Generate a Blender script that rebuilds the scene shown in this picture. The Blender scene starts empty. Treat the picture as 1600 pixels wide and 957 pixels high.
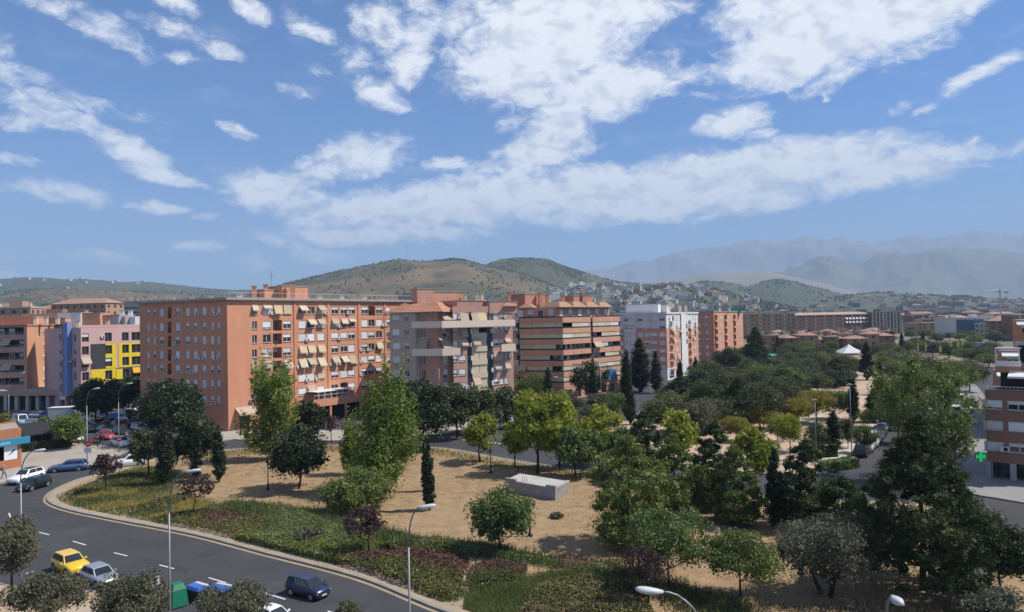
import bpy, bmesh, math, random
import numpy as np
from mathutils import Vector, Matrix
R = math.radians
scn = bpy.context.scene
COL = scn.collection

# ------------------------------------------------------------------ camera
F, CX, CY = 1081.0, 800.0, 478.5
EYE = 19.0
HAZE = 1.2e-4
PITCH, ROLL = R(1.2), R(1.2)
fwd = Vector((0, math.cos(PITCH), math.sin(PITCH)))
up0 = Vector((0, -math.sin(PITCH), math.cos(PITCH)))
ri0 = Vector((1, 0, 0))
camR = ri0*math.cos(ROLL) - up0*math.sin(ROLL)
camU = up0*math.cos(ROLL) + ri0*math.sin(ROLL)
cam_d = bpy.data.cameras.new("camera"); cam = bpy.data.objects.new("camera", cam_d); COL.objects.link(cam)
m = Matrix((camR, camU, -fwd)).transposed().to_4x4(); m.translation = (0, 0, EYE)
cam.matrix_world = m
cam_d.sensor_fit = 'HORIZONTAL'; cam_d.sensor_width = 36; cam_d.lens = F/1600*36
cam_d.clip_start = 0.5; cam_d.clip_end = 60000
scn.camera = cam

# ------------------------------------------------------------------ sky, clouds, sun
SUN_AZ, SUN_EL = R(89), R(53)            # azimuth clockwise from +Y
SUN = Vector((math.sin(SUN_AZ)*math.cos(SUN_EL), math.cos(SUN_AZ)*math.cos(SUN_EL), math.sin(SUN_EL)))
sd = bpy.data.lights.new("sun", 'SUN'); sd.energy = 5.0; sd.angle = R(0.53); sd.color = (1, .95, .87)
so = bpy.data.objects.new("sun", sd); COL.objects.link(so)
so.rotation_euler = SUN.to_track_quat('Z', 'Y').to_euler()

world = bpy.data.worlds.new("World"); scn.world = world; world.use_nodes = True
nt = world.node_tree; nt.nodes.clear()
def N(t, **kw):
    n = nt.nodes.new(t)
    for k, v in kw.items(): setattr(n, k, v)
    return n
def put(sock, v):
    if hasattr(v, 'is_output'): nt.links.new(v, sock)
    else: sock.default_value = v
def M(op, a, b=0.0, c=0.0, clamp=False):
    n = N('ShaderNodeMath', operation=op, use_clamp=clamp)
    put(n.inputs[0], a); put(n.inputs[1], b); put(n.inputs[2], c)
    return n.outputs[0]
def VM(op, a, b=(0,0,0)):
    n = N('ShaderNodeVectorMath', operation=op)
    put(n.inputs[0], a); put(n.inputs[1], b)
    return n.outputs['Value'] if op in ('DOT_PRODUCT', 'LENGTH') else n.outputs[0]
def NOISE(v, scale, detail=6, rough=.55, dist=0.0):
    n = N('ShaderNodeTexNoise'); put(n.inputs['Vector'], v)
    n.inputs['Scale'].default_value = scale; n.inputs['Detail'].default_value = detail
    n.inputs['Roughness'].default_value = rough; n.inputs['Distortion'].default_value = dist
    return n
def SMOOTH(x, a, b):
    n = N('ShaderNodeMapRange', interpolation_type='SMOOTHSTEP')
    put(n.inputs[0], x); n.inputs[1].default_value = a; n.inputs[2].default_value = b
    return n.outputs[0]
def MIX(f, a, b):
    n = N('ShaderNodeMix', data_type='RGBA'); put(n.inputs[0], f)
    put(n.inputs[6], a); put(n.inputs[7], b)
    return n.outputs[2]
sky = N('ShaderNodeTexSky', sky_type='NISHITA', sun_disc=False)
sky.sun_elevation = SUN_EL; sky.sun_rotation = SUN_AZ
sky.altitude = 700; sky.air_density = 1.0; sky.dust_density = 0.35; sky.ozone_density = 2.6
tc = N('ShaderNodeTexCoord')
sep = N('ShaderNodeSeparateXYZ'); nt.links.new(tc.outputs['Generated'], sep.inputs[0])
dx, dy, dz = sep.outputs
az = M('ARCTAN2', dx, dy)
el = M('ARCSINE', M('MINIMUM', M('MAXIMUM', dz, -1.0), 1.0))
cmb = N('ShaderNodeCombineXYZ'); put(cmb.inputs[0], az); put(cmb.inputs[1], el)
P = cmb.outputs[0]
# cloud shapes are laid out by azimuth and elevation; the helper reads them off in picture pixels
def azel(px, py):
    d = (fwd + camR*((px-CX)/F) + camU*((CY-py)/F)).normalized()
    return math.atan2(d.x, d.y), math.asin(d.z)
#        px   py   half-length half-height  tilt(deg, + rises to the right) strength
CLOUDS = [
 (860,  60, 140,  100, 0, 1.6), (800, 120,  95,  55, -12, 1.35), (950, 140, 120,  48, 10, 1.4), (1040, 130, 60, 22, 12, .75), (900, 5, 180, 70, 0, 1.5), (740, 60, 70, 90, 0, .65),
 (870, 195,  55,  46, 20, 1.1), (845, 235, 85, 30, 8, 1.1), (800, 262, 75, 26, 5, .9),
 (1290, 45, 195,  70, 14, 1.7), (1420, 20, 190, 56, 18, 1.6), (1210,90, 85, 50, 8, 1.25), (1250, 5, 150, 55, 0, 1.5), (1300, 120, 60, 20, 12, .6),
 (640,  85, 36,  62, -28, .95), (600, 40, 60, 55, -35, .7), (662, 30, 55, 45, 0, .55),
 (598, 146, 44,  24, -22, 1.15), (1143, 188, 58, 28, 3, 1.2), (1188, 212, 24, 11, 0, .8),
 (1535, 113, 70, 17, 22, 1.0), (700, 256, 38, 15, 0, 1.0), (368, 204, 30, 12, -10, 1.0),
 (560, 245, 90, 36, 12, 1.1), (500, 262, 55, 25, 0, .8), (420, 295, 74, 34, -6, 1.15), (470, 318, 60, 22, -8, .8),
 (530, 335, 90, 32, 8, 1.1), (640, 325, 130, 42, 4, 1.25), (760, 312, 150, 44, 3, 1.3), (560, 372, 130, 17, -1, 1.0), (680, 365, 100, 16, 0, .9),
 (900, 297, 170, 44, 3, 1.35), (1050, 290, 170, 50, 5, 1.35), (1190, 268, 150, 48, 4, 1.35), (1300, 252, 140, 40, 4, 1.3), (1400, 262, 140, 34, 4, 1.1), (1000, 325, 190, 26, 3, 1.1), (1180, 312, 120, 26, 8, 1.0), (1480, 262, 70, 8, 2, .8), (1500, 238, 50, 7, 3, .6), (1340, 290, 80, 20, 8, .9),
 (165, 208, 110, 17, -26, .82), (90, 182, 60, 17, -8, .8), (215, 243, 60, 16, -8, 1.0), (255, 272, 80, 13, -10, .95), (35, 188, 45, 14, 8, .6), (130,160, 85, 18, -8, .4), (30, 140, 60, 18, -20, .3),
 (170, 50, 66, 22, -22, .58), (270, 45, 55, 18, -6, .48), (348, 75, 36, 14, -8, .95), (392, 18, 34, 14, -16, .95), (268, 5, 40, 16, -10, .9), (480, 40, 40, 18, -22, .8), (15, 75, 36, 16, -35, .42), (60, 110, 60, 13, -18, .45), (75, 5, 60, 14, 0, .6), (280, 87, 32, 10, 5, .5), (15, 100, 36, 14, -30, .4),
 (92, 303, 75, 20, -6, .6), (248, 322, 50, 12, -2, .95), (315, 384, 44, 9, -4, .85), (388, 412, 30, 12, -14, .6), (450, 386, 40, 11, -12, .65), (500, 402, 55, 12, -4, .7), (165, 398, 60, 8, -4, .45), (20, 248, 40, 9, -6, .5), (10, 432, 40, 6, 0, .7), (330, 340, 28, 7, 0, .5),
 (560, 20, 26, 12, -14, .6), (460, 145, 25, 9, -8, .45), (498, 106, 18, 8, -8, .4), (560, 90, 34, 20, -10, .4), (1288, 151, 9, 9, 0, .7), (1408, 168, 22, 8, 8, .4), (1450, 170, 24, 7, 18, .5), (1512, 216, 22, 6, 4, .5), (1592, 226, 40, 8, 10, .4), (1430, 80, 60, 22, 22, .5), (1180, 60, 26, 26, 0, .7), (1090, 150, 18, 7, 0, .4), (820, 190, 50, 14, 8, .4),
]
wa = NOISE(VM('MULTIPLY', P, (7, 12, 1)), 1.0, 2, .6)
wb = NOISE(VM('MULTIPLY', P, (34, 55, 1)), 1.0, 2, .65)
w1 = VM('MULTIPLY', VM('SUBTRACT', wa.outputs['Color'], (.5, .5, .5)), (.046, .030, 0))
w2 = VM('MULTIPLY', VM('SUBTRACT', wb.outputs['Color'], (.5, .5, .5)), (.020, .013, 0))
Pw = VM('ADD', VM('ADD', P, w1), w2)
field = None
for (px, py, a, b, tilt, s) in CLOUDS:
    c = azel(px, py)
    ex = azel(px+10, py); k = (ex[0]-c[0])/10; ey = azel(px, py+10); q = (c[1]-ey[1])/10
    pv = Pw
    if field is not None:                # ties each shape to the one before, so they are worked out one by one (the shader stack is short)
        va = N('ShaderNodeVectorMath', operation='MULTIPLY_ADD'); put(va.inputs[0], field); put(va.inputs[1], (1e-7, 0, 0)); put(va.inputs[2], Pw); pv = va.outputs[0]
    mp = N('ShaderNodeMapping', vector_type='TEXTURE'); put(mp.inputs['Vector'], pv)
    mp.inputs['Location'].default_value = (c[0], c[1], 0); mp.inputs['Rotation'].default_value = (0, 0, R(tilt))
    mp.inputs['Scale'].default_value = (a*k*1.06, b*q*1.06, 1)
    e = VM('DOT_PRODUCT', mp.outputs[0], mp.outputs[0])
    f = M('MULTIPLY_ADD', e, -s, s)
    field = f if field is None else M('MAXIMUM', field, f)
# beyond the picture's edges the same kind of broken cloud carries on
side = M('MAXIMUM', SMOOTH(M('ABSOLUTE', az), .66, .95), SMOOTH(el, .43, .62))
gen = NOISE(VM('MULTIPLY', P, (3.2, 7, 1)), 1.0, 3, .5)
genf = M('MULTIPLY_ADD', gen.outputs['Fac'], 5.0, -2.55)
field = M('MAXIMUM', field, M('SUBTRACT', M('MULTIPLY', genf, side), M('MULTIPLY_ADD', side, -3, 3)))
fb = NOISE(VM('MULTIPLY', Pw, (24, 38, 1)), 1.0, 6, .60)
fine = NOISE(VM('ADD', VM('MULTIPLY', Pw, (60, 95, 1)), (3, 5, 0)), 1.0, 3, .7)
fbm = M('ADD', M('MULTIPLY_ADD', fb.outputs['Fac'], 2.1, -1.05), M('MULTIPLY_ADD', fine.outputs['Fac'], 1.4, -.70))
dens = M('ADD', field, fbm)
dens = SMOOTH(dens, -.26, 1.12)
# wisps
wv = N('ShaderNodeMapping'); put(wv.inputs['Vector'], Pw); wv.inputs['Rotation'].default_value = (0, 0, R(14)); wv.inputs['Scale'].default_value = (9, 36, 1)
wisp = NOISE(wv.outputs[0], 1.0, 4, .62)
wm = M('MULTIPLY', SMOOTH(wisp.outputs['Fac'], .52, .9), SMOOTH(el, .02, .16))
dens = M('MAXIMUM', dens, M('MULTIPLY', wm, .30))
# billows: bright tops and shaded grey undersides painted into the cloud colour
off = VM('ADD', Pw, (.012, .02, 0))
fb2 = NOISE(VM('MULTIPLY', off, (24, 38, 1)), 1.0, 2, .6)
bill = NOISE(VM('MULTIPLY', Pw, (11, 24, 1)), 1.0, 2, .6)
sh = SMOOTH(M('ADD', M('MULTIPLY', M('SUBTRACT', fb2.outputs['Fac'], fb.outputs['Fac']), 2.2), bill.outputs['Fac']), .36, 1.0)
cloudc = MIX(sh, (10.8, 10.9, 11.1, 1), (7.8, 8.1, 8.9, 1))
tint = MIX(SMOOTH(el, -.02, .30), (.74, .90, 1.16, 1), (.42, .82, 1.30, 1))
skyc = N('ShaderNodeMix', data_type='RGBA', blend_type='MULTIPLY'); skyc.inputs[0].default_value = 1
put(skyc.inputs[6], sky.outputs[0]); put(skyc.inputs[7], tint)
outc = MIX(M('MULTIPLY', dens, .96), skyc.outputs[2], cloudc)
bg = N('ShaderNodeBackground'); put(bg.inputs[0], outc); bg.inputs[1].default_value = .077
wo = N('ShaderNodeOutputWorld'); nt.links.new(bg.outputs[0], wo.inputs[0])
world.cycles.sampling_method = 'MANUAL'; world.cycles.sample_map_resolution = 512

vs = scn.view_settings; vs.view_transform = 'Standard'; vs.look = 'None'; vs.exposure = 0.42; vs.gamma = 1.0; vs.use_curve_mapping = False
scn.render.film_transparent = False
scn.cycles.use_denoising = True
scn.cycles.max_bounces = 4; scn.cycles.diffuse_bounces = 2; scn.cycles.glossy_bounces = 2; scn.cycles.transmission_bounces = 2; scn.cycles.transparent_max_bounces = 4
scn.cycles.volume_bounces = 0
scn.cycles.sample_clamp_indirect = 5.0
scn.cycles.use_fast_gi = False

# ------------------------------------------------------------------ pixel -> place
def ray(px, py): return fwd + camR*((px-CX)/F) + camU*((CY-py)/F)
def G(px, py, z=0.0):
    d = ray(px, py); t = (z-EYE)/d.z
    return Vector((d.x*t, d.y*t, z))
def AT(px, py, dist):
    d = ray(px, py); t = dist/d.y
    return Vector((d.x*t, d.y*t, EYE+d.z*t))
def topz(px, py, dist): return AT(px, py, dist).z
def pxm(dist): return dist/F            # metres per photograph pixel at that distance

# ------------------------------------------------------------------ objects
def tag(o, label=None, cat=None, group=None, kind=None):
    if label: o['label'] = label
    if cat: o['category'] = cat
    if group: o['group'] = group
    if kind: o['kind'] = kind
    return o
def thing(name, label, cat, loc=(0,0,0), rz=0.0, group=None):
    o = bpy.data.objects.new(name, None); COL.objects.link(o)
    o.location = loc; o.rotation_euler = (0, 0, rz); o.empty_display_size = .3
    return tag(o, label, cat, group)
def link(name, me, parent=None, loc=None, rz=None):
    o = bpy.data.objects.new(name, me); COL.objects.link(o)
    if parent: o.parent = parent
    if loc is not None: o.location = loc
    if rz is not None: o.rotation_euler = (0, 0, rz)
    return o
def dup(root, loc, rz=None, scale=None):
    r = root.copy(); COL.objects.link(r); r.location = loc
    if rz is not None: r.rotation_euler = (0, 0, rz)
    if scale is not None: r.scale = scale
    for ch in root.children:
        c = ch.copy(); COL.objects.link(c); c.parent = r
        for g in ch.children:
            d = g.copy(); COL.objects.link(d); d.parent = c
    return r

class MB:
    """collects polygons in world (or local) coordinates, then links them as ONE mesh"""
    def __init__(s): s.v = []; s.f = []; s.mi = []; s.mats = []
    def mid(s, m):
        if m not in s.mats: s.mats.append(m)
        return s.mats.index(m)
    def poly(s, pts, m=None):
        i = len(s.v); s.v += [tuple(p) for p in pts]; s.f.append(tuple(range(i, i+len(pts)))); s.mi.append(s.mid(m) if m else 0)
    def box(s, x0, x1, y0, y1, z0, z1, m=None):
        i = len(s.v)
        s.v += [(x0,y0,z0),(x1,y0,z0),(x1,y1,z0),(x0,y1,z0),(x0,y0,z1),(x1,y0,z1),(x1,y1,z1),(x0,y1,z1)]
        for f in ((0,3,2,1),(4,5,6,7),(0,1,5,4),(1,2,6,5),(2,3,7,6),(3,0,4,7)):
            s.f.append(tuple(i+k for k in f)); s.mi.append(s.mid(m) if m else 0)
    def hexa(s, p, m=None):
        """eight corners: bottom ring 0-3, top ring 4-7"""
        i = len(s.v); s.v += [tuple(q) for q in p]
        for f in ((0,3,2,1),(4,5,6,7),(0,1,5,4),(1,2,6,5),(2,3,7,6),(3,0,4,7)):
            s.f.append(tuple(i+k for k in f)); s.mi.append(s.mid(m) if m else 0)
    def prism(s, pts, z0, z1, m=None, top=None, bottom=True):
        n = len(pts); i = len(s.v)
        s.v += [(p[0],p[1],z0) for p in pts] + [(p[0],p[1],z1) for p in pts]
        for k in range(n):
            s.f.append((i+k, i+(k+1)%n, i+n+(k+1)%n, i+n+k)); s.mi.append(s.mid(m) if m else 0)
        s.f.append(tuple(i+n+k for k in range(n))); s.mi.append(s.mid(top or m) if (top or m) else 0)
        if bottom: s.f.append(tuple(i+k for k in reversed(range(n)))); s.mi.append(s.mid(m) if m else 0)
    def tube(s, pts, rad, n=8, m=None, cap=True):
        pts = [Vector(p) for p in pts]
        rad = rad if isinstance(rad, (list, tuple)) else [rad]*len(pts)
        i = len(s.v); k0 = None
        for k, p in enumerate(pts):
            t = (pts[min(k+1, len(pts)-1)] - pts[max(k-1, 0)]).normalized()
            a = Vector((1,0,0)) if abs(t.x) < .8 else Vector((0,1,0))
            u = t.cross(a).normalized(); w = t.cross(u)
            if k0 is not None and u.dot(k0) < 0: u = -u; w = -w
            k0 = u
            for j in range(n):
                an = 2*math.pi*j/n
                s.v.append(tuple(p + (u*math.cos(an) + w*math.sin(an))*rad[k]))
        for k in range(len(pts)-1):
            for j in range(n):
                s.f.append((i+k*n+j, i+k*n+(j+1)%n, i+(k+1)*n+(j+1)%n, i+(k+1)*n+j)); s.mi.append(s.mid(m) if m else 0)
        if cap:
            s.f.append(tuple(i+j for j in reversed(range(n)))); s.mi.append(s.mid(m) if m else 0)
            e = i+(len(pts)-1)*n
            s.f.append(tuple(e+j for j in range(n))); s.mi.append(s.mid(m) if m else 0)
    def mesh(s, name, mat=None, off=None, smooth=False):
        me = bpy.data.meshes.new(name)
        v = s.v
        if off is not None: v = [(a-off[0], b-off[1], c-off[2]) for a, b, c in v]
        me.from_pydata(v, [], s.f)
        for mm in (s.mats or ([mat] if mat else [])): me.materials.append(mm)
        if s.mats: me.polygons.foreach_set('material_index', s.mi)
        if smooth: me.polygons.foreach_set('use_smooth', [True]*len(s.f))
        me.update(); return me
    def build(s, name, mat=None, parent=None, off=None, smooth=False):
        if off is None and parent is not None and parent.type == 'EMPTY': off = parent.location
        return link(name, s.mesh(name, mat, off, smooth), parent)

def fast_mesh(name, verts, nper, mats=(), mi=None, smooth=False):
    """verts: (faces*nper, 3) array, every face with its own corners"""
    verts = np.asarray(verts, dtype=np.float32); nv = len(verts); nf = nv//nper
    me = bpy.data.meshes.new(name)
    me.vertices.add(nv); me.vertices.foreach_set('co', verts.ravel())
    me.loops.add(nv); me.loops.foreach_set('vertex_index', np.arange(nv, dtype=np.int32))
    me.polygons.add(nf); me.polygons.foreach_set('loop_start', np.arange(0, nv, nper, dtype=np.int32))
    me.polygons.foreach_set('loop_total', np.full(nf, nper, dtype=np.int32))
    for mm in mats: me.materials.append(mm)
    if mi is not None: me.polygons.foreach_set('material_index', np.asarray(mi, dtype=np.int32))
    me.update(calc_edges=True)
    return me

# ------------------------------------------------------------------ materials
MATS = {}
def mat(name, col, rough=.8, col2=None, scale=3.0, amount=.5, bump=0.0, bscale=None, spec=.3, metal=0.0, stretch=None,
        coords='Object', rnd=0.0, detail=6, col3=None, scale3=.3, amt3=.5, trans=0.0, coat=0.0):
    """a mottled procedural surface: col / col2 by noise, a broader third tone, a per-object shift and fine relief"""
    if name in MATS: return MATS[name]
    m = bpy.data.materials.new(name); m.use_nodes = True; t = m.node_tree; t.nodes.clear()
    L = t.links.new
    out = t.nodes.new('ShaderNodeOutputMaterial'); p = t.nodes.new('ShaderNodeBsdfPrincipled')
    p.inputs['Roughness'].default_value = rough; p.inputs['Metallic'].default_value = metal
    p.inputs['Specular IOR Level'].default_value = spec
    if coat: p.inputs['Coat Weight'].default_value = coat; p.inputs['Coat Roughness'].default_value = .08
    c = t.nodes.new('ShaderNodeTexCoord'); vec = c.outputs[coords]
    if stretch:
        mp = t.nodes.new('ShaderNodeMapping'); L(vec, mp.inputs[0]); mp.inputs['Scale'].default_value = stretch; vec = mp.outputs[0]
    def nz(sc, de=detail):
        n = t.nodes.new('ShaderNodeTexNoise'); L(vec, n.inputs['Vector']); n.inputs['Scale'].default_value = sc; n.inputs['Detail'].default_value = de; n.inputs['Roughness'].default_value = .62
        return n.outputs['Fac']
    def ramp(f, lo, hi):
        r = t.nodes.new('ShaderNodeMapRange'); L(f, r.inputs[0]); r.inputs[1].default_value = lo; r.inputs[2].default_value = hi; return r.outputs[0]
    def mix(f, a, b):
        x = t.nodes.new('ShaderNodeMix'); x.data_type = 'RGBA'
        if hasattr(f, 'is_output'): L(f, x.inputs[0])
        else: x.inputs[0].default_value = f
        for s_, v in ((x.inputs[6], a), (x.inputs[7], b)):
            if hasattr(v, 'is_output'): L(v, s_)
            else: s_.default_value = (*v[:3], 1)
        return x.outputs[2]
    cc = col
    if col2: cc = mix(ramp(nz(scale), .5-amount*.5, .5+amount*.5), cc, col2)
    if col3: cc = mix(ramp(nz(scale3, 3), .5-amt3*.5+.08, .5+amt3*.5+.08), cc, col3)
    if rnd:
        oi = t.nodes.new('ShaderNodeObjectInfo'); h = t.nodes.new('ShaderNodeHueSaturation')
        a = t.nodes.new('ShaderNodeMapRange'); L(oi.outputs['Random'], a.inputs[0]); a.inputs[3].default_value = 1-rnd; a.inputs[4].default_value = 1+rnd
        b = t.nodes.new('ShaderNodeMapRange'); L(oi.outputs['Random'], b.inputs[0]); b.inputs[3].default_value = .5+rnd*.06; b.inputs[4].default_value = .5-rnd*.06
        L(a.outputs[0], h.inputs['Value']); L(b.outputs[0], h.inputs['Hue'])
        if hasattr(cc, 'is_output'): L(cc, h.inputs['Color'])
        else: h.inputs['Color'].default_value = (*cc[:3], 1)
        cc = h.outputs[0]
    if hasattr(cc, 'is_output'): L(cc, p.inputs['Base Color'])
    else: p.inputs['Base Color'].default_value = (*cc[:3], 1)
    if bump:
        bn = t.nodes.new('ShaderNodeBump'); L(nz(bscale or scale*4, 5), bn.inputs['Height']); bn.inputs['Strength'].default_value = bump; bn.inputs['Distance'].default_value = .05
        L(bn.outputs[0], p.inputs['Normal'])
    sh = p.outputs[0]
    if trans:
        tr = t.nodes.new('ShaderNodeBsdfTranslucent')
        if hasattr(cc, 'is_output'): L(cc, tr.inputs[0])
        else: tr.inputs[0].default_value = (*cc[:3], 1)
        ms = t.nodes.new('ShaderNodeMixShader'); ms.inputs[0].default_value = trans; L(sh, ms.inputs[1]); L(tr.outputs[0], ms.inputs[2]); sh = ms.outputs[0]
    L(sh, out.inputs[0]); MATS[name] = m
    return m
def stripes(name, a, b, freq, axis='X', rough=.85, trans=.25):
    """cloth or brick coursing: a soft stripe along one object axis"""
    if name in MATS: return MATS[name]
    m = mat(name, a, rough, spec=.1); t = m.node_tree; L = t.links.new
    p = [n for n in t.nodes if n.type == 'BSDF_PRINCIPLED'][0]
    c = t.nodes.new('ShaderNodeTexCoord'); sp = t.nodes.new('ShaderNodeSeparateXYZ'); L(c.outputs['Object'], sp.inputs[0])
    mu = t.nodes.new('ShaderNodeMath'); mu.operation = 'MULTIPLY'; L(sp.outputs[axis], mu.inputs[0]); mu.inputs[1].default_value = freq
    fr = t.nodes.new('ShaderNodeMath'); fr.operation = 'FRACT'; L(mu.outputs[0], fr.inputs[0])
    gt = t.nodes.new('ShaderNodeMath'); gt.operation = 'GREATER_THAN'; L(fr.outputs[0], gt.inputs[0]); gt.inputs[1].default_value = .5
    nz = t.nodes.new('ShaderNodeTexNoise'); nz.inputs['Scale'].default_value = 2.5; L(c.outputs['Object'], nz.inputs['Vector'])
    x = t.nodes.new('ShaderNodeMix'); x.data_type = 'RGBA'; L(gt.outputs[0], x.inputs[0]); x.inputs[6].default_value = (*a, 1); x.inputs[7].default_value = (*b, 1)
    h = t.nodes.new('ShaderNodeHueSaturation'); L(x.outputs[2], h.inputs['Color'])
    mr = t.nodes.new('ShaderNodeMapRange'); L(nz.outputs['Fac'], mr.inputs[0]); mr.inputs[3].default_value = .82; mr.inputs[4].default_value = 1.12; L(mr.outputs[0], h.inputs['Value'])
    L(h.outputs[0], p.inputs['Base Color'])
    return m
def brick_mat(name, a, b, mortar, rough=.85, var=.06, big=None):
    """brick facing too far off to tell the bricks apart: fine courses, weathering, a little relief"""
    if name in MATS: return MATS[name]
    m = mat(name, a, rough, spec=.2); t = m.node_tree; L = t.links.new
    p = [n for n in t.nodes if n.type == 'BSDF_PRINCIPLED'][0]
    c = t.nodes.new('ShaderNodeTexCoord'); sp = t.nodes.new('ShaderNodeSeparateXYZ'); L(c.outputs['Object'], sp.inputs[0])
    def nz(sc, de=5, vec=None):
        n = t.nodes.new('ShaderNodeTexNoise'); L(vec or c.outputs['Object'], n.inputs['Vector']); n.inputs['Scale'].default_value = sc; n.inputs['Detail'].default_value = de; n.inputs['Roughness'].default_value = .65
        return n.outputs['Fac']
    def mx(f, A, B):
        x = t.nodes.new('ShaderNodeMix'); x.data_type = 'RGBA'; L(f, x.inputs[0])
        for s_, v in ((x.inputs[6], A), (x.inputs[7], B)):
            if hasattr(v, 'is_output'): L(v, s_)
            else: s_.default_value = (*v, 1)
        return x.outputs[2]
    def mr(f, lo, hi, o0=0, o1=1):
        r = t.nodes.new('ShaderNodeMapRange'); L(f, r.inputs[0]); r.inputs[1].default_value = lo; r.inputs[2].default_value = hi; r.inputs[3].default_value = o0; r.inputs[4].default_value = o1; return r.outputs[0]
    mp = t.nodes.new('ShaderNodeMapping'); L(c.outputs['Object'], mp.inputs[0]); mp.inputs['Scale'].default_value = (1.2, 1.2, 9)
    base = mx(mr(nz(1.6, 6, mp.outputs[0]), .3, .7), a, b)
    mu = t.nodes.new('ShaderNodeMath'); mu.operation = 'MULTIPLY'; L(sp.outputs['Z'], mu.inputs[0]); mu.inputs[1].default_value = 1/.54
    fr = t.nodes.new('ShaderNodeMath'); fr.operation = 'FRACT'; L(mu.outputs[0], fr.inputs[0])
    base2 = mx(mr(fr.outputs[0], .80, 1.0, 0, .35), base, mortar)
    h = t.nodes.new('ShaderNodeHueSaturation'); L(base2, h.inputs['Color'])
    mp2 = t.nodes.new('ShaderNodeMapping'); L(c.outputs['Object'], mp2.inputs[0]); mp2.inputs['Scale'].default_value = (.5, .5, .16)
    L(mr(nz(1.0, 5, mp2.outputs[0]), .25, .75, 1-var*2.2, 1+var*1.6), h.inputs['Value'])
    L(h.outputs[0], p.inputs['Base Color'])
    return m
def glass_mat(name, col, rough=.06, spec=.9):
    return mat(name, col, rough, spec=spec)
WHITE = mat('white_paint', (.72,.71,.69), .5, (.62,.61,.59), 2.0)
SHUT = mat('shutter_plastic', (.70,.70,.69), .55, (.56,.57,.58), .6, rnd=.16)
GLASS = glass_mat('dark_glass', (.025,.03,.035))
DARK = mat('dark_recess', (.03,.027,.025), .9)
METAL = mat('grey_steel', (.36,.37,.38), .45, (.28,.29,.30), 5, metal=.6)
BLACKM = mat('black_iron', (.018,.018,.02), .5)
CONC = mat('concrete', (.42,.40,.37), .9, (.28,.26,.24), 1.6, .5, bump=.3)
TERRA = mat('terracotta_tile', (.47,.225,.145), .85, (.36,.165,.105), 2.5, .6)
RUBBER = mat('tyre_rubber', (.015,.015,.016), .8)
ACW = mat('ac_white', (.66,.66,.64), .5)

# ------------------------------------------------------------------ ground, streets, pavements
rng = np.random.default_rng(7); random.seed(7)
def smooth(pts, k=6, closed=True):
    """Catmull-Rom through plan points"""
    out = []; n = len(pts)
    for i in range(n if closed else n-1):
        p0, p1, p2, p3 = (pts[(i+j) % n] if closed else pts[min(max(i+j, 0), n-1)] for j in (-1, 0, 1, 2))
        for s in range(k):
            t = s/k
            out.append(tuple(.5*((2*p1[c]) + (-p0[c]+p2[c])*t + (2*p0[c]-5*p1[c]+4*p2[c]-p3[c])*t*t + (-p0[c]+3*p1[c]-3*p2[c]+p3[c])*t**3) for c in (0, 1)))
    if not closed: out.append(tuple(pts[-1][:2]))
    return out
def area2(p): return sum(p[i][0]*p[(i+1) % len(p)][1]-p[(i+1) % len(p)][0]*p[i][1] for i in range(len(p)))
def ccw(p): return p if area2(p) > 0 else p[::-1]
def offset(p, d):
    """a ccw ring moved outwards by d"""
    n = len(p); o = []
    for i in range(n):
        a, b, c = Vector(p[i-1]), Vector(p[i]), Vector(p[(i+1) % n])
        e1 = (b-a); e2 = (c-b)
        if e1.length < 1e-6 or e2.length < 1e-6: o.append(p[i]); continue
        e1.normalize(); e2.normalize()
        nn = Vector((e1.y+e2.y, -e1.x-e2.x)); nn.normalize()
        o.append(tuple(b + nn*d))
    return o
def sheet(name, pts, z, m, thick=0.0):
    bm = bmesh.new(); vs_ = [bm.verts.new((p[0], p[1], z)) for p in ccw(pts)]
    f = bm.faces.new(vs_)
    if thick:
        r = bmesh.ops.extrude_face_region(bm, geom=[f]); ev = [v for v in r['geom'] if isinstance(v, bmesh.types.BMVert)]
        bmesh.ops.translate(bm, verts=ev, vec=(0, 0, 0)); 
        for v in vs_: v.co.z -= thick
        bm.faces.ensure_lookup_table()
    bmesh.ops.recalc_face_normals(bm, faces=bm.faces)
    bmesh.ops.triangulate(bm, faces=[q for q in bm.faces if len(q.verts) > 4])
    me = bpy.data.meshes.new(name); bm.to_mesh(me); bm.free(); me.materials.append(m)
    o = link(name, me); o['kind'] = 'structure'; return o
PX = lambda L: [tuple(G(x, y).xy) for x, y in L]

g_mat = mat('far_ground', (.20,.17,.12), .95, (.09,.10,.06), .012, .5, col3=(.27,.20,.13), scale3=.004, amt3=.4)
sheet('ground', [(-15000,-300),(15000,-300),(15000,15000),(-15000,15000)], -.04, g_mat)
asph = mat('asphalt', (.036,.036,.040), .88, (.066,.065,.068), .30, .55, bump=.25, bscale=14, col3=(.042,.042,.046), scale3=.09, amt3=.35)
road = sheet('road', [(-230,18),(160,18),(160,330),(-230,330)], 0.0, asph)
paveA = mat('pale_paving', (.33,.29,.245), .9, (.26,.235,.205), .6, .5, bump=.15, bscale=8, col3=(.38,.33,.27), scale3=.12)
paveB = mat('grey_paving', (.26,.25,.235), .9, (.205,.20,.19), .6, .5, bump=.15, bscale=8)
dirt = mat('dry_ground_soil', (.37,.252,.135), .97, (.175,.118,.066), .75, .40, bump=.7, bscale=9, col3=(.30,.205,.112), scale3=.10, amt3=.30, detail=10)
dirt2 = mat('pink_soil', (.42,.30,.21), .97, (.30,.215,.14), .5, .6, bump=.4, bscale=5, col3=(.50,.39,.29), scale3=.05)
kerbm = mat('kerb_stone', (.30,.285,.26), .9, (.17,.16,.145), .9, .6, bump=.3)
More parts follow.
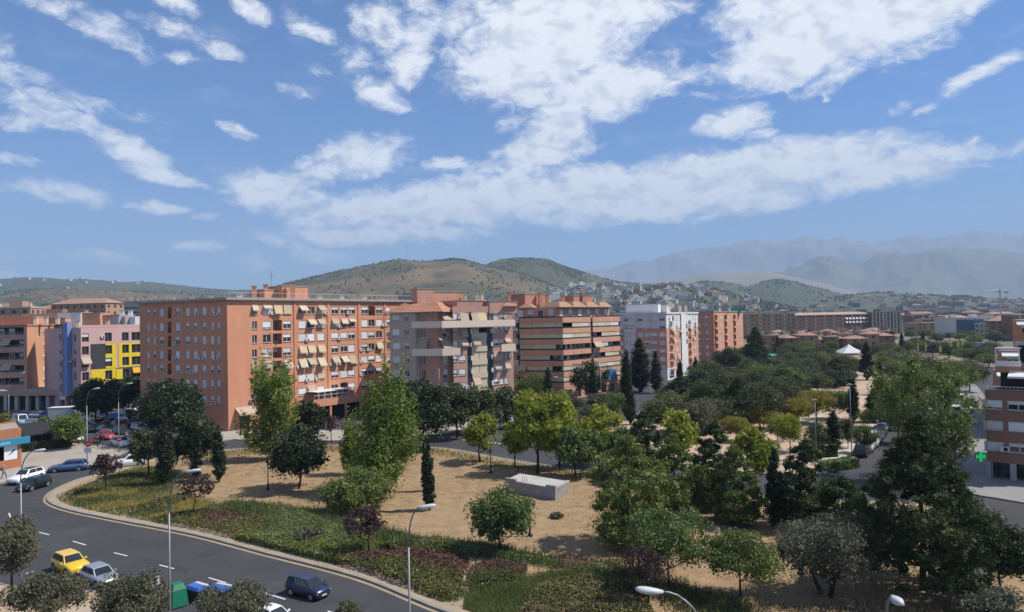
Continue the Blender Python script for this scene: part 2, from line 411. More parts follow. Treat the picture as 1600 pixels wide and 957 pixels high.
sandm = mat('sandy_gutter', (.36,.28,.16), .95, (.22,.18,.12), .5, .6, bump=.3)

near_px = [(73,779),(86,766),(120,751),(175,736.5),(225,722),(300,709),(380,702),(500,696.5),(620,698),(700,702),(790,718),(900,735),(1050,757),(1180,773),(1300,783),(1420,787),(1490,795),(1560,822),(1650,862)]
near = PX(near_px) + [(58, 30), (10, 27)] + PX([(900,1030),(690,957),(560,905),(415,867),(300,837),(180,814),(112,800),(80,789)])
ring = ccw(smooth(near, 7))
dry = sheet('dry_ground', offset(ring, -.22), .13, dirt)
def band(name, outer, inner, z0, z1, m, parent=None):
    mb = MB(); n = len(outer)
    for i in range(n):
        j = (i+1) % n
        mb.poly([(*outer[i], z1), (*outer[j], z1), (*inner[j], z1), (*inner[i], z1)], m)
        if z0 < z1:
            mb.poly([(*outer[i], z0), (*outer[j], z0), (*outer[j], z1), (*outer[i], z1)], m)
            mb.poly([(*inner[j], z0), (*inner[i], z0), (*inner[i], z1), (*inner[j], z1)], m)
    o = mb.build(name, parent=parent)
    if not parent: o['kind'] = 'structure'
    return o
band('kerb', ring, offset(ring, -.24), 0, .16, kerbm)
band('gutter', offset(ring, .34), offset(ring, .01), .006, .006, sandm)
inner_strip = mat('trodden_strip', (.36,.29,.20), .97, (.25,.20,.13), .5, .6, bump=.4)
band('verge', offset(ring, -.24), offset(ring, -1.7), .136, .136, inner_strip)

far_px = [(872,704),(955,668),(1010,640),(1090,607),(1180,577),(1290,560),(1420,553),(1440,566),(1418,600),(1392,650),(1358,690),(1330,724),(1300,738),(1230,744),(1100,735),(960,722)]
far = ccw(smooth(PX(far_px), 6))
sheet('park_ground', offset(far, -.2), .13, dirt2); band('kerb', far, offset(far, -.22), 0, .16, kerbm)
# pale path through the far park
sheet('path', PX([(1210,668),(1262,668),(1290,648),(1340,610),(1330,604),(1270,640)]), .136, mat('pale_path', (.52,.45,.36), .95, (.42,.36,.28), .4))
sheet('path', PX([(1230,715),(1330,722),(1352,690),(1372,655),(1362,652),(1338,686),(1310,700),(1262,706)]), .136, MATS['pale_path'])
plaza = ccw(smooth(PX([(-70,770),(0,757),(66,740),(88,732),(130,728),(150,728),(178,717),(201,706),(204,700),(190,697),(160,697),(112,694),(34,702),(-60,706)]), 4))
sheet('plaza', offset(plaza, -.2), .13, paveA); band('kerb', plaza, offset(plaza, -.22), 0, .16, kerbm)
corner = ccw(smooth(PX([(1485,620),(1493,690),(1500,745),(1515,771),(1560,781),(1640,794),(1700,800),(1700,700),(1560,640),(1520,600)]), 4))
sheet('pavement', offset(corner, -.2), .13, paveB); band('kerb', corner, offset(corner, -.22), 0, .16, kerbm)
lowpx = ccw(PX([(-120,880),(-10,912),(60,926),(105,930),(150,926),(160,940),(300,1010),(330,1060),(-150,1060)]))
sheet('pavement', offset(lowpx, -.2), .13, mat('tan_paving', (.40,.33,.25), .9, (.33,.265,.20), .5, bump=.2, col3=(.42,.24,.14), scale3=.16)); band('kerb', lowpx, offset(lowpx, -.22), 0, .16, kerbm)
# painted markings, each dash a piece of the road
line_m = mat('road_paint', (.66,.66,.63), .7, (.48,.48,.47), 2.5, .6)
def dash(a, b, w=.13, name='lane_dash', z=.006):
    a, b = G(*a).xy, G(*b).xy; d = (b-a).normalized(); n = Vector((-d.y, d.x))*w/2
    mb = MB(); mb.poly([(*(a-n), z), (*(b-n), z), (*(b+n), z), (*(a+n), z)]); return mb.build(name, line_m, road)
for a, b in (((14,802),(17,810)), ((24,826),(31,829)), ((61,832),(77,836)), ((114,846),(134,852)), ((178,864),(199,869)), ((249,883),(272,889)), ((326,903),(353,911)), ((414,927),(446,937)), ((512,955),(548,967)), ((118,778),(128,772)), ((160,757),(172,752))):
    dash(a, b)
patch_m = mat('asphalt_patch', (.036,.036,.039), .9, (.046,.046,.049), .8, .5); 
for L_ in ([(150,800),(196,806),(200,812),(152,806)], [(228,872),(300,890),(292,897),(220,879)], [(38,792),(66,795),(62,803),(34,800)], [(520,932),(580,947),(572,953),(512,938)], [(640,690),(700,692),(702,697),(642,695)]):
    mb = MB(); mb.poly([(*G(*p).xy, .004) for p in L_][::-1]); mb.build('repair_patch', patch_m, road)
for p in ((210,838),(96,806),(388,902),(60,780),(330,872)):
    g_ = G(*p); mb = MB(); mb.tube([(g_.x,g_.y,.001),(g_.x,g_.y,.008)], .36, 14); mb.build('manhole_cover', mat('cast_iron', (.07,.068,.066), .7, (.045,.045,.045), 6), road)
dash((131,925),(150,922), .3, 'bay_line'); dash((40,897),(52,893), .12, 'bay_line')
for k in range(6): dash((724+k*11, 688+k*1.1), (731+k*11, 687.6+k*1.1), .9, 'crossing_stripe')
for k in range(5): dash((742+k*9, 676+k*1.6), (747+k*9, 675.6+k*1.6), .8, 'crossing_stripe')


sheet('sandy_track', PX([(700,948),(716,930),(722,905),(736,884),(752,872),(764,874),(748,888),(737,906),(736,930),(724,950)]), .142, MATS['trodden_strip'])

av = ccw(smooth(PX([(340,690),(365,688),(392,690),(470,691),(560,689),(640,684),(700,678),(740,667),(768,652),(762,648),(700,660),(640,667),(560,672),(470,674),(390,673),(345,674)]), 3))
sheet('pavement', offset(av, -.2), .13, paveA); band('kerb', av, offset(av, -.22), 0, .16, kerbm)

# ------------------------------------------------------------------ facades
class Fac:
    """a vertical facade: plan line P0 -> P1, left to right as seen from outside"""
    def __init__(s, P0, P1):
        s.P0 = Vector(P0[:2]); s.P1 = Vector(P1[:2]); s.L = (s.P1-s.P0).length
        s.d = (s.P1-s.P0)/s.L; s.n = Vector((s.d.y, -s.d.x)); s.ang = math.atan2(s.d.y, s.d.x)
    def pt(s, u, z, o=0.0):
        p = s.P0 + s.d*u + s.n*o; return Vector((p.x, p.y, z))
    def uz(s, px, py):
        r = ray(px, py); k = s.P0.dot(s.n)/Vector((r.x, r.y)).dot(s.n)
        return (Vector((r.x, r.y))*k - s.P0).dot(s.d), EYE + r.z*k
    def u(s, px, py=520): return s.uz(px, py)[0]
    def box(s, mb, u0, u1, z0, z1, o0, o1, m):
        mb.hexa([s.pt(u0,z0,o1), s.pt(u1,z0,o1), s.pt(u1,z0,o0), s.pt(u0,z0,o0), s.pt(u0,z1,o1), s.pt(u1,z1,o1), s.pt(u1,z1,o0), s.pt(u0,z1,o0)], m)
    def wall(s, mb, z0, z1, holes, m, u0=0.0, u1=None, o=0.0, back=None):
        """the wall as a sheet with real openings (ua, ub, za, zb, depth, back material or None)"""
        u1 = s.L if u1 is None else u1
        H = [(max(a, u0+.01), min(b, u1-.01), max(c, z0+.01), min(e, z1-.01), dp, bk) for a, b, c, e, dp, bk in holes if b > u0+.03 and a < u1-.03 and e > z0+.03 and c < z1-.03]
        us = sorted({round(x, 3) for h in H for x in h[:2]} | {u0, u1}); zs = sorted({round(x, 3) for h in H for x in h[2:4]} | {z0, z1})
        for j in range(len(zs)-1):
            zc = (zs[j]+zs[j+1])/2; run = None
            for i in range(len(us)-1):
                uc = (us[i]+us[i+1])/2
                hit = any(h[0] < uc < h[1] and h[2] < zc < h[3] for h in H)
                if hit:
                    if run is not None: mb.poly([s.pt(run,zs[j],o), s.pt(us[i],zs[j],o), s.pt(us[i],zs[j+1],o), s.pt(run,zs[j+1],o)], m); run = None
                elif run is None: run = us[i]
            if run is not None: mb.poly([s.pt(run,zs[j],o), s.pt(u1,zs[j],o), s.pt(u1,zs[j+1],o), s.pt(run,zs[j+1],o)], m)
        for a, b, c, e, dp, bk in H:
            q = o-dp
            mb.poly([s.pt(a,c,o), s.pt(b,c,o), s.pt(b,c,q), s.pt(a,c,q)], m); mb.poly([s.pt(a,e,o), s.pt(a,e,q), s.pt(b,e,q), s.pt(b,e,o)], m)
            mb.poly([s.pt(a,c,o), s.pt(a,c,q), s.pt(a,e,q), s.pt(a,e,o)], m); mb.poly([s.pt(b,c,o), s.pt(b,e,o), s.pt(b,e,q), s.pt(b,c,q)], m)
            if bk: mb.poly([s.pt(a,c,q), s.pt(b,c,q), s.pt(b,e,q), s.pt(a,e,q)], bk)
_wm = {}
def win_meshes(w, h, shut, frame=None, dark=False):
    w = max(round(w*5)/5, .4); h = max(round(h*5)/5, .4); shut = round(shut*5)/5
    frame = frame or WHITE
    k = (w, h, shut, frame.name)
    if k in _wm: return _wm[k]
    mb = MB(); t = .07
    mb.box(-w/2, w/2, -.05, .04, -h/2, -h/2+t); mb.box(-w/2, w/2, -.05, .04, h/2-t, h/2)
    mb.box(-w/2, -w/2+t, -.05, .04, -h/2+t, h/2-t); mb.box(w/2-t, w/2, -.05, .04, -h/2+t, h/2-t)
    if w > .9: mb.box(-.04, .04, -.04, .04, -h/2+t, h/2-t)
    fr = mb.mesh('window_frame', frame)
    mb = MB(); mb.box(-w/2+t, w/2-t, -.005, .01, -h/2+t, h/2-t); pn = mb.mesh('pane', GLASS)
    sh = None
    if shut > 0:
        mb = MB(); n = max(2, int(h*shut/.22)); z = h/2; st = h*shut/n
        for i in range(n): mb.hexa([(-w/2+.02,-.085,z-st),(w/2-.02,-.085,z-st),(w/2-.02,-.052,z-st),(-w/2+.02,-.052,z-st),(-w/2+.02,-.068,z),(w/2-.02,-.068,z),(w/2-.02,-.052,z),(-w/2+.02,-.052,z)]); z -= st
        sh = mb.mesh('shutter', SHUT)
    mb = MB(); mb.box(-w/2-.08, w/2+.08, -.22, 0, -h/2-.07, -h/2-.003); sl = mb.mesh('sill', CONC)
    _wm[k] = (w, h, fr, pn, sh, sl); return _wm[k]
def window(root, f, u, z, w, h, shut=.5, depth=.16, frame=None, sill=True, o=0.0, name='window'):
    W, H, fr, pn, sh, sl = win_meshes(w, h, shut, frame)
    p = f.pt(u, z, o-depth) - root.location
    win = link(name, fr, root, p, f.ang); win.scale = (w/W, 1, h/H)
    link('pane', pn, win)
    if sh: link('shutter', sh, win)
    if sill: s_ = link('sill', sl, win); s_.location = (0, -.06, 0)
    return win
_aw = {}
AWN = [stripes('awning_stripe_yellow', (.52,.37,.20), (.58,.48,.33), 5.5), stripes('awning_stripe_pale', (.57,.50,.39), (.49,.39,.26), 5.5), mat('awning_cream', (.54,.45,.33), .85, (.46,.38,.27), 2, spec=.1, trans=.2), mat('awning_pinkish', (.66,.46,.36), .85, (.58,.40,.31), 2, spec=.1, trans=.2)]
def awning(root, f, u, ztop, w, drop, out, k=0, o=0.02, mtl=None):
    """a drop-arm awning: sloped cloth, short valance, two arms"""
    w = round(w*4)/4; key = (w, round(drop*5)/5, round(out*5)/5, k, mtl.name if mtl else '')
    if key not in _aw:
        mb = MB(); d_, q = key[1], key[2]
        mb.hexa([(-w/2,-q,-d_),(w/2,-q,-d_),(w/2,-q,-d_+.02),(-w/2,-q,-d_+.02),(-w/2,-.08,0),(w/2,-.08,0),(w/2,-.05,.02),(-w/2,-.05,.02)])
        mb.box(-w/2, w/2, -q-.012, -q+.012, -d_-.2, -d_+.01)
        cl = mb.mesh('awning_cloth', mtl or AWN[k])
        mb = MB()
        for x in (-w/2+.04, w/2-.04): mb.tube([(x, 0, -d_*1.05), (x, -q, -d_-.02)], .022, 5)
        mb.box(-w/2, w/2, -.1, 0, 0.03, .13)
        _aw[key] = (cl, mb.mesh('awning_arm', WHITE))
    cl, ar = _aw[key]
    a = link('awning', cl, root, f.pt(u, ztop, o)-root.location, f.ang); link('awning_arm', ar, a)
    return a
_acm = []
def ac_unit(root, f, u, z, o=0.0):
    if not _acm:
        mb = MB(); mb.box(-.4, .4, -.36, -.06, -.28, .28, ACW); a = mb.mesh('air_conditioner')
        mb = MB(); mb.tube([(.1,-.372,0), (.1,-.35,0)], .22, 10, DARK); _acm.extend([a, mb.mesh('fan_grille')])
    a = link('air_conditioner', _acm[0], root, f.pt(u, z, o)-root.location, f.ang); link('fan_grille', _acm[1], a); return a
def railing(root, f, u0, u1, z, h=1.0, o=0.05, m=None, step=.14, name='railing'):
    mb = MB(); m = m or WHITE
    f.box(mb, u0, u1, z+h-.06, z+h, o-.03, o+.03, m); f.box(mb, u0, u1, z+.06, z+.1, o-.02, o+.02, m)
    n = max(2, int((u1-u0)/step))
    for i in range(n+1):
        u = u0+(u1-u0)*i/n; f.box(mb, u-.015, u+.015, z+.1, z+h-.06, o-.012, o+.012, m)
    return mb.build(name, parent=root)
def footprint_roof(root, pts, z, m, th=.35, grow=0.0, name='roof'):
    mb = MB(); p = offset(ccw([tuple(q)[:2] for q in pts]), grow) if grow else ccw([tuple(q)[:2] for q in pts])
    mb.prism(p, z, z+th, m); return mb.build(name, parent=root)
def roof_box(root, cx, cy, w, d, z, h, ang, m, name, top=None, cap=0.0):
    c, s_ = math.cos(ang), math.sin(ang)
    q = [(cx+a*w/2*c-b*d/2*s_, cy+a*w/2*s_+b*d/2*c) for a, b in ((-1,-1),(1,-1),(1,1),(-1,1))]
    mb = MB(); mb.prism(q, z, z+h, m)
    if cap: mb.prism(offset(q, .15), z+h+.003, z+h+cap, top or m)
    return mb.build(name, parent=root)
def chimney(root, x, y, z, h, m, w=.8, ang=.3):
    o = roof_box(root, x, y, w, w, z, h, ang, m, 'chimney', CONC, .18); return o
def P2(px, d): return ((px-CX)/F*d*1.0 + 0.0, d)     # plan point seen in that column at that distance (horizon row)
def COLpt(px, d, py=505):
    r = ray(px, py); return (r.x/r.y*d, d)

BR_O = brick_mat('orange_brick', (.60,.285,.175), (.54,.24,.142), (.56,.32,.22))
BR_R = brick_mat('red_brown_brick', (.52,.31,.24), (.43,.245,.185), (.40,.27,.21))
BR_P = brick_mat('salmon_brick', (.60,.315,.21), (.54,.27,.175), (.52,.32,.23))
BR_D = brick_mat('dark_brown_brick', (.13,.075,.055), (.105,.06,.045), (.13,.085,.06))
PLAS = mat('beige_render', (.44,.37,.30), .9, (.37,.31,.25), .5, .5, col3=(.48,.41,.33), scale3=.1)
PLASC = mat('cream_render', (.72,.60,.47), .9, (.64,.52,.40), .5, .5, col3=(.76,.64,.51), scale3=.1)
STONE = mat('grey_stone_facing', (.46,.43,.40), .9, (.37,.345,.32), .8, .5)
WHT = mat('white_render', (.62,.61,.60), .9, (.52,.52,.52), .4, .5, col3=(.68,.66,.63), scale3=.1)
GRAVEL = mat('roof_gravel', (.34,.30,.26), .95, (.25,.22,.19), 1.2)
EAVE = mat('eave_concrete', (.36,.345,.32), .85, (.26,.25,.235), .35, .6)

# ------------------------------------------------------------------ the long orange brick block
def rows_z(f, px, ys): return [f.uz(px, y)[1] for y in ys]
C3 = Vector(COLpt(355, 125)); L3 = C3 + Vector((-.907,.419))*23.2; E3 = C3 + Vector((.594,.804))*47
b3 = thing('apartment_building', 'long seven storey orange brick apartment block with striped awnings and flat overhanging roof', 'apartment building', (C3.x, C3.y, 0))
fl, fr_ = Fac(L3, C3), Fac(C3, E3)
z2x = lambda X: 200+X/3.5455
z2y = lambda Y: 430+Y/3.5455
zr = rows_z(fl, 325, [z2y(v) for v in (200,284,362,443,522,604,690)])
ROOF3 = fl.uz(352, 469)[1]
colsL = [(112,18),(147,18),(186,26),(230,24),(275,30),(330,27),(373,28),(422,28),(467,19),(502,19)]
holes = []; todo = []
rd = random.Random(3)
for i, z in enumerate(zr):
    for j, (X, W) in enumerate(colsL):
        u = fl.u(z2x(X), z2y(200+i*81)); w = W/3.5455*fl.uz(300, 520)[0]*0+W/3.5455*.136
        h = 1.45
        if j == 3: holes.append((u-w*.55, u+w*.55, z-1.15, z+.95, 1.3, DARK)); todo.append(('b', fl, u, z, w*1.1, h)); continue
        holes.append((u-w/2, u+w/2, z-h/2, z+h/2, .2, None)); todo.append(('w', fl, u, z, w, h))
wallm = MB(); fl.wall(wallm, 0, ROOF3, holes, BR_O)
colsR = {0:702, 1:770, 2:828, 3:882, 4:967, 5:1015, 6:1070, 7:1147, 8:1198, 9:1240, 10:1312, 11:1350, 12:1392, 13:1442}
AW = {0:{0,1,2,3,4,6}, 1:{5,6,7,8,9}, 2:set(), 3:{4,5,6,12}, 4:{0,1,3,4,5,6,7,8,9}, 5:{6}, 6:{5}}
BAL = {(1,2),(2,2),(3,2),(6,8),(0,11),(4,2),(5,2)}
holes = []; awn = []
for i, z in enumerate(zr):
    for j, X in colsR.items():
        u = fr_.u(z2x(X), z2y(205+i*77)); h = 1.5; w = 1.15 if j in (0, 13) else 1.75
        if j == 0 and i in (1,2,3,5): w = 1.0
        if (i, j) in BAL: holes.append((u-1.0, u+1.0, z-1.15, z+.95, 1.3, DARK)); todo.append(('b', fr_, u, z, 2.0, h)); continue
        holes.append((u-w/2, u+w/2, z-h/2, z+h/2, .2, None)); todo.append(('d' if j == 0 and i in (1,2,3,5) else 'w', fr_, u, z, w, h))
        if j in AW[i]: awn.append((u, z+h/2+.12, w+.25, i, j))
ZM = 4.1
# ground floor: shop windows, dark car-park openings, terrace
for px0, px1, z0, z1 in ((374,390,.3,2.4),): 
    ua, ub = fr_.u(px0, 650), fr_.u(px1, 650); holes.append((ua, ub, z0, z1, .4, DARK))
shop = holes[-1]
fr_.wall(wallm, 0, ROOF3, holes, BR_O)
back = [E3, E3+Vector((-.804,.594))*15, L3+Vector((.3,.95))*22, L3]
for a, b in zip(back[:-1], back[1:]): Fac(a, b).wall(wallm, 0, ROOF3, [], BR_O)
wallm.build('wall', parent=b3)
for kind, f, u, z, w, h in todo:
    if kind == 'w':
        s = rd.choice([.3,.5,.6,.8,1,1,1]) if f is fl else rd.choice([0,.2,.4,.6,.8,1,1])
        window(b3, f, u, z, w, h, s)
        if rd.random() < .3: ac_unit(b3, f, u+rd.choice((-1,1))*w*.62, z-.55)
    elif kind == 'd': window(b3, f, u, z, w, h, 0)
    else:
        window(b3, f, u+w*.12, z-.15, w*.62, 2.0, rd.choice([0,0,.4]), depth=1.22, sill=False)
        railing(b3, f, u-w/2+.02, u+w/2-.02, z-1.15, 1.0, -.08, BLACKM)
for u, z, w, i, j in awn:
    long = (i, j) in ((0,2),(0,3),(3,4),(3,5),(3,6),(4,0),(5,6))
    awning(b3, fr_, u, z, w-.15, (1.4 if long else 1.2 if i == 4 or (i, j) in ((6,5),(3,12)) else .7)+rd.choice((-.2,0,.2)), (.45 if long else .8)+rd.choice((-.2,0,.2)), 0 if long else rd.choice([1,1,2]))
# brick piers between the bays, string courses over the shops
for X in (925,1110,1280,1425): mb = MB(); u = fr_.u(z2x(X), 540); fr_.box(mb, u-.25, u+.25, 4.4, ROOF3-.02, .003, .14, BR_O); mb.build('pier', parent=b3)
for X in (165,310): mb = MB(); u = fl.u(z2x(X), 540); fl.box(mb, u-.06, u+.06, 4.4, ROOF3-.02, .003, .05, BR_R); mb.build('drainpipe', parent=b3)
allp = [L3, C3, E3, back[1], back[2]]
rp = footprint_roof(b3, allp, ROOF3, EAVE, .42, .75)
mb = MB(); mb.prism(offset(ccw([tuple(p) for p in allp]), .3), ROOF3+.423, ROOF3+.46, GRAVEL); mb.build('gravel', parent=rp)
topo = ccw([tuple(p) for p in allp]); rail_m = mat('pale_railing', (.55,.54,.52), .5)
for f in (fl, fr_): 
    o = railing(b3, f, .1, f.L-.1, ROOF3+.42, 1.0, .45, rail_m, 1.6)
# penthouse and lift house, chimneys
nR = -fr_.n
def roofat(px, py, inset):
    u, _ = fr_.uz(px, py); p = fr_.pt(u, 0, -inset); return p
for px, w, d, h, dd, m_ in ((418,4.5,5,1.9,141,BR_O),(448,6.2,6,2.6,143,BR_O)):
    p = Vector(COLpt(px, dd)); roof_box(b3, p.x, p.y, w, d, ROOF3+.43, h, fr_.ang, m_, 'lift_house', CONC, .15)
for px, h, dd in ((398,2.6,138),(458,3.4,139),(416,2.9,139),(500,1.0,146),(535,1.0,150),(570,1.0,155),(375,1.0,133),(480,.9,146),(300,.8,142),(330,.9,140),(270,.8,142)):
    p = Vector(COLpt(px, dd)); chimney(b3, p.x, p.y, ROOF3+.43, h, BR_P if h > 2 else PLASC, .9)
p = Vector(COLpt(425, 142)); mb = MB(); mb.tube([(p.x,p.y,ROOF3+2), (p.x,p.y,ROOF3+6.5)], .04, 5, METAL)
for k in range(3): mb.tube([(p.x-.6,p.y,ROOF3+5.2+k*.5), (p.x+.6,p.y,ROOF3+5.2+k*.5)], .025, 4, METAL)
mb.build('antenna', parent=b3)
# shop at the corner: glazing, fascia awning, terrace slab with white rails above the ground floor
a, b, c, e = shop[0], shop[1], shop[2], shop[3]
window(b3, fr_, (a+b)/2, (c+e)/2, b-a, e-c, 0, .3, BLACKM, sill=False, name='shop_window')
awning(b3, fr_, (a+b)/2, 4.0, b-a+1.6, 1.0, 1.6, 2)
ua, ub = fr_.u(468, 640), fr_.L
mb = MB(); fr_.box(mb, ua, ub, 2.9, 3.3, .003, 4.5, BR_O); fr_.box(mb, ua, ub, 3.303, 4.25, 4.28, 4.5, BR_O)
for k in range(9): u = ua+.3+(ub-ua-.6)*k/8; fr_.box(mb, u-.2, u+.2, 0, 2.9, 4.0, 4.4, BR_O)
fr_.box(mb, ua+.2, ub, .05, 2.85, .4, .8, DARK)
mb.build('terrace', parent=b3)
railing(b3, fr_, ua+.2, ua+9, 4.26, .9, 4.4, WHITE, 1.0)
mb = MB()
for k in range(7): u = ua+2+k*1.5; fr_.box(mb, u-.05, u+.05, 3.303, 5.6, 3.4, 3.5, WHITE)
fr_.box(mb, ua+1.5, ua+11.6, 5.603, 5.72, .1, 3.6, WHITE); mb.build('pergola', parent=b3)

# ------------------------------------------------------------------ beige and red brick block with tiled hips
ZX = lambda X: 600+X/5.036
ZY = lambda Y: 450+Y/5.036
L4 = Vector(COLpt(609, 141)); M4 = Vector(COLpt(649, 139.5)); 
b4 = thing('apartment_building', 'beige and red brick apartment block with orange tiled hipped roof and cream balcony bands', 'apartment building', (L4.x, L4.y, 0))
C4 = Vector(COLpt(692, 136)); R4 = Vector(COLpt(801, 147.5))
f4b = Fac(L4, M4); dLit = (R4-C4).normalized(); nL4 = Vector((dLit.y, -dLit.x))
# brick bay sits back from the balcony corner
B0 = Vector(COLpt(655, 140.2)); B1 = Vector(COLpt(684, 139)); B2 = Vector(COLpt(706, 141.5))
Z4 = f4b.uz(625, ZY(195))[1]
rows4 = [f4b.uz(620, ZY(v))[1] for v in (242,350,460,567,675,782)]
mb = MB(); H = []; W4 = []
for z in rows4:
    for X, w in ((95,1.6),(180,.95)):
        u = f4b.u(ZX(X), 540); H.append((u-w/2, u+w/2, z-.65, z+.65, .2, None)); W4.append((f4b, u, z, w, 1.3, rd.choice([.6,.8,1,1]) if X < 100 else rd.choice([0,.2,.4])))
f4b.wall(mb, 0, Z4, H, PLAS)
fs = Fac(M4, B0+(B0-B1)*.02); fs.wall(mb, 0, Z4, [], PLAS)
fb1 = Fac(B0, B1); H = []
for z in rows4:
    u = .75; H.append((u-.5, u+.5, z-1.2, z+.75, .2, None)); W4.append((fb1, u, z-.22, 1.0, 1.95, 0))
fb1.wall(mb, 0, Z4, H, BR_R)
fb2 = Fac(B1, B2); H = []
for z in rows4[1:]:
    u = fb2.u(ZX(483), 560); H.append((u-.55, u+.55, z-1.2, z+.75, .2, None)); W4.append((fb2, u, z-.22, 1.1, 1.95, rd.choice([.6,1,1])))
fb2.wall(mb, 0, Z4, H, BR_R)
D0 = Vector(COLpt(707.5, 139.2)); fr4 = Fac(D0, R4)
Fac(B2, D0).wall(mb, 0, Z4+.9, [], BR_R)
H = []; drk = []
def col4(px, w, ys, h=1.3, shut=(0,.6,1,1), py=540):
    for y in ys:
        u, z = fr4.uz(ZX(px), ZY(y)); H.append((u-w/2, u+w/2, z-h/2, z+h/2, .2, None)); W4.append((fr4, u, z, w, h, rd.choice(shut)))
col4(562, .95, (225,335,445,555,668,775)); col4(620, 1.5, (230,340,440,555,662,770), shut=(1,1,.8)); col4(880, 1.5, (225,330,432,530,628,735), shut=(.6,1,1)); col4(928, .9, (225,330,430,530,628,732)); col4(965, .8, (330,525,620,728))
col4(838, 1.6, (228,), 1.9, (0,)); col4(667, 1.9, (228,), 1.9, (0,))
uA, uB = fr4.u(ZX(655), 560), fr4.u(ZX(692), 560); uC, uD = fr4.u(ZX(812), 560), fr4.u(ZX(857), 560)
zt = rows4[0]-1.55
H.append((uA, uD, .0, zt, .9, None))
fr4.wall(mb, 0, Z4+1.0, H, BR_R)
# back walls
bk = [R4, R4+Vector((-.35,.94))*11, L4+Vector((.6,.8))*4, L4]
for a, b in zip(bk[:-1], bk[1:]): Fac(a, b).wall(mb, 0, Z4, [], PLAS)
mb.build('wall', parent=b4)
for f, u, z, w, h, s in W4:
    window(b4, f, u, z, w, h, s)
    if rd.random() < .10 and f is not fb1: ac_unit(b4, f, u+.9, z-.3)
# dark glazed stair strips and stacked galleries between them
mb = MB(); DKP = mat('dark_slate_panel', (.045,.055,.07), .35, (.035,.04,.05), 3)
for a, b in ((uA, uB), (uC, uD)): 
    mb = MB(); fr4.box(mb, a+.01, b-.01, .02, zt-.02, -.88, -.05, DKP); mb.build('dark_strip', parent=b4)
    for k in range(6):
        z = rows4[1]-.1-2.72*k; mb = MB(); fr4.box(mb, (a+b)/2+.2, b-.1, z-.5, z+.4, -.05, .35, WHITE); mb.build('vent_window', parent=b4)
CREAM = mat('cream_panel', (.62,.52,.37), .85, (.54,.45,.32), .6)
for k in range(6):
    z = rows4[1]-2.72*k-1.25
    mb = MB(); fr4.box(mb, uB, uC, z-.35, z+.75, -.55, .12, CREAM); mb.build('balcony', parent=b4)
    for q in range(2):
        a = uB+(uC-uB)*q/2+.06; b = a+(uC-uB)/2-.1
        if (k, q) in ((0,1),(5,0),(5,1)): continue
        hb = 1.9; mb = MB(); fr4.box(mb, a, b, z+.78, z+.78+hb*.92, -.12, -.06, CREAM); mb.build('roller_blind', parent=b4)
    if k in (1,4): awning(b4, fr4, uB+(uC-uB)*.27, z+2.5, (uC-uB)*.5, 1.4, .9, 3 if k == 4 else 2)
mb = MB(); fr4.box(mb, uB, uC, .05, zt-.05, -.89, -.87, DARK); mb.build('gallery_back', parent=b4)
# cream balcony bands
def bandwall(parent, pts, z0, z1, m, name='balcony_band', th=.18):
    for a, b in zip(pts[:-1], pts[1:]):
        f = Fac(a, b); mb = MB(); f.box(mb, 0, f.L, z0, z1, -th, 0, m); f.box(mb, 0, f.L, z0-.16, z0-.003, -1.6, 0.02, CONC); mb.build(name, parent=parent)
A0 = Vector(COLpt(643, 137.6)); A1 = Vector(COLpt(690.5, 136)); A2 = Vector(COLpt(805, 145.8)); A3 = Vector(COLpt(718.5, 137.8))
zb = [Fac(A0, A1).uz(688, ZY(v))[1] for v in (262,313,480,533)]
bandwall(b4, [A0, A1, A2], zb[1], zb[0], PLASC); bandwall(b4, [A0, A1, A3], zb[3], zb[2], PLASC)
A4 = Vector(COLpt(783, 144.0)); zc = Fac(A4, A2).uz(795, ZY(450))[1]; bandwall(b4, [A4, A2], zc-1.25, zc+.2, PLASC)
# awnings
fa = Fac(A0, A1); fa2 = Fac(A1, A2)
awning(b4, fb2, fb2.L*.45, zb[0]+1.9, 3.0, 1.6, 1.9, 2); awning(b4, fb2, fb2.L*.45, zb[2]+2.1, 3.2, 2.0, 1.9, 2); awning(b4, fb1, .9, zb[2]+2.0, 2.2, 2.0, 1.2, 2)
for X, y, w, dr, o_, k in ((625,203,1.9,1.7,.7,2),(715,203,2.0,1.7,.9,2),(765,200,2.1,1.5,.9,0),(625,315,1.5,1.5,.6,2),(630,420,1.5,.8,.8,2),(885,505,1.6,1.5,.5,3),(890,605,1.6,.7,.8,2),(968,400,1.6,.6,.8,3),(968,600,1.4,.9,.8,2),(487,320,1.4,2.2,.35,2)):
    u, z = fr4.uz(ZX(X), ZY(y)); awning(b4, fr4 if X > 500 else fb2, u if X > 500 else fb2.L*.7, z, w, dr, o_, k)
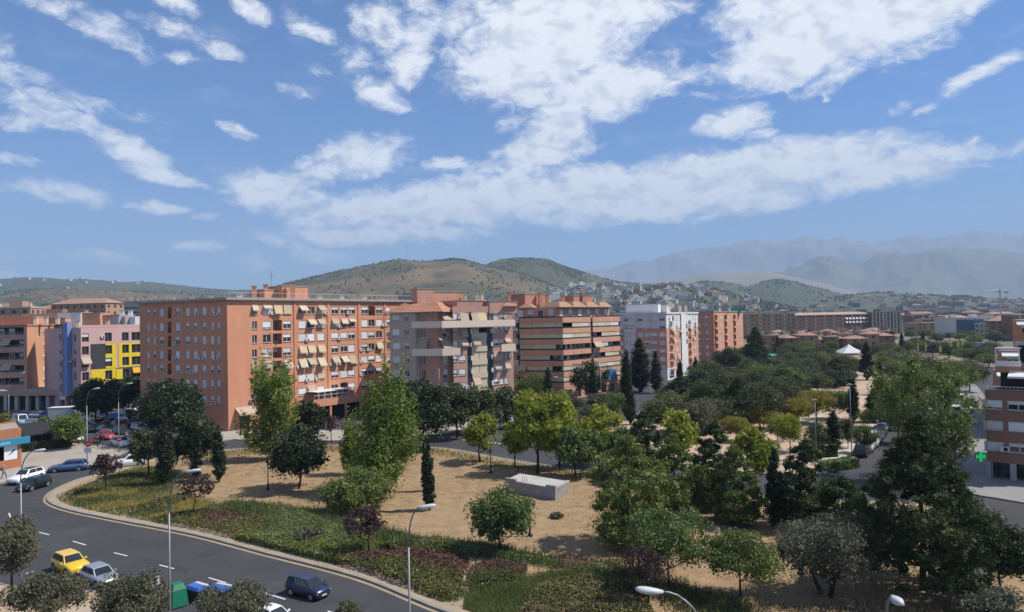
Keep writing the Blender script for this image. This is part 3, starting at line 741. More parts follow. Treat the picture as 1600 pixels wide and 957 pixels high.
# hipped tiled roofs
def tiled(parent, ring_, z, rise, inset, m=TERRA, over=.8, courses=True):
    r = offset(ccw([tuple(p)[:2] for p in ring_]), over); q = offset(r, -inset); n = len(r)
    mb = MB()
    for i in range(n):
        j = (i+1) % n; a, b, c, d = Vector((*r[i], z)), Vector((*r[j], z)), Vector((*q[j], z+rise)), Vector((*q[i], z+rise))
        K = 7
        for k in range(K):               # courses of tile, each lapping the next
            t0, t1 = k/K, (k+1)/K; s0 = Vector((0,0,.05))
            mb.poly([a.lerp(d, t0)+s0, b.lerp(c, t0)+s0, b.lerp(c, t1), a.lerp(d, t1)], m)
            mb.poly([a.lerp(d, t0), b.lerp(c, t0), b.lerp(c, t0)+s0, a.lerp(d, t0)+s0], m)
    mb.poly([(*p, z+rise) for p in q], m); mb.poly([(*p, z-.12) for p in reversed(r)], EAVE)
    for i in range(n):
        j = (i+1) % n; mb.poly([(*r[i], z-.12), (*r[j], z-.12), (*r[j], z+.002), (*r[i], z+.002)], EAVE)
    return mb.build('tiled_roof', parent=parent)
tiled(b4, [L4, M4, Vector(COLpt(690, 137.5)), B2+Vector((.3,.4)), Vector(COLpt(705,149)), L4+Vector((.6,.8))*4], Z4+.02, 2.0, 4.0)
tiled(b4, [Vector(COLpt(737, 145)), Vector(COLpt(762, 146)), Vector(COLpt(764,154)), Vector(COLpt(739,153))], Z4+1.05, 1.5, 2.0)
tiled(b4, [Vector(COLpt(790, 146)), R4+dLit*.6, Vector(COLpt(806,155)), Vector(COLpt(792,154))], Z4+1.05, .9, 1.5)
roof_box(b4, *COLpt(722, 146.5), 6.2, 7, Z4-.5, 2.7, fr4.ang, BR_R, 'roof_storey', CONC, .1)
roof_box(b4, *COLpt(661, 146.5), 3.8, 2.5, Z4+1.0, 3.9, fr4.ang, BR_R, 'lift_house', CONC, .12)
roof_box(b4, *COLpt(692, 153), 8.5, 4, Z4+1.0, 3.4, fr4.ang, BR_P, 'lift_house', CONC, .12)
roof_box(b4, *COLpt(775, 148.5), 7, 6, Z4-.5, 2.5, fr4.ang, BR_R, 'roof_storey', CONC, .1)
for px, d in ((728,153),(746,153),(754,153)): chimney(b4, *COLpt(px, d), Z4+1, 3.0, PLASC, .55)
p = COLpt(671, 148.6); mb = MB(); mb.tube([(p[0],p[1],Z4+3.6),(p[0],p[1],Z4+4.6)], .07, 6, WHITE)
mb.tube([(p[0],p[1]-.05,Z4+4.6),(p[0],p[1]+.3,Z4+4.6)], [.55,.1], 12, WHITE); mb.build('satellite_dish', parent=b4)

# ------------------------------------------------------------------ salmon block with continuous balcony bands
C5 = Vector(COLpt(879, 163)); L5 = Vector(COLpt(798, 168)); R5 = Vector(COLpt(968.5, 181))
b5 = thing('apartment_building', 'salmon apartment block ringed by long balcony bands with drawn cream blinds', 'apartment building', (C5.x, C5.y, 0))
QX = lambda X: 790+X/4.786
QY = lambda Y: 450+Y/4.786
f5l, f5r = Fac(L5, C5), Fac(C5, R5)
zc5 = [f5r.uz(880.5, QY(v))[1] for v in (222,303,388,470,550,630,712)]     # top of each parapet / dark line under it
st = (zc5[1]-zc5[6])/5
tops = [zc5[0]] + [zc5[1]-st*k for k in range(6)]
BL = mat('dark_blue_rail', (.035,.04,.055), .4)
BLIND = mat('drawn_blind', (.62,.56,.38), .85, (.55,.50,.34), 1.2, rnd=.12, trans=.1); BLIND2 = mat('pale_blind', (.70,.68,.58), .85, (.62,.60,.51), 1.2, rnd=.12, trans=.1)
mb = MB()
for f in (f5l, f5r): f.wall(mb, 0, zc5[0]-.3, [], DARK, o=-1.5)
for a, b in ((R5, R5+Vector((-.3,.95))*15), (R5+Vector((-.3,.95))*15, L5+Vector((.3,.95))*15), (L5+Vector((.3,.95))*15, L5)): Fac(a, b).wall(mb, 0, zc5[0]-.3, [], BR_P)
mb.build('wall', parent=b5)
off5 = {0:1.05}
for f, lit in ((f5l, 0), (f5r, 1)):
    ugap = f5r.u(QX(650), 560)
    for k in range(7):
        zt_ = tops[0]-st*k; segs = [(0, f.L)]
        if lit: segs = [(0, ugap-.45), (ugap+.45, f.L)]
        elif k < 5: segs = [(f5l.u(QX(103), 560)+.1, f.L)]
        for (a, b) in segs:
            a2 = a+(0.19 if lit and a == 0 else 0)
            mb = MB(); f.box(mb, a2, b, zt_-1.0, zt_, -.18, 0, BR_P); f.box(mb, a2, b, zt_-1.22, zt_-1.003, -1.5, 0.0, BR_P); mb.build('balcony_band', parent=b5)
            mb = MB(); f.box(mb, a2, b, zt_+.02, zt_+.34, -.12, -.05, BL); mb.build('dark_rail', parent=b5)
            # blinds hang from the slab above, in lengths
            if k == 0: continue
            u = a+.1; zz = zt_+st-1.25
            rr = random.Random(k*7+lit*3+int(a)); openk = {(3,1),(4,1)}
            while u < b-.5:
                w = rr.choice((2.6,3.3,3.8)); w = min(w, b-u-.05); q = rr.random()
                op = q < (.5 if k in (3,4) else .14)
                if k == 5 and not lit: op = q < .7
                if not op:
                    drop = rr.choice((1,1,1,.85)); mb = MB(); f.box(mb, u, u+w-.06, zz-(st-1.5)*drop-.25, zz+.03, -.16 , -.11, BLIND if not lit or rr.random() < .5 else BLIND2); mb.build('roller_blind', parent=b5)
                elif rr.random() < .35: awning(b5, f, u+w/2, zz, w, 1.0, .8, 2)
                else:
                    for q_ in range(2): 
                        if rr.random() < .7: window(b5, f, u+w*(.27+.46*q_), zz-1.0, 1.1, 1.9, rr.choice((0,.4,1)), depth=0, sill=False, o=-1.44)
                u += w
# dark vertical joint, left flank with windows, corner shop
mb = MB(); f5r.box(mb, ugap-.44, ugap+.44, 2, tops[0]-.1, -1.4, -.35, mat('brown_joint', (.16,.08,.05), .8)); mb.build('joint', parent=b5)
ul = f5l.u(QX(103), 560); mb = MB(); H = []; WL = []
for k in range(7):
    for px in (803.0, ):
        u = 1.2; z = tops[0]-st*k-1.9+1.5; H.append((u-.6,u+.6,z-.65,z+.65,.2,None)); WL.append((u,z))
f5l.wall(mb, 0, tops[0]-.4, H, BR_P, 0, ul-.6, o=.1); f5l.box(mb, ul-.55, ul+.05, 8, tops[0]-.2, -1.4, -.2, DKP); mb.build('flank_wall', parent=b5)
for u, z in WL: window(b5, f5l, u, z, 1.2, 1.3, rd.choice((.6,1)), o=.1)
zt_ = tops[6]-1.3
for f in (f5l, f5r):
    mb = MB(); H = []
    for u in np.arange(2.0, f.L-1.5, 3.6): H.append((u-1.1, u+1.1, .3, min(3.2, zt_-.4), .4, None))
    f.wall(mb, 0, zt_, H, BR_P, o=-.02 if f is f5r else -.03); mb.build('ground_floor', parent=b5)
    for a, b, c, e, *_ in H: window(b5, f, (a+b)/2, (c+e)/2, b-a, e-c, 0, .3, BLACKM, sill=False, name='shop_window')
u = f5r.u(955, 605); mb = MB(); f5r.box(mb, u-2.2, u+2.2, 3.3, 6.0, .05, .25, mat('blue_banner', (.08,.26,.42), .6, (.05,.18,.33), 1.0)); mb.build('shop_banner', parent=b5)
# set-back attic with little tiled roofs, planters, chimneys
AT5 = MB(); n5 = -f5r.n; nl5 = -f5l.n
ar = [tuple(C5+n5*3.2+nl5*3.2), tuple(R5+n5*3.2), tuple(R5+Vector((-.3,.95))*13), tuple(L5+Vector((.3,.95))*13), tuple(L5+nl5*3.2)]
mb = MB(); mb.prism(ccw(ar), tops[0]-.3, tops[0]+2.6, BR_P, GRAVEL); mb.build('attic', parent=b5)
fA, fB = Fac(ar[4], ar[0]), Fac(ar[0], ar[1])
for f, cnt in ((fA, 4), (fB, 6)):
    for k in range(cnt): window(b5, f, f.L*(k+.5)/cnt, tops[0]+1.0, 1.3, 1.9, rd.choice((0,.6,1)), depth=-.06, sill=False)
for k in range(4):
    u0 = fB.L*(k/4)+.3; u1 = fB.L*((k+1)/4)-.2; ring4 = [tuple(fB.pt(u0,0,.9).xy), tuple(fB.pt(u1,0,.9).xy), tuple(fB.pt(u1,0,-5).xy), tuple(fB.pt(u0,0,-5).xy)]
    tiled(b5, ring4, tops[0]+2.62, 1.3, 1.9, mat('sandy_tile', (.42,.26,.17), .9, (.33,.20,.13), 2.5), .25)
tiled(b5, [tuple(fA.pt(1,0,.6).xy), tuple(fA.pt(fA.L*.45,0,.6).xy), tuple(fA.pt(fA.L*.45,0,-6).xy), tuple(fA.pt(1,0,-6).xy)], tops[0]+2.62, .9, 2, MATS['sandy_tile'], .2)
ROSE = mat('rose_render', (.50,.22,.17), .9, (.44,.19,.145), .6)
roof_box(b5, *COLpt(826, 176), 7.5, 5, tops[0]+2.6, 3.4, fB.ang, ROSE, 'lift_house', CONC, .15); roof_box(b5, *COLpt(903, 186), 8, 4, tops[0]+2.6, 3.0, fB.ang, ROSE, 'lift_house', CONC, .15)
for px, d, h in ((796,172,4.2),(845,174,4.0),(856,175,3.6),(880,180,3.5),(912,184,3.6)): chimney(b5, *COLpt(px, d), tops[0]+2.6, h-.3, BR_P, .8)

# ------------------------------------------------------------------ white and brick block
VX = lambda X: 900+X/3.989
VY = lambda Y: 400+Y/3.989
C6 = Vector(COLpt(1041, 208)); L6 = Vector(COLpt(962, 213)); R6 = Vector(COLpt(1090.5, 236))
b6 = thing('apartment_building', 'white topped apartment block with orange brick middle and white corner shop', 'apartment building', (C6.x, C6.y, 0))
f6l, f6r = Fac(L6, C6), Fac(C6, R6)
ztop = f6r.uz(1042, VY(362))[1]; zw = f6l.uz(1040, VY(452))[1]
r6 = [f6l.uz(1035, VY(v))[1] for v in (392,440,492,543,595,645,694)]
mb = MB(); mbw = MB(); items = []
Hl = []
for i, z in enumerate(r6):
    for X, w in ((282,1.3),(317,1.2),(352,1.2),(402,1.5),(452,2.2),(484,2.2),(540,1.7)):
        u = f6l.u(VX(X), 540); Hl.append((u-w/2,u+w/2,z-.65,z+.65,.2,None)); items.append((f6l,u,z,w,1.3))
Hr = []
for i, z in enumerate(r6):
    for X, w in ((585,1.3),(610,1.3),(632,1.3),(652,1.2),(690,1.2),(712,1.3),(733,1.3),(748,1.2)):
        u, _ = f6r.uz(VX(X), 540); zz = z; Hr.append((u-w/2,u+w/2,zz-.65,zz+.65,.2,None)); items.append((f6r,u,zz,w,1.3))
f6l.wall(mb, 3.6, zw, Hl, BR_P); f6r.wall(mb, 3.6, zw, Hr, BR_P)
f6l.wall(mbw, zw, ztop, Hl, WHT); f6r.wall(mbw, zw, ztop, Hr, WHT); f6l.wall(mbw, 0, 3.6, [], WHT); f6r.wall(mbw, 0, 3.6, [(2,6,.4,2.9,.4,DARK),(8,12,.4,2.9,.4,DARK),(18,24,.4,2.9,.4,DARK)], WHT)
bk = [R6, R6+Vector((-.4,.92))*15, L6+Vector((.2,1))*18, L6]
for a, b in zip(bk[:-1], bk[1:]): Fac(a, b).wall(mb, 0, ztop, [], BR_P)
mb.build('brick_wall', parent=b6); mbw.build('white_wall', parent=b6)
for f, u, z, w, h in items:
    window(b6, f, u, z, w, h, rd.choice((.4,.8,1,1)))
    if f is f6r and rd.random() < .35: awning(b6, f, u, z+.9, 1.6, .7, .8, 2)
for a, b in ((303,375),):
    ua, ub = f6l.u(VX(a), 540), f6l.u(VX(b), 540); mb = MB(); f6l.wall(mb, 1, ztop+.6, [h_ for h_ in Hl if ua < (h_[0]+h_[1])/2 < ub], WHT, ua, ub, o=.25); mb.build('white_bay', parent=b6)
ua, ub = f6r.u(VX(655), 540), f6r.u(VX(692), 540); mb = MB(); f6r.wall(mb, 1, ztop+.4, [], WHT, ua, ub, o=.25); mb.build('white_bay', parent=b6)
for i, z in enumerate(r6):
    for X in (597, 712):
        u = f6r.u(VX(X), 540); mb = MB(); f6r.box(mb, u-1.5, u+1.5, z-1.4, z-.75, 0.02, .9, WHT if i < 2 else BR_P); mb.build('balcony', parent=b6)
footprint_roof(b6, [L6, C6, R6, bk[1], bk[2]], ztop, WHT, .5, .35)
roof_box(b6, *COLpt(1006, 219), 10, 7, ztop+.5, 2.6, f6l.ang, WHT, 'lift_house', CONC, .15); roof_box(b6, *COLpt(1030, 224), 6, 6, ztop+.5, 2.4, f6l.ang, WHT, 'lift_house', CONC, .15)
for px in (1046,1072,1063): chimney(b6, *COLpt(px, 224), ztop+.5, 2.2, PLASC, .7)
mb = MB(); f6r.box(mb, 2.2, 5.8, 1.2, 3.3, .02, .1, mat('blue_shop_sign', (.06,.22,.5), .5, (.4,.5,.6), 1.2, .3)); mb.build('shop_sign', parent=b6)

# ------------------------------------------------------------------ orange block with stacked round balconies
C7 = Vector(COLpt(1115.5, 268)); L7 = Vector(COLpt(1086, 274)); R7 = Vector(COLpt(1161, 306))
b7 = thing('apartment_building', 'orange apartment block with stacks of dark balconies beyond the white block', 'apartment building', (C7.x, C7.y, 0))
f7l, f7r = Fac(L7, C7), Fac(C7, R7); z7 = f7l.uz(1114, VY(352))[1]
r7 = [f7l.uz(1112, VY(v))[1] for v in (387,435,480,524,569,612,655)]
mb = MB(); Hl = []; it = []
for z in r7:
    for X in (770,818): u = f7l.u(VX(X), 540); Hl.append((u-.7,u+.7,z-.65,z+.65,.2,None)); it.append((f7l,u,z,1.4,1.3))
Hr = []
for z in r7:
    for X in (877,937,992): u = f7r.u(VX(X), 540); Hr.append((u-2.1,u+2.1,z-1.3,z+1.1,1.4,DARK))
    for X in (908,962,1015,1035): u = f7r.u(VX(X), 540); Hr.append((u-.6,u+.6,z-.65,z+.65,.2,None)); it.append((f7r,u,z,1.2,1.3))
f7l.wall(mb, 0, z7, Hl, BR_O); f7r.wall(mb, 0, z7, Hr, PLASC if False else BR_P)
for a, b in ((R7, R7+Vector((-.4,.92))*14), (R7+Vector((-.4,.92))*14, L7+Vector((.2,1))*16), (L7+Vector((.2,1))*16, L7)): Fac(a, b).wall(mb, 0, z7, [], BR_O)
mb.build('wall', parent=b7)
for f, u, z, w, h in it: window(b7, f, u, z, w, h, rd.choice((.6,1,1)))
for z in r7:
    for X in (877,937,992): u = f7r.u(VX(X), 540); mb = MB(); f7r.box(mb, u-2.2, u+2.2, z-1.5, z-.75, .02, .55, BR_P); mb.build('balcony', parent=b7)
footprint_roof(b7, [L7, C7, R7, R7+Vector((-.4,.92))*14, L7+Vector((.2,1))*16], z7, EAVE, .35, .3)
mb = MB(); GREENT = mat('green_tarpaulin', (.05,.30,.20), .6); p = COLpt(1153, 300); mb.prism([(p[0]-2.5,p[1]-2),(p[0]+2.5,p[1]-2),(p[0]+2.5,p[1]+2),(p[0]-2.5,p[1]+2)], z7+.36, z7+2.0, GREENT); mb.build('tarpaulin', parent=b7)
for px in (1125,1140): chimney(b7, *COLpt(px, 285), z7+.36, 1.6, PLASC, .8)

# ------------------------------------------------------------------ far left: pink, blue and yellow block
C2 = Vector(COLpt(126, 157)); R2 = Vector(COLpt(223, 169)); L2 = Vector(COLpt(90, 164))
b2 = thing('apartment_building', 'pink apartment block with yellow panels and a blue vertical fin', 'apartment building', (C2.x, C2.y, 0))
YX = lambda X: X/6.957
YY = lambda Y: 425+Y/6.957
f2l, f2r = Fac(L2, C2), Fac(C2, R2)
PINK = mat('pink_render', (.56,.36,.335), .9, (.50,.315,.295), .5, col3=(.60,.40,.37), scale3=.1)
YEL = mat('yellow_panel', (.72,.55,.03), .6, (.66,.49,.03), 1.0); BLUEP = mat('blue_fin_paint', (.20,.27,.52), .7, (.17,.23,.45), .8)
GREYP = mat('taupe_panel', (.20,.165,.145), .8, (.17,.14,.125), .8); DGL = mat('dark_glazed_panel', (.05,.052,.055), .25, (.07,.07,.075), 1.5)
z2t = f2r.uz(127, 508.5)[1]
r2 = [f2r.uz(133, y)[1] for y in (528,548.5,568,588.5)]; st2 = (r2[0]-r2[3])/3
mb = MB(); H = []; it = []
for k in range(5):
    z = r2[0]-st2*k
    for X, w, h, kind in ((930,1.5,1.9,0),(1180,1.6,2.0,0),(1365,1.6,2.0,0),(1485,2.4,2.0,0)):
        u = f2r.u(YX(X), 560); H.append((u-w/2,u+w/2,z-h/2,z+h/2,.25,None)); it.append((f2r,u,z,w,h))
f2r.wall(mb, 3.6, z2t, H, PINK)
H2 = []
for k in range(5):
    z = r2[0]-st2*k
    for X, w in ((658,.9),(700,.9),(815,1.1)): u = f2l.u(YX(X), 560); H2.append((u-w/2,u+w/2,z-.85,z+.85,.3,None)); it.append((f2l,u,z,w,1.7))
f2l.wall(mb, 3.6, z2t-.6, H2, PINK)
for a, b in ((R2, R2+Vector((-.8,.5))*16), (R2+Vector((-.8,.5))*16, L2+Vector((-.7,.7))*14), (L2+Vector((-.7,.7))*14, L2)): Fac(a, b).wall(mb, 0, z2t-.6, [], PINK)
mb.build('wall', parent=b2)
for f, u, z, w, h in it: window(b2, f, u, z, w, h, rd.choice((0,0,0,.3)), depth=.22, frame=METAL, sill=False)
# coloured panels stand proud of the render, cut round the windows
def panel(X0, X1, k0, k1, m, name):
    a, b = f2r.u(YX(X0), 560), f2r.u(YX(X1), 560); za = r2[0]-st2*(k1)+st2*.02-st2*.5; zb_ = r2[0]-st2*k0+st2*.48
    mb = MB(); f2r.wall(mb, za, zb_, H, m, a, b, o=.06); mb.build(name, parent=b2)
panel(985,1145,1,2,DGL,'dark_panel'); panel(1147,1262,1,2,YEL,'yellow_panel'); panel(1290,1530,1,2,YEL,'yellow_panel'); panel(985,1255,3,3,YEL,'yellow_panel'); panel(1262,1530,3,3,DGL,'dark_panel'); panel(1290,1440,4,4,DGL,'dark_panel')
ua, ub = f2r.u(YX(1335), 570), f2r.u(YX(1400), 570); mb = MB(); f2r.wall(mb, r2[3]-1.2, r2[3]+1.2, [], YEL, ua-1.6, ua-.1, o=.12); mb.build('yellow_panel', parent=b2)
u0, u1 = f2l.u(106), f2l.u(112.5); mb = MB(); f2l.box(mb, u0, u1, 4.0, z2t+.8, .003, 1.0, BLUEP); mb.build('blue_fin', parent=b2)
u0, u1 = f2l.u(97.5), f2l.u(105.8); mb = MB(); f2l.wall(mb, 3.8, z2t-.1, H2, GREYP, u0, u1, o=.08); mb.build('taupe_panel', parent=b2)
for X, k, w in ((690,2,1.8),(800,2,1.8)): awning(b2, f2l, f2l.u(YX(X), 560), r2[0]-st2*k+1.2, w, .9, .9, 2)
awning(b2, f2r, f2r.u(YX(930), 560), r2[2]+1.2, 2.1, 1.2, 1.0, 2)
awning(b2, f2r, f2r.u(YX(1490), 580), r2[3]+1.15, 2.3, 1.0, .5, 2, mtl=mat('orange_awning', (.75,.36,.02), .8))
ac_unit(b2, f2r, f2r.u(YX(1115), 530), r2[0]+.1)
mb = MB()
for f in (f2l, f2r):
    for u in np.arange(.4, f.L, 3.3): f.box(mb, u-.35, u+.35, 0, 3.6, -.8, -.05, PINK)
mb.build('arcade_pillar', parent=b2)['kind'] = 'stuff'
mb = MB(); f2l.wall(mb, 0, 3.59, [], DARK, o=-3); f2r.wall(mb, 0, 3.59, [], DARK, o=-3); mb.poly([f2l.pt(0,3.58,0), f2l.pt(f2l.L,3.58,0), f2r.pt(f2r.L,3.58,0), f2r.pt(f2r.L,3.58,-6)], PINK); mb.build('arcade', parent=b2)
mb = MB(); mb.prism(ccw([tuple(L2), tuple(C2), tuple(R2), tuple(R2+Vector((-.8,.5))*16), tuple(L2+Vector((-.7,.7))*14)]), z2t-.62, z2t-.55, GRAVEL); mb.build('roof', parent=b2)
mb = MB(); f2l.box(mb, f2l.u(80), f2l.u(94), 4.0, 4.9, 1.2, 1.3, WHITE) if False else f2l.box(mb, 1.2, 4.2, 2.7, 3.5, .0, .12, mat('white_sign', (.68,.68,.72), .6)); mb.build('shop_sign', parent=b2)
GRB = mat('grey_tank', (.36,.32,.33), .7)
roof_box(b2, *COLpt(193, 172), 4, 3, z2t-.5, 2.6, f2r.ang, GRB, 'plant_room'); roof_box(b2, *COLpt(203, 172), 4, 3, z2t-.5, 2.5, f2r.ang, GRB, 'plant_room'); roof_box(b2, *COLpt(214, 171), 2.6, 3, z2t-.5, 2.4, f2r.ang, WHT, 'plant_room')
for px in (191,204): chimney(b2, *COLpt(px, 174), z2t-.5, 4.0, WHITE, .9)

# ------------------------------------------------------------------ far left: orange block with dark balconies and an arcade
C1 = Vector(COLpt(42, 170)); L1 = Vector(COLpt(-30, 172)); R1 = Vector(COLpt(91, 186))
b1 = thing('apartment_building', 'orange apartment block with dark recessed balconies above a pillared arcade', 'apartment building', (C1.x, C1.y, 0))
f1l, f1r = Fac(L1, C1), Fac(C1, R1); z1 = f1r.uz(43, 509.5)[1]
rws = [f1r.uz(68, y)[1] for y in (518.5,538.5,557,576,594)]; st1 = (rws[0]-rws[4])/4
mb = MB(); H = []; it = []
for z in rws:
    for px, w in ((70,1.6),(83,2.6)): u = f1r.u(px, 560); H.append((u-w/2,u+w/2,z-.65,z+.65,.2,None)); it.append((f1r,u,z,w,1.3))
OR1 = mat('orange_render', (.56,.29,.165), .9, (.50,.25,.14), .5, col3=(.60,.33,.20), scale3=.1)
f1r.wall(mb, 4.2, z1, H, OR1); Hb = []
for k in range(5):
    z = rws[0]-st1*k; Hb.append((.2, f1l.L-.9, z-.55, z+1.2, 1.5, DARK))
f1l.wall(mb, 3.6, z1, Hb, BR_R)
for a, b in ((R1, R1+Vector((-.95,.3))*20), (R1+Vector((-.95,.3))*20, L1+Vector((0,1))*16), (L1+Vector((0,1))*16, L1)): Fac(a, b).wall(mb, 0, z1, [], OR1)
mb.build('wall', parent=b1)
for f, u, z, w, h in it: window(b1, f, u, z, w, h, rd.choice((.3,.6,1)))
for k in range(5):
    z = rws[0]-st1*k
    for q in range(4):
        u = f1l.L*(q+.5)/4.4
        if (k+q) % 3: window(b1, f1l, u, z+.1, 1.6, 1.7, rd.choice((0,.5)), depth=1.45, sill=False)
        if (k*2+q) % 4 == 0: awning(b1, f1l, u, z+1.15, 2.6, 1.0, .7, 2)
    railing(b1, f1l, .3, f1l.L-1, z-.55, .5, .02, METAL, 1.0)
# projecting arcade floor in front of both blocks
A_ = [L1+f1l.n*5, C1+f1l.n*5+Vector((1,0)), Vector(COLpt(92, 163.5)), R1]
mb = MB(); mb.prism(ccw([tuple(L1+f1l.n*4.5), tuple(Vector(COLpt(46,165))), tuple(Vector(COLpt(89.5,164.5))), tuple(R1), tuple(C1), tuple(L1)]), 3.5, 4.7, BR_R, CONC); mb.build('arcade_roof', parent=b1)
fa1 = Fac(Vector(COLpt(-20,166)), Vector(COLpt(89,165)))
for px in (7,24,41,57,73,88): mb = MB(); u = fa1.u(px, 620); fa1.box(mb, u-.4, u+.4, 0, 3.5, -1.0, -.2, STONE); mb.build('pillar', parent=b1)
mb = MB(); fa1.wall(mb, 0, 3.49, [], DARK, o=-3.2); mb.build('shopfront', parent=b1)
p = [tuple(L1), tuple(C1), tuple(R1), tuple(R1+Vector((-.95,.3))*20), tuple(L1+Vector((0,1))*16)]
footprint_roof(b1, p, z1, TERRA, .4, .3)
for px, d, w, h, m_ in ((20,178,14,1.9,BR_O),(62,186,16,1.6,OR1),(105,190,20,3.2,OR1),(117,189.6,6,3.4,WHT),(150,192,18,2.6,OR1)):
    q = COLpt(px, d); roof_box(b1 if px < 80 else b2, q[0], q[1], w, 6, z1+.4 if px < 80 else z2t-1, h if px < 80 else h+1.2, .1, m_, 'roof_storey', CONC, .12)
for px in (5,20,36,56,72,90,122,168,185): q = COLpt(px, 176 if px < 80 else 181); chimney(b1 if px < 95 else b2, q[0], q[1], z1+.3 if px < 95 else z2t-.6, 1.8, PLASC, .8)

# ------------------------------------------------------------------ right edge: brick block with terraces and pharmacy cross
C9 = Vector(COLpt(1535, 78.6)); R9 = Vector(COLpt(1640, 74.6))
b9 = thing('apartment_building', 'brown brick apartment block with planted roof terraces over a pillared ground floor', 'apartment building', (C9.x, C9.y, 0))
f9 = Fac(C9, R9); TX = lambda X: 1500+X/2.99; TY = lambda Y: 480+Y/2.99
z9t = f9.uz(1540, TY(388))[1]; z9b = f9.uz(1540, TY(720))[1]
r9 = [f9.uz(1552, TY(v))[1] for v in (456,553,650)]
BR9 = brick_mat('brown_brick', (.30,.165,.12), (.255,.135,.10), (.29,.18,.14))
mb = MB(); H = []; it = []
for z in r9:
    for X, w in ((155,1.85),(275,1.95),(400,1.9)): u = f9.u(TX(X), 660); H.append((u-w/2,u+w/2,z-.52,z+.52,.2,None)); it.append((u,z,w,1.04))
f9.wall(mb, z9b, z9t, H, BR9)
left9 = Fac(C9+Vector((.84,.54))*16, C9); left9.wall(mb, 0, z9t, [], BR9)
mb.build('wall', parent=b9)
for i, (u, z, w, h) in enumerate(it): window(b9, f9, u, z, w, h, .8 if i == 0 else 1 if i % 3 == 0 else .4 if i % 3 == 1 and i != 4 else 1)
ac_unit(b9, f9, f9.u(TX(210), 700), r9[2]-.2)
for px in (1546.5,1583,1622):
    mb = MB(); u = f9.u(px, 740); f9.box(mb, u-.28, u+.28, 0, z9b, -.6, -.03, STONE); mb.build('pillar', parent=b9)
SHOPG = mat('shop_glazing', (.03,.03,.032), .15, (.12,.10,.09), 1.6, .25)
mb = MB(); f9.wall(mb, 0, z9b-.01, [], SHOPG, o=-1.8); left9.wall(mb, 0, z9b-.01, [], SHOPG, o=-.4); mb.poly([f9.pt(0,z9b-.005,0), f9.pt(f9.L,z9b-.005,0), f9.pt(f9.L,z9b-.005,-2), f9.pt(0,z9b-.005,-2)], CONC); mb.build('shopfront', parent=b9)
pl9 = [tuple(C9), tuple(R9), tuple(R9+Vector((.84,.54))*16), tuple(C9+Vector((.84,.54))*16)]
mb = MB(); mb.prism(ccw(pl9), z9t-.5, z9t-.45, GRAVEL); mb.build('terrace_floor', parent=b9)
railing(b9, f9, .1, f9.L, z9t, .45, -.1, WHITE, .35); railing(b9, left9, .1, left9.L-.1, z9t, .45, -.1, WHITE, .35)
def setback(o0, u0, z0, z1_, m, name='upper_storey'):
    """a storey stepped back along the left flank"""
    d = Vector((.84,.54)); a = C9+d*o0+f9.d*u0; b = R9+d*o0
    mb = MB(); mb.prism(ccw([tuple(a), tuple(b), tuple(R9+d*16), tuple(C9+d*16+f9.d*u0)]), z0, z1_, m); return mb.build(name, parent=b9)
z_a = f9.uz(1545, TY(325))[1]; zL = 2.45
setback(2.4, .6, z9t-.45, z9t+1.9, DARK); setback(2.2, .3, z9t+1.903, z9t+2.9, BR9, 'parapet')
AWH = mat('white_awning', (.74,.73,.70), .7, trans=.2); d9 = Vector((.84,.54))
f9a = Fac(C9+d9*2.1+f9.d*1.6, R9+d9*2.1); awning(b9, f9a, f9a.L/2, z9t+2.0, f9a.L, .5, 2.1, 2, mtl=AWH)
setback(5.0, 1.4, z9t+2.903, z9t+4.9, DARK); setback(4.8, 1.2, z9t+4.903, z9t+5.3, mat('grey_slab', (.40,.40,.40), .8), 'parapet')
a9 = Vector(COLpt(1626, 79)); mb = MB(); mb.prism(ccw([tuple(a9), tuple(a9+Vector((14,-9))), tuple(a9+Vector((22,4))), tuple(a9+Vector((9,14)))]), z9t-.4, 18.5, BR9, GRAVEL); mb.build('upper_storey', parent=b9)  # unseen taller part, added to throw its shadow across the street
# pergola of white slats on the corner terrace, curved copper-coloured screen
fp = Fac(C9+d9*2.4+f9.d*.15, C9+d9*2.4+f9.d*2.5)
for k in range(9): mb = MB(); v = 2.6*k/8; mb.hexa([fp.pt(0,z9t+4.55,-v), fp.pt(2.3,z9t+4.55,-v), fp.pt(2.3,z9t+4.55,-v-.12), fp.pt(0,z9t+4.55,-v-.12), fp.pt(0,z9t+4.67,-v), fp.pt(2.3,z9t+4.67,-v), fp.pt(2.3,z9t+4.67,-v-.12), fp.pt(0,z9t+4.67,-v-.12)], WHITE); mb.build('pergola_slat', parent=b9)
for u in (.05, 2.25): mb = MB(); fp.box(mb, u-.05, u+.05, z9t+2.9, z9t+4.54, -.15, -.05, WHITE); mb.build('pergola_post', parent=b9)
fq = Fac(C9+d9*2.15+f9.d*.25, C9+d9*2.15+f9.d*2.6); mb = MB(); fq.box(mb, 0, 2.4, z9t+1.9, z9t+2.6, .0, .12, mat('copper_screen', (.42,.20,.12), .7)); fq.box(mb, 0, 2.4, z9t+2.603, z9t+3.2, -.1, .14, WHITE); mb.build('terrace_screen', parent=b9)
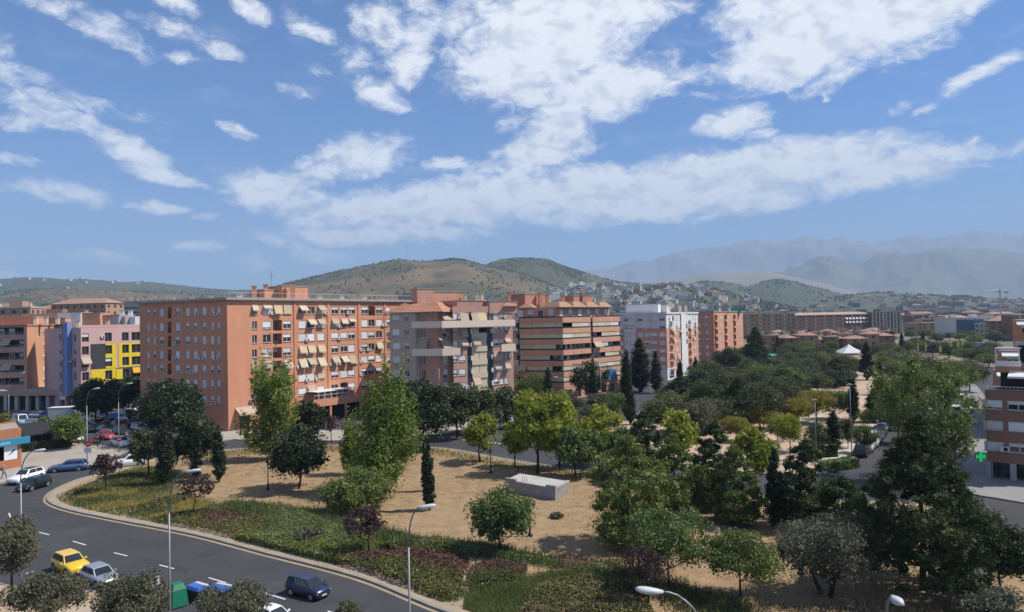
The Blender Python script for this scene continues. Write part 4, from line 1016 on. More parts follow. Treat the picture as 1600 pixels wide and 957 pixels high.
# pharmacy cross on its bracket
GRN = mat('cross_green', (.0,.33,.10), .4); gm = GRN.node_tree; bs = [n for n in gm.nodes if n.type == 'BSDF_PRINCIPLED'][0]; bs.inputs['Emission Color'].default_value = (.0,.7,.16,1); bs.inputs['Emission Strength'].default_value = .35
cr = AT(1531.5, 713.5, 77.2); pc = thing('pharmacy_cross', 'lit green pharmacy cross hung out from the brown brick block', 'pharmacy sign', cr)
s = .18
mb = MB(); v = [(-s,-3*s),(s,-3*s),(s,-s),(3*s,-s),(3*s,s),(s,s),(s,3*s),(-s,3*s),(-s,s),(-3*s,s),(-3*s,-s),(-s,-s)]
for y in (-.09,.09): 
    for q in (((-s,-3*s),(s,-3*s),(s,3*s),(-s,3*s)), ((-3*s,-s),(-s,-s),(-s,s),(-3*s,s)), ((s,-s),(3*s,-s),(3*s,s),(s,s))): mb.poly([(a, y, b) for a, b in (q if y < 0 else q[::-1])], GRN)
for i in range(12): a, b = v[i], v[(i+1) % 12]; mb.poly([(a[0],-.09,a[1]),(a[0],.09,a[1]),(b[0],.09,b[1]),(b[0],-.09,b[1])], BLACKM)
link('cross_panel', mb.mesh('cross_panel'), pc)
mb = MB(); mb.tube([(3*s,0,0),(3*s+.9,.9,0)], .03, 5, METAL); link('bracket', mb.mesh('bracket'), pc)
# orange stepped block behind it
C10 = Vector(COLpt(1575, 118)); b10 = thing('apartment_building', 'stepped orange apartment block rising at the picture edge behind the terraces', 'apartment building', (C10.x, C10.y, 0))
mb = MB(); z0 = EYE-1.0
for px, d, zt_, m_ in ((1541,104,612,BR9),(1548,110,578,BR_R),(1557,114,548,BR_R),(1582,118,500,BR_O)):
    a = Vector(COLpt(px, d)); zz = topz(px, zt_, d); q = MB(); q.prism(ccw([tuple(a), tuple(a+Vector((22,-14))), tuple(a+Vector((28,6))), tuple(a+Vector((16,16)))]), 0, zz, m_, GRAVEL); q.build('storey_block', parent=b10)
    f = Fac(a, a+Vector((22,-14)))
    for k in range(2): window(b10, f, 2+k*3.2, zz-1.6, 1.7, 1.4, rd.choice((.4,1)), depth=-.05)
    railing(b10, f, .1, 9, zz, .9, -.1, WHITE, .4)
    if px > 1541: awning(b10, f, 3, zz-.4, 5, .5, 2.0, 2, mtl=AWH)

# ------------------------------------------------------------------ kiosk at the left edge
K0 = G(-60, 748).xy; K1 = G(33.5, 731).xy; K1 = Vector(K1); K0 = Vector(K0)
kk = thing('kiosk', 'low orange brick kiosk with blue fascia and white swoosh poster', 'kiosk', (K1.x, K1.y, 0))
fk = Fac(K0, K1); zk = fk.uz(30, 668.5)[1]
KB = brick_mat('kiosk_brick', (.42,.17,.085), (.36,.14,.07), (.38,.2,.12))
mb = MB(); d_ = (K1.normalized()+Vector((-.08,0))).normalized()*9
zg0, zg1 = fk.uz(25, 717)[1], fk.uz(25, 695)[1]
fk.wall(mb, 0, zk, [(.5, fk.L-.4, zg0, zg1, .15, None)], KB)
Fac(K1, K1+d_).wall(mb, 0, zk, [], KB); Fac(K0+d_, K0).wall(mb, 0, zk, [], KB); Fac(K1+d_, K0+d_).wall(mb, 0, zk, [], KB)
mb.poly([fk.pt(0,zk-.2,0), fk.pt(fk.L,zk-.2,0), (*(K1+d_), zk-.2), (*(K0+d_), zk-.2)], GRAVEL); mb.build('wall', parent=kk)
mb = MB(); fk.box(mb, -.1, fk.L+.9, zg1+.05, zg1+.95, .02, .5, mat('blue_fascia', (.035,.22,.36), .45, (.03,.19,.32), 1)); fas = mb.build('fascia', parent=kk)
mb = MB(); fk.box(mb, .5, fk.L-2.9, zg0, zg1, -.14, -.08, mat('green_poster', (.25,.36,.30), .5)); mb.build('poster', parent=kk)
POST = mat('white_poster', (.66,.70,.74), .4)
u1 = fk.L-.45; u0 = fk.u(7, 710); mb = MB(); fk.box(mb, u0, u1, zg0, zg1, -.14, -.08, POST); po = mb.build('poster', parent=kk)
mb = MB(); zm = (zg0+zg1)/2; wu = u1-u0; SW = mat('dark_print', (.03,.035,.06), .5)
bp = [(.18,-.50),(.36,-.30),(.55,-.12),(.72,.02),(.86,.28),(.80,.34),(.66,.22),(.56,.05),(.40,-.14),(.30,-.34)]
mb.poly([fk.pt(u0+wu*a, zm+b*(zg1-zg0)*.62, -.076) for a, b in bp], SW); mb.build('swoosh_print', parent=kk)
# small white letters on the fascia (unreadable at this distance, kept as short strokes)
mb = MB(); rr = random.Random(5); u = fk.L-5.5
while u < fk.L-1.6:
    w = rr.choice((.12,.16,.2)); fk.box(mb, u, u+w*.4, zg1+.35, zg1+.62, .501, .505, WHITE); fk.box(mb, u+w*.4, u+w, zg1+.35, zg1+.42, .501, .505, WHITE); u += w+.1
mb.build('fascia_lettering', parent=kk)['kind'] = 'stuff'

# ------------------------------------------------------------------ trees: trunk + limbs, crown of many small leaves in clumps
def leafm(name, a, b, c=None, trans=.28, rough=.6, rnd=.10):
    """leaf colour: two tones mixed clump by clump and leaf by leaf"""
    m = mat(name, a, rough, b, 1.1, .55, spec=.25, col3=c or a, scale3=.35, amt3=.5, trans=trans, rnd=rnd, detail=3); return m
LF = {
 'poplar': leafm('poplar_leaf', (0.177,0.236,0.042), (0.094,0.147,0.028), (0.260,0.307,0.054), .35),
 'dark':   leafm('evergreen_leaf', (0.031,0.052,0.019), (0.019,0.032,0.012), (0.050,0.072,0.024), .15, .5),
 'grove':  leafm('grove_leaf', (0.078,0.094,0.033), (0.042,0.057,0.021), (0.109,0.124,0.040), .2),
 'cypress':leafm('cypress_leaf', (0.025,0.043,0.016), (0.016,0.028,0.010), (0.037,0.055,0.019), .1),
 'pine':   leafm('pine_needle', (0.139,0.177,0.042), (0.073,0.104,0.028), (0.195,0.230,0.052), .25),
 'pine2':  leafm('dark_pine_needle', (0.053,0.080,0.024), (0.031,0.049,0.016), (0.078,0.104,0.029), .2),
 'pine3':  leafm('deep_pine_needle', (.040,.060,.020), (.022,.034,.013), (.066,.092,.026), .2),
 'plane':  leafm('plane_leaf', (0.236,0.283,0.033), (0.124,0.171,0.026), (0.354,0.354,0.042), .4),
 'yellow': leafm('yellowing_leaf', (0.300,0.246,0.036), (0.155,0.160,0.026), (0.300,0.260,0.042), .4),
 'loose':  leafm('loose_leaf', (0.124,0.163,0.040), (0.073,0.106,0.028), (0.183,0.218,0.054), .3),
 'bright': leafm('glossy_leaf', (0.109,0.163,0.045), (0.059,0.100,0.028), (0.171,0.230,0.068), .3, .4),
 'olive':  leafm('olive_leaf', (0.109,0.116,0.072), (0.062,0.070,0.041), (0.178,0.181,0.120), .2),
 'plum':   leafm('plum_leaf', (.070,.040,.040), (.040,.026,.026), (.105,.068,.060), .3),
 'brown':  leafm('dusty_leaf', (0.119,0.119,0.068), (0.074,0.076,0.046), (0.169,0.162,0.092), .25),
}
BARK = mat('bark', (.10,.075,.055), .95, (.055,.042,.032), 6, .6, bump=.6, stretch=(1,1,.25)); BARKD = mat('dark_bark', (.035,.028,.022), .95, (.022,.017,.014), 6, .6, bump=.5); BARKW = mat('pale_bark', (.42,.39,.34), .9, (.24,.22,.19), 5, .6, bump=.4)
def unit(n, g):
    v = g.normal(size=(n, 3)); return v/np.linalg.norm(v, axis=1)[:, None]
def leaves(cent, size, g, aspect=.55, droop=0.0, face=None):
    """one quad a leaf, turned at random (or partly outwards)"""
    n = len(cent); a = unit(n, g); b = unit(n, g)
    if face is not None: nn = face + .85*unit(n, g); nn /= np.linalg.norm(nn, axis=1)[:, None]; a = np.cross(nn, b)
    a /= np.maximum(np.linalg.norm(a, axis=1), 1e-6)[:, None]
    if face is not None: b = np.cross(nn, a)
    else: b = np.cross(a, b); b /= np.maximum(np.linalg.norm(b, axis=1), 1e-6)[:, None]
    s = size*(.5+1.0*g.random(n)**1.4)[:, None]; a = a*s; b = b*s*aspect
    q = np.stack([cent-a, cent+b, cent+a, cent-b], 1)     # a diamond
    return q.reshape(-1, 3)
def clump(c, r, n, g, flat=.8, top=.25):
    d = unit(n, g); d[:, 2] = np.abs(d[:, 2])*np.where(g.random(n) < .5+top, 1, -1)
    rr = r*(.55+.5*g.random(n)**.6)[:, None]
    return np.asarray(c) + d*rr*np.array([1, 1, flat]), d
def crown_points(kind, W, H, g, leaf):
    """clump centres and radii for a tree of spread W and height H (metres, base at 0)"""
    cl = []; limbs = []; R_ = W/2
    if kind in ('round', 'bush', 'olive', 'loose', 'plane', 'plum'):
        z0 = {'round':.17,'bush':.0,'olive':.10,'loose':.24,'plane':.12,'plum':.30}[kind]*H; R_ *= 1.12
        n = {'round':46,'bush':40,'olive':44,'loose':42,'plane':44,'plum':30}[kind]
        cr = {'round':.34,'bush':.32,'olive':.30,'loose':.28,'plane':.30,'plum':.26}[kind]*R_
        hz = (H-z0)/2; zc = z0+hz
        lob = [(g.uniform(0, 6.28), g.uniform(-.5, .9), g.uniform(.1, .3)) for _ in range(5)]
        for i in range(n):
            th = g.uniform(0, 6.283); cz = g.uniform(-.85, 1.0); rr = math.sqrt(max(0, 1-cz*cz))
            k = 1+sum(w*math.exp(-((math.cos(th-t)-1)**2*2+(cz-z)**2*3)) for t, z, w in lob)-.12-(.16 if kind in ('loose','plane','plum') else .08)*g.random()
            sh = .62+.38*g.random() if g.random() < .75 else .35
            c = (R_*rr*math.cos(th)*k*sh*.86, R_*rr*math.sin(th)*k*sh*.86, zc+hz*cz*min(k, 1.02)*(.9 if cz > 0 else .8)*(.55+.45*sh))
            cl.append((c, cr*g.uniform(.7, 1.25), 1.0))
        limbs = [c for c, r, w in cl[::4]]
    elif kind == 'poplar':
        for i in range(30):
            th = g.uniform(0, 6.283); zb = H*g.uniform(.06, .60); rad = R_*g.uniform(.15, .95)*(1-.55*(zb/H)); zt = min(H*1.03, zb+H*g.uniform(.26, .48))*(1-.30*(rad/R_)**1.5) if i > 2 else H*(1.03-.03*i)
            if i == 0: rad = .05*R_; zb = H*.4
            m_ = 9
            for k in range(m_):
                t = k/(m_-1); x = rad*(.35+.65*t**.6); z = zb+(zt-zb)*t
                cl.append(((x*math.cos(th)+g.normal()*.05*R_, x*math.sin(th)+g.normal()*.05*R_, z), R_*.22*(1.25-t*1.05), 1.5))
            limbs.append((rad*.8*math.cos(th), rad*.8*math.sin(th), zb+(zt-zb)*.55))
    elif kind == 'cypress':
        n = int(max(30, H*9))
        for i in range(n):
            t = (i+.5)/n; prof = min(1, (t*6)**.7 if t < .16 else 1.0)*(1-t**2.6)**.75; th = g.uniform(0, 6.283)
            rr = R_*prof*.55*g.uniform(.6, 1.1); cl.append(((rr*math.cos(th), rr*math.sin(th), H*(.03+.965*t)), R_*(.50*prof+.10), .9))
    elif kind == 'pine':
        R_ *= 1.12; n = 130 if W < 7 else 230 if W < 7.4 else 420; lob = [(g.uniform(0, 6.28), g.uniform(.05, .8), g.uniform(.12, .3)) for _ in range(6)]
        for i in range(n):
            t = ((i+.5)/n)**(1.5 if W <= 7.4 else 1.1); th = g.uniform(0, 6.283)
            prof = (1-t)**.62*(.62+.38*min(1, t*3.2)); prof *= 1+sum(w*math.exp(-((math.cos(th-a)-1)**2*3+(t-b)**2*14)) for a, b, w in lob)-.16
            if W > 7.4: prof = min(1, (1-t)/.62)**.85*(.8+.2*min(1, t*6))*g.uniform(.88, 1.06)      # a full broad cone
            rr = R_*prof*(g.uniform(.62, 1.02) if g.random() < .8 else g.uniform(.2, .6)); z = H*(.12+.83*t)-.05*H*g.random()*(1-t)
            cl.append(((rr*math.cos(th), rr*math.sin(th), z), R_*((.29-.15*t) if W <= 7.4 else (.22-.10*t))*g.uniform(.75, 1.25), .62))
            if i % 7 == 0: limbs.append((rr*.7*math.cos(th), rr*.7*math.sin(th), z))
        cl.append(((0, 0, H*.955), R_*.10, 1.3)); cl.append(((0, 0, H*.90), R_*.14, 1.0))
    elif kind == 'cedar':
        for i in range(8):
            t = i/7; z = H*(.22+.74*t); rad = R_*(1.0-.85*t); m_ = max(4, int(10-5*t)); ph = g.uniform(0, 6.28)
            for k in range(m_):
                th = ph+6.283*k/m_; L_ = rad*g.uniform(.8, 1.1)
                for q in (.4, .7, 1.0): cl.append(((L_*q*math.cos(th), L_*q*math.sin(th), z-H*.01*q), R_*.15, .28))
    return cl, limbs
def tree_meshes(kind, W, H, seed, leafmat, dist, bark=BARK, fill=5.0, trunk_r=None, ntrunk=1, lean=0.0, maxn=17000):
    g = np.random.default_rng(seed)
    leaf = max(.05, dist*.0017)*(1.0 if kind in ('pine','olive','plum') else 1.4 if kind == 'plane' else 1.05)
    cl, limbs = crown_points(kind, W, H, g, leaf)
    aspect = .36 if kind in ('pine', 'cedar') else .45 if kind in ('cypress', 'olive') else .62
    area = W*H*.75*(.7 if kind in ('cypress',) else 1); n = int(min(maxn, max(350, (fill*2.0*(2.0 if kind == 'cypress' else 1.5 if kind == 'pine' else 1.2))*area/(2*leaf*leaf*aspect*2))))
    if kind == 'plum': n = int(n*.42)
    if kind == 'loose': n = int(n*.85)
    tot = sum(r*r for c, r, w in cl); P_ = []; D_ = []
    for c, r, flat in cl:
        k = max(4, int(n*r*r/tot)); p, d = clump(c, r, k, g, flat); P_.append(p); D_.append(d)
    Pp = np.concatenate(P_); Dd = np.concatenate(D_)
    # bring the crown to the measured spread and height
    kz = H/np.percentile(Pp[:, 2], 99.4); kx = (W/2)/np.percentile(np.abs(Pp[:, :2]), 98.5); Sc = np.array([kx, kx, kz])
    Pp *= Sc; cl = [((c[0]*kx, c[1]*kx, c[2]*kz), r*min(kx, kz), f_) for c, r, f_ in cl]; limbs = [(c[0]*kx, c[1]*kx, c[2]*kz) for c in limbs]
    Pp[:, 2] = np.maximum(Pp[:, 2], .08)
    if lean: Pp[:, 0] += lean*Pp[:, 2]
    LV = leaves(Pp, leaf, g, aspect, face=Dd*.7 if kind not in ('pine','plum') else None)
    ck = {'round':.66,'bush':.66,'olive':.6,'cypress':.78,'pine':.66,'poplar':.45,'plane':.5,'loose':.36,'cedar':.5}.get(kind, 0)
    if ck:                                   # inner sprays close the middle of each clump
        Q = []
        for c, r, flat in cl:
            if r < leaf*1.2: continue
            k = 24; p = np.asarray(c)+unit(k, g)*(r*.55*g.random(k)**.5)[:, None]*np.array([1, 1, flat]); p[:, 2] = np.maximum(p[:, 2], .15)
            if lean: p[:, 0] += lean*p[:, 2]
            Q.append(leaves(p, min(r*ck*.55, leaf*2.6), g, .75))
        if Q: LV = np.concatenate([LV]+Q)
    cm = fast_mesh('crown', LV, 4, [leafmat])
    mb = MB(); tr = trunk_r or max(.05, .019*H)
    zt = H*(.8 if kind in ('poplar','cypress','pine','cedar') else .55)
    for q in range(ntrunk):
        an = 6.283*q/ntrunk+.5; ox = 0 if ntrunk == 1 else .12*W
        pts = [(ox*math.cos(an)*.5, ox*math.sin(an)*.5, -.05), (ox*math.cos(an)+.04*W*g.normal()*.5+lean*zt*.35, ox*math.sin(an)+.02*W*g.normal(), zt*.4), (ox*1.6*math.cos(an)+lean*zt*.7, ox*1.6*math.sin(an), zt*.72), (ox*2*math.cos(an)+lean*zt, ox*2*math.sin(an), zt)]
        mb.tube(pts, [tr, tr*.78, tr*.5, tr*.14], 7)
    for (x, y, z) in limbs[:14]:
        zb = max(H*.14, z-.35*math.hypot(x, y)-.12*H); mb.tube([(lean*zb, 0, zb), (x*.5+lean*z, y*.5, (zb+z)/2-.03*H), (x+lean*z, y, z)], [tr*.42, tr*.28, tr*.06], 5, cap=False)
    tm = mb.mesh('trunk', bark, smooth=True)
    return tm, cm
def put_tree(tm, cm, loc, label, cat='tree', name='tree', rz=0.0, scale=(1,1,1), group=None):
    r = thing(name, label, cat, loc, rz, group); r.scale = scale
    link('trunk', tm, r); link('crown', cm, r); return r
_ts = [100]
def tree(kind, lf, px, pyb, pyt, wpx, label, name='tree', cat='tree', z=.13, **kw):
    """one tree, standing where the photograph shows its foot; spread and height read off in pixels"""
    b = G(px, pyb, z); d = b.y; H = topz(px, pyt, d)-z; W = wpx*pxm(d); _ts[0] += 1
    tm, cm = tree_meshes(kind, W*1.03, H, _ts[0], LF[lf], d, **kw)
    return put_tree(tm, cm, b, label, cat, name, 0)

# ---- near park
tree('poplar','poplar',426,719,558,70,'tall slim poplar with pale trunk in front of the orange brick block','poplar_tree',bark=BARKW,fill=4.0)
tree('poplar','poplar',597,770,574,102,'broad leafy poplar, tallest tree in the middle of the dry park','poplar_tree',bark=BARKW,fill=5.2,maxn=16000)
tree('poplar','poplar',547,742,646,36,'small poplar growing close beside the broad leafy poplar','poplar_tree',bark=BARKW)
tree('round','dark',467,764,667,88,'round dark evergreen tree with short bare trunk on the dry grass','tree',bark=BARKD,fill=6.5)
tree('round','dark',481,704,628,52,'dark evergreen tree half hidden behind the round one at the street','tree',bark=BARKD,fill=6)
tree('round','dark',266,694,596,98,'big dark street tree before the shaded brick facade','tree',bark=BARKD,fill=6)
tree('round','dark',302,742,646,80,'wide dark tree among the cypresses at the road bend','tree',bark=BARKD,fill=6)
tree('loose','grove',232,744,672,52,'dull green tree between the parked cars and the tall cypress','tree',bark=BARKD,fill=5)
tree('cypress','cypress',257,758,643,27,'tallest of the three cypresses by the road bend','cypress_tree')
tree('cypress','cypress',307,752,664,17,'slim middle cypress by the road bend','cypress_tree')
tree('cypress','cypress',342,754,668,21,'cypress nearest the dry grass of the three at the road bend','cypress_tree')
tree('plum','plum',165,769,710,42,'small purple leaved tree on the green tip of the park','plum_tree',bark=BARKD,fill=7)
tree('plum','plum',300,806,741,46,'leaning purple tree in front of the slim middle cypress','plum_tree',bark=BARKD,lean=.22)
tree('plum','plum',576,868,793,64,'purple leaved tree beside the tall green weeds','plum_tree',bark=BARKD,fill=7)
tree('plum','plum',1012,945,852,74,'thin purple tree behind the bright street lamp head','plum_tree',bark=BARKD,fill=4.5)
tree('bush','loose',558,801,735,100,'wide dome shaped olive green tree low on the dry ground','tree',bark=BARKD,fill=6)
tree('round','bright',782,860,764,94,'young leafy green tree beside the black park lamp','tree',bark=BARKD,fill=4.6)
tree('cypress','cypress',671,798,688,17,'slim cypress alone on the dry ground','cypress_tree',fill=7)
tree('cypress','cypress',664,768,703,11,'thin cypress just behind the lone slim cypress','cypress_tree',fill=7)
tree('round','dark',662,702,597,98,'largest dark tree in the row along the avenue','tree',bark=BARKD,fill=6.5,maxn=14000)
tree('round','grove',714,684,602,70,'dark avenue tree under the cream balcony band','tree',bark=BARKD,fill=5.5)
tree('round','grove',752,676,606,62,'dark avenue tree before the red brick block','tree',bark=BARKD,fill=5.5)
tree('round','grove',792,668,606,56,'last dark avenue tree of the row, beside the parked cars','tree',bark=BARKD,fill=5.5)
tree('round','dark',625,688,592,52,'dark avenue tree behind the broad poplar','tree',bark=BARKD,fill=5.5)
tree('plane','plane',750,723,646,56,'small bright green plane tree in front of the crossing','plane_tree',bark=BARKD,fill=3.2)
tree('plane','plane',840,741,612,92,'largest bright yellow green plane tree behind the concrete slab','plane_tree',bark=BARKD,fill=3.8)
tree('plane','bright',899,745,668,74,'darker forked tree behind the right end of the concrete slab','tree',bark=BARKD,fill=4.5)
tree('plane','plane',874,733,624,66,'bright plane tree between the largest plane and the darker forked tree','plane_tree',bark=BARKD,fill=3.6)
tree('round','bright',968,742,668,58,'green tree at the cross road left of the dark pine','tree',bark=BARKD,fill=4.5)
tree('plane','plane',805,730,660,44,'young plane tree left of the largest plane','plane_tree',bark=BARKD,fill=3.4)
tree('plane','plane',936,728,634,66,'bright plane tree left of the pines','plane_tree',bark=BARKD,fill=3.6)
tree('pine','pine',984,852,684,118,'big sunlit green pine at the edge of the dry clearing','pine_tree',bark=BARKD,fill=6,maxn=17000)
tree('pine','pine2',1008,752,646,72,'dark green pine behind the big sunlit pine','pine_tree',bark=BARKD,fill=5)
tree('plane','plane',1060,728,641,66,'bright plane tree between two pines at the cross road','plane_tree',bark=BARKD,fill=3.8)
tree('pine','pine',1055,806,683,98,'pale green pine standing right of the big sunlit pine','pine_tree',bark=BARKD,fill=4.6,maxn=14000)
tree('loose','bright',1046,914,800,128,'spreading green tree above the thin purple tree','tree',bark=BARKD,fill=6,maxn=14000)
tree('loose','loose',1157,934,832,116,'spreading green tree with thin dark trunk by the bottom edge','tree',bark=BARKD,fill=6,maxn=14000)
tree('pine','pine2',1118,790,662,88,'tall pine behind the black lamp in the middle of the trees','pine_tree',bark=BARKD,fill=4.8,maxn=13000)
tree('pine','pine',1150,818,700,82,'slim pine with bare lower trunk beside the dark cypress','pine_tree',bark=BARKD,fill=4.6,maxn=12000)
tree('plane','plane',1180,766,668,66,'bright green plane tree just left of the dark cypress','plane_tree',bark=BARKD,fill=4)
tree('cypress','cypress',1212,828,704,26,'dark cypress standing among the pines','cypress_tree',fill=7)
tree('pine','pine2',1262,826,690,98,'broad pine right of the dark cypress','pine_tree',bark=BARKD,fill=4.8,maxn=13000)
tree('pine','pine2',1318,850,748,112,'low dense pine behind the olive tree','pine_tree',bark=BARKD,fill=5,maxn=12000)
tree('olive','olive',1293,930,812,140,'grey green olive tree with several trunks','olive_tree',bark=BARKD,fill=6.5,ntrunk=3,trunk_r=.16,maxn=17000)
tree('pine','pine3',1442,922,654,188,'huge dark pine, largest tree in the park','pine_tree',bark=BARKD,fill=10,maxn=48000)
tree('loose','loose',1440,748,556,132,'tall airy tree rising behind the huge dark pine','tree',bark=BARK,fill=1.5,maxn=9000)
tree('loose','loose',1486,756,640,74,'loose tree beside the shaded road behind the huge pine','tree',bark=BARK,fill=2.6)
tree('round','dark',1566,925,820,92,'round black green tree in the corner by the lamp','tree',bark=BARKD,fill=6,maxn=12000)
tree('bush','olive',1528,842,782,78,'grey green shrub at the edge of the shaded road','shrub','shrub',bark=BARKD)
tree('bush','olive',1572,990,925,110,'pale twiggy bush in the bottom corner below the lamp','shrub','shrub',bark=BARKD,fill=3)
# ---- our side of the street
tree('loose','brown',18,946,814,88,'dusty green street tree at the left edge beside the yellow car','street_tree','tree',bark=BARKD,fill=4.5,maxn=12000)
tree('loose','brown',78,985,895,98,'low dusty street tree on the orange pavement','street_tree','tree',bark=BARKD,fill=4.5,maxn=12000)
tree('loose','brown',206,1010,895,106,'dusty street tree in front of the silver hatchback','street_tree','tree',bark=BARKD,fill=4.5,maxn=13000)
tree('loose','brown',365,1020,919,98,'dusty street tree in front of the blue bins','street_tree','tree',bark=BARKD,fill=4.5,maxn=12000)
tree('loose','brown',545,1040,944,60,'top of a dusty street tree at the bottom edge','street_tree','tree',bark=BARKD,fill=6)
tree('loose','yellow',2,700,648,36,'yellow green tree cut by the left edge behind the kiosk','street_tree','tree',bark=BARKD,fill=6)
tree('round','dark',150,664,593,66,'dark street tree in front of the pink block','street_tree','tree',bark=BARKD,fill=6)
tree('round','dark',208,650,590,40,'dark street tree below the yellow panels','street_tree','tree',bark=BARKD,fill=6)
tree('round','loose',110,700,648,54,'olive green tree beside the dark terrace roof','street_tree','tree',bark=BARKD,fill=6)
tree('bush','loose',68,686,652,34,'low hedge tree behind the dark terrace roof','street_tree','tree',bark=BARKD,fill=6)
tree('plum','plum',577,700,652,36,'small bronze tree by the terrace of the brick block','plum_tree',bark=BARKD,fill=5)
tree('plum','plum',518,692,650,26,'bronze sapling on the pavement by the terrace','plum_tree',bark=BARKD,fill=5)

# ------------------------------------------------------------------ hills, mountains
from mathutils import noise as mnoise
def ridge_at(rg, x):
    if x <= rg[0][0]: return rg[0][1]
    for (a, ya), (b, yb) in zip(rg[:-1], rg[1:]):
        if a <= x <= b: t = (x-a)/(b-a); return ya+(yb-ya)*t
    return rg[-1][1]
HILLS = {}
def hill(name, rg, d0, d1, m, amp=.08, step=5, rows=22, rough=.9, nz=.0025, edge=0.5):
    """a ridge seen from the city: rises from d0 to its crest at d1, then falls away behind"""
    xs = np.arange(rg[0][0], rg[-1][0]+.1, step); T = [i/(rows-1) for i in range(rows)] + [1.12, 1.35, 1.7]
    mb = MB(); grid = []
    for x in xs:
        col = []; r = ray(x, 505); zr_ = []
        for t in T:
            d = d0+(d1-d0)*t; X = r.x/r.y*d
            zc = max(0.0, topz(x, ridge_at(rg, x), d1))
            s = math.sin(min(t, 1)*math.pi/2)**1.35 if t <= 1 else max(0, 1-(t-1)*1.25)
            f = mnoise.fractal((X*nz, d*nz, 3.3), rough, 2.1, 6)
            z = zc*s*(1+amp*f*1.6*(1-t if t < 1 else 0)**.5) + zc*amp*.22*mnoise.fractal((X*nz*5, d*nz*5, 9), .8, 2.2, 4)
            col.append((X, d, max(z, -.02)-.4*(t == 0)))
        grid.append(col)
    n = len(T)
    for c in grid: mb.v += c
    for i in range(len(xs)-1):
        for j in range(n-1): mb.f.append((i*n+j, (i+1)*n+j, (i+1)*n+j+1, i*n+j+1)); mb.mi.append(0)
    mb.mats = [m]; o = mb.build(name, smooth=True); o['kind'] = 'structure'
    HILLS[len(HILLS)] = (xs, T, np.array(grid)); o['_h'] = len(HILLS)-1; del o['_h']
    return np.array(grid)
def on_hill(grid, a, t):
    """a point on that hill, a along it, t up it (both 0..1)"""
    n, k = grid.shape[0]-1, 21; i = min(int(a*n), n-1); j = min(int(t*k), k-1); fa, ft = a*n-i, t*k-j
    return (grid[i,j]*(1-fa)+grid[i+1,j]*fa)*(1-ft)+(grid[i,j+1]*(1-fa)+grid[i+1,j+1]*fa)*ft
MT1 = mat('far_mountain_rock', (.17,.15,.13), .95, (.11,.105,.095), .0012, .5, col3=(.22,.19,.16), scale3=.0005)
MT2 = mat('near_mountain_scrub', (.10,.105,.075), .95, (.16,.145,.11), .0022, .5, col3=(.075,.085,.06), scale3=.0009)
FOOT = mat('foothill_earth', (.24,.19,.135), .95, (.15,.13,.09), .003, .5)
DRYH = mat('dry_hill_grass', (.205,.138,.076), .95, (.042,.044,.023), .009, .36, col3=(.060,.062,.030), scale3=.0036, amt3=.34, detail=10)
GREENH = mat('scrubby_hill', (.048,.056,.027), .95, (.115,.10,.054), .010, .5, col3=(.05,.06,.03), scale3=.003)
hill('mountain', [(860,436),(900,426),(960,419),(990,410),(1030,411),(1060,402),(1080,399),(1130,392),(1165,385),(1200,388),(1260,384),(1300,382),(1350,378),(1420,376),(1480,378),(1540,374),(1600,374),(1700,371),(1800,380)], 9500, 12500, MT1, .26, 5, 22, .75, .0007)
hill('mountain', [(1130,440),(1180,433),(1220,428),(1255,420),(1285,410),(1320,411),(1350,418),(1400,405),(1440,396),(1480,393),(1530,397),(1600,403),(1700,410),(1800,420)], 5200, 8000, MT2, .30, 5, 22, .75, .001)
hill('foothill', [(1000,446),(1040,440),(1100,431),(1160,426),(1190,423),(1230,431),(1290,446),(1360,462)], 4300, 5600, FOOT, .12, 5, 22, .8, .0014)
gA = hill('hill', [(-260,440),(-60,437),(0,437),(60,435),(120,438),(180,442),(240,445),(290,449),(340,452),(400,456),(470,462)], 2100, 3200, mat('dark_wooded_ridge', (.040,.050,.028), .95, (.085,.08,.042), .012, .5), .1)
gB = hill('hill', [(-260,468),(-60,462),(0,460),(25,455),(60,453),(110,453),(160,455),(220,457),(300,458),(360,462),(440,474)], 1150, 1800, DRYH, .12)
gC = hill('hill', [(360,474),(400,462),(440,450),(480,440),(520,432),(560,424),(600,417),(625,411),(650,413),(680,412),(712,409),(735,411),(760,418),(800,428),(825,433),(845,442),(880,455),(930,474)], 1000, 2000, DRYH, .10)
gD = hill('hill', [(700,450),(740,425),(770,413),(800,409),(830,407),(860,410),(900,423),(940,434),(970,442),(1000,446),(1080,455),(1140,470)], 1500, 2500, GREENH, .10)
gE = hill('hill', [(820,462),(900,450),(950,448),(1010,450),(1050,448),(1090,452),(1150,462),(1210,475),(1260,486)], 850, 1700, GREENH, .06)
gF = hill('hill', [(1040,452),(1070,446),(1100,441),(1140,444),(1170,450),(1200,441),(1222,439),(1250,443),(1290,455),(1350,466),(1400,474)], 1900, 2900, mat('wooded_hill', (.040,.052,.026), .95, (.065,.072,.036), .012, .5), .08)
gG = hill('hill', [(1210,478),(1260,471),(1300,466),(1350,460),(1372,458),(1420,460),(1470,463),(1520,465),(1600,468),(1720,474),(1800,480)], 1500, 2300, GREENH, .06)
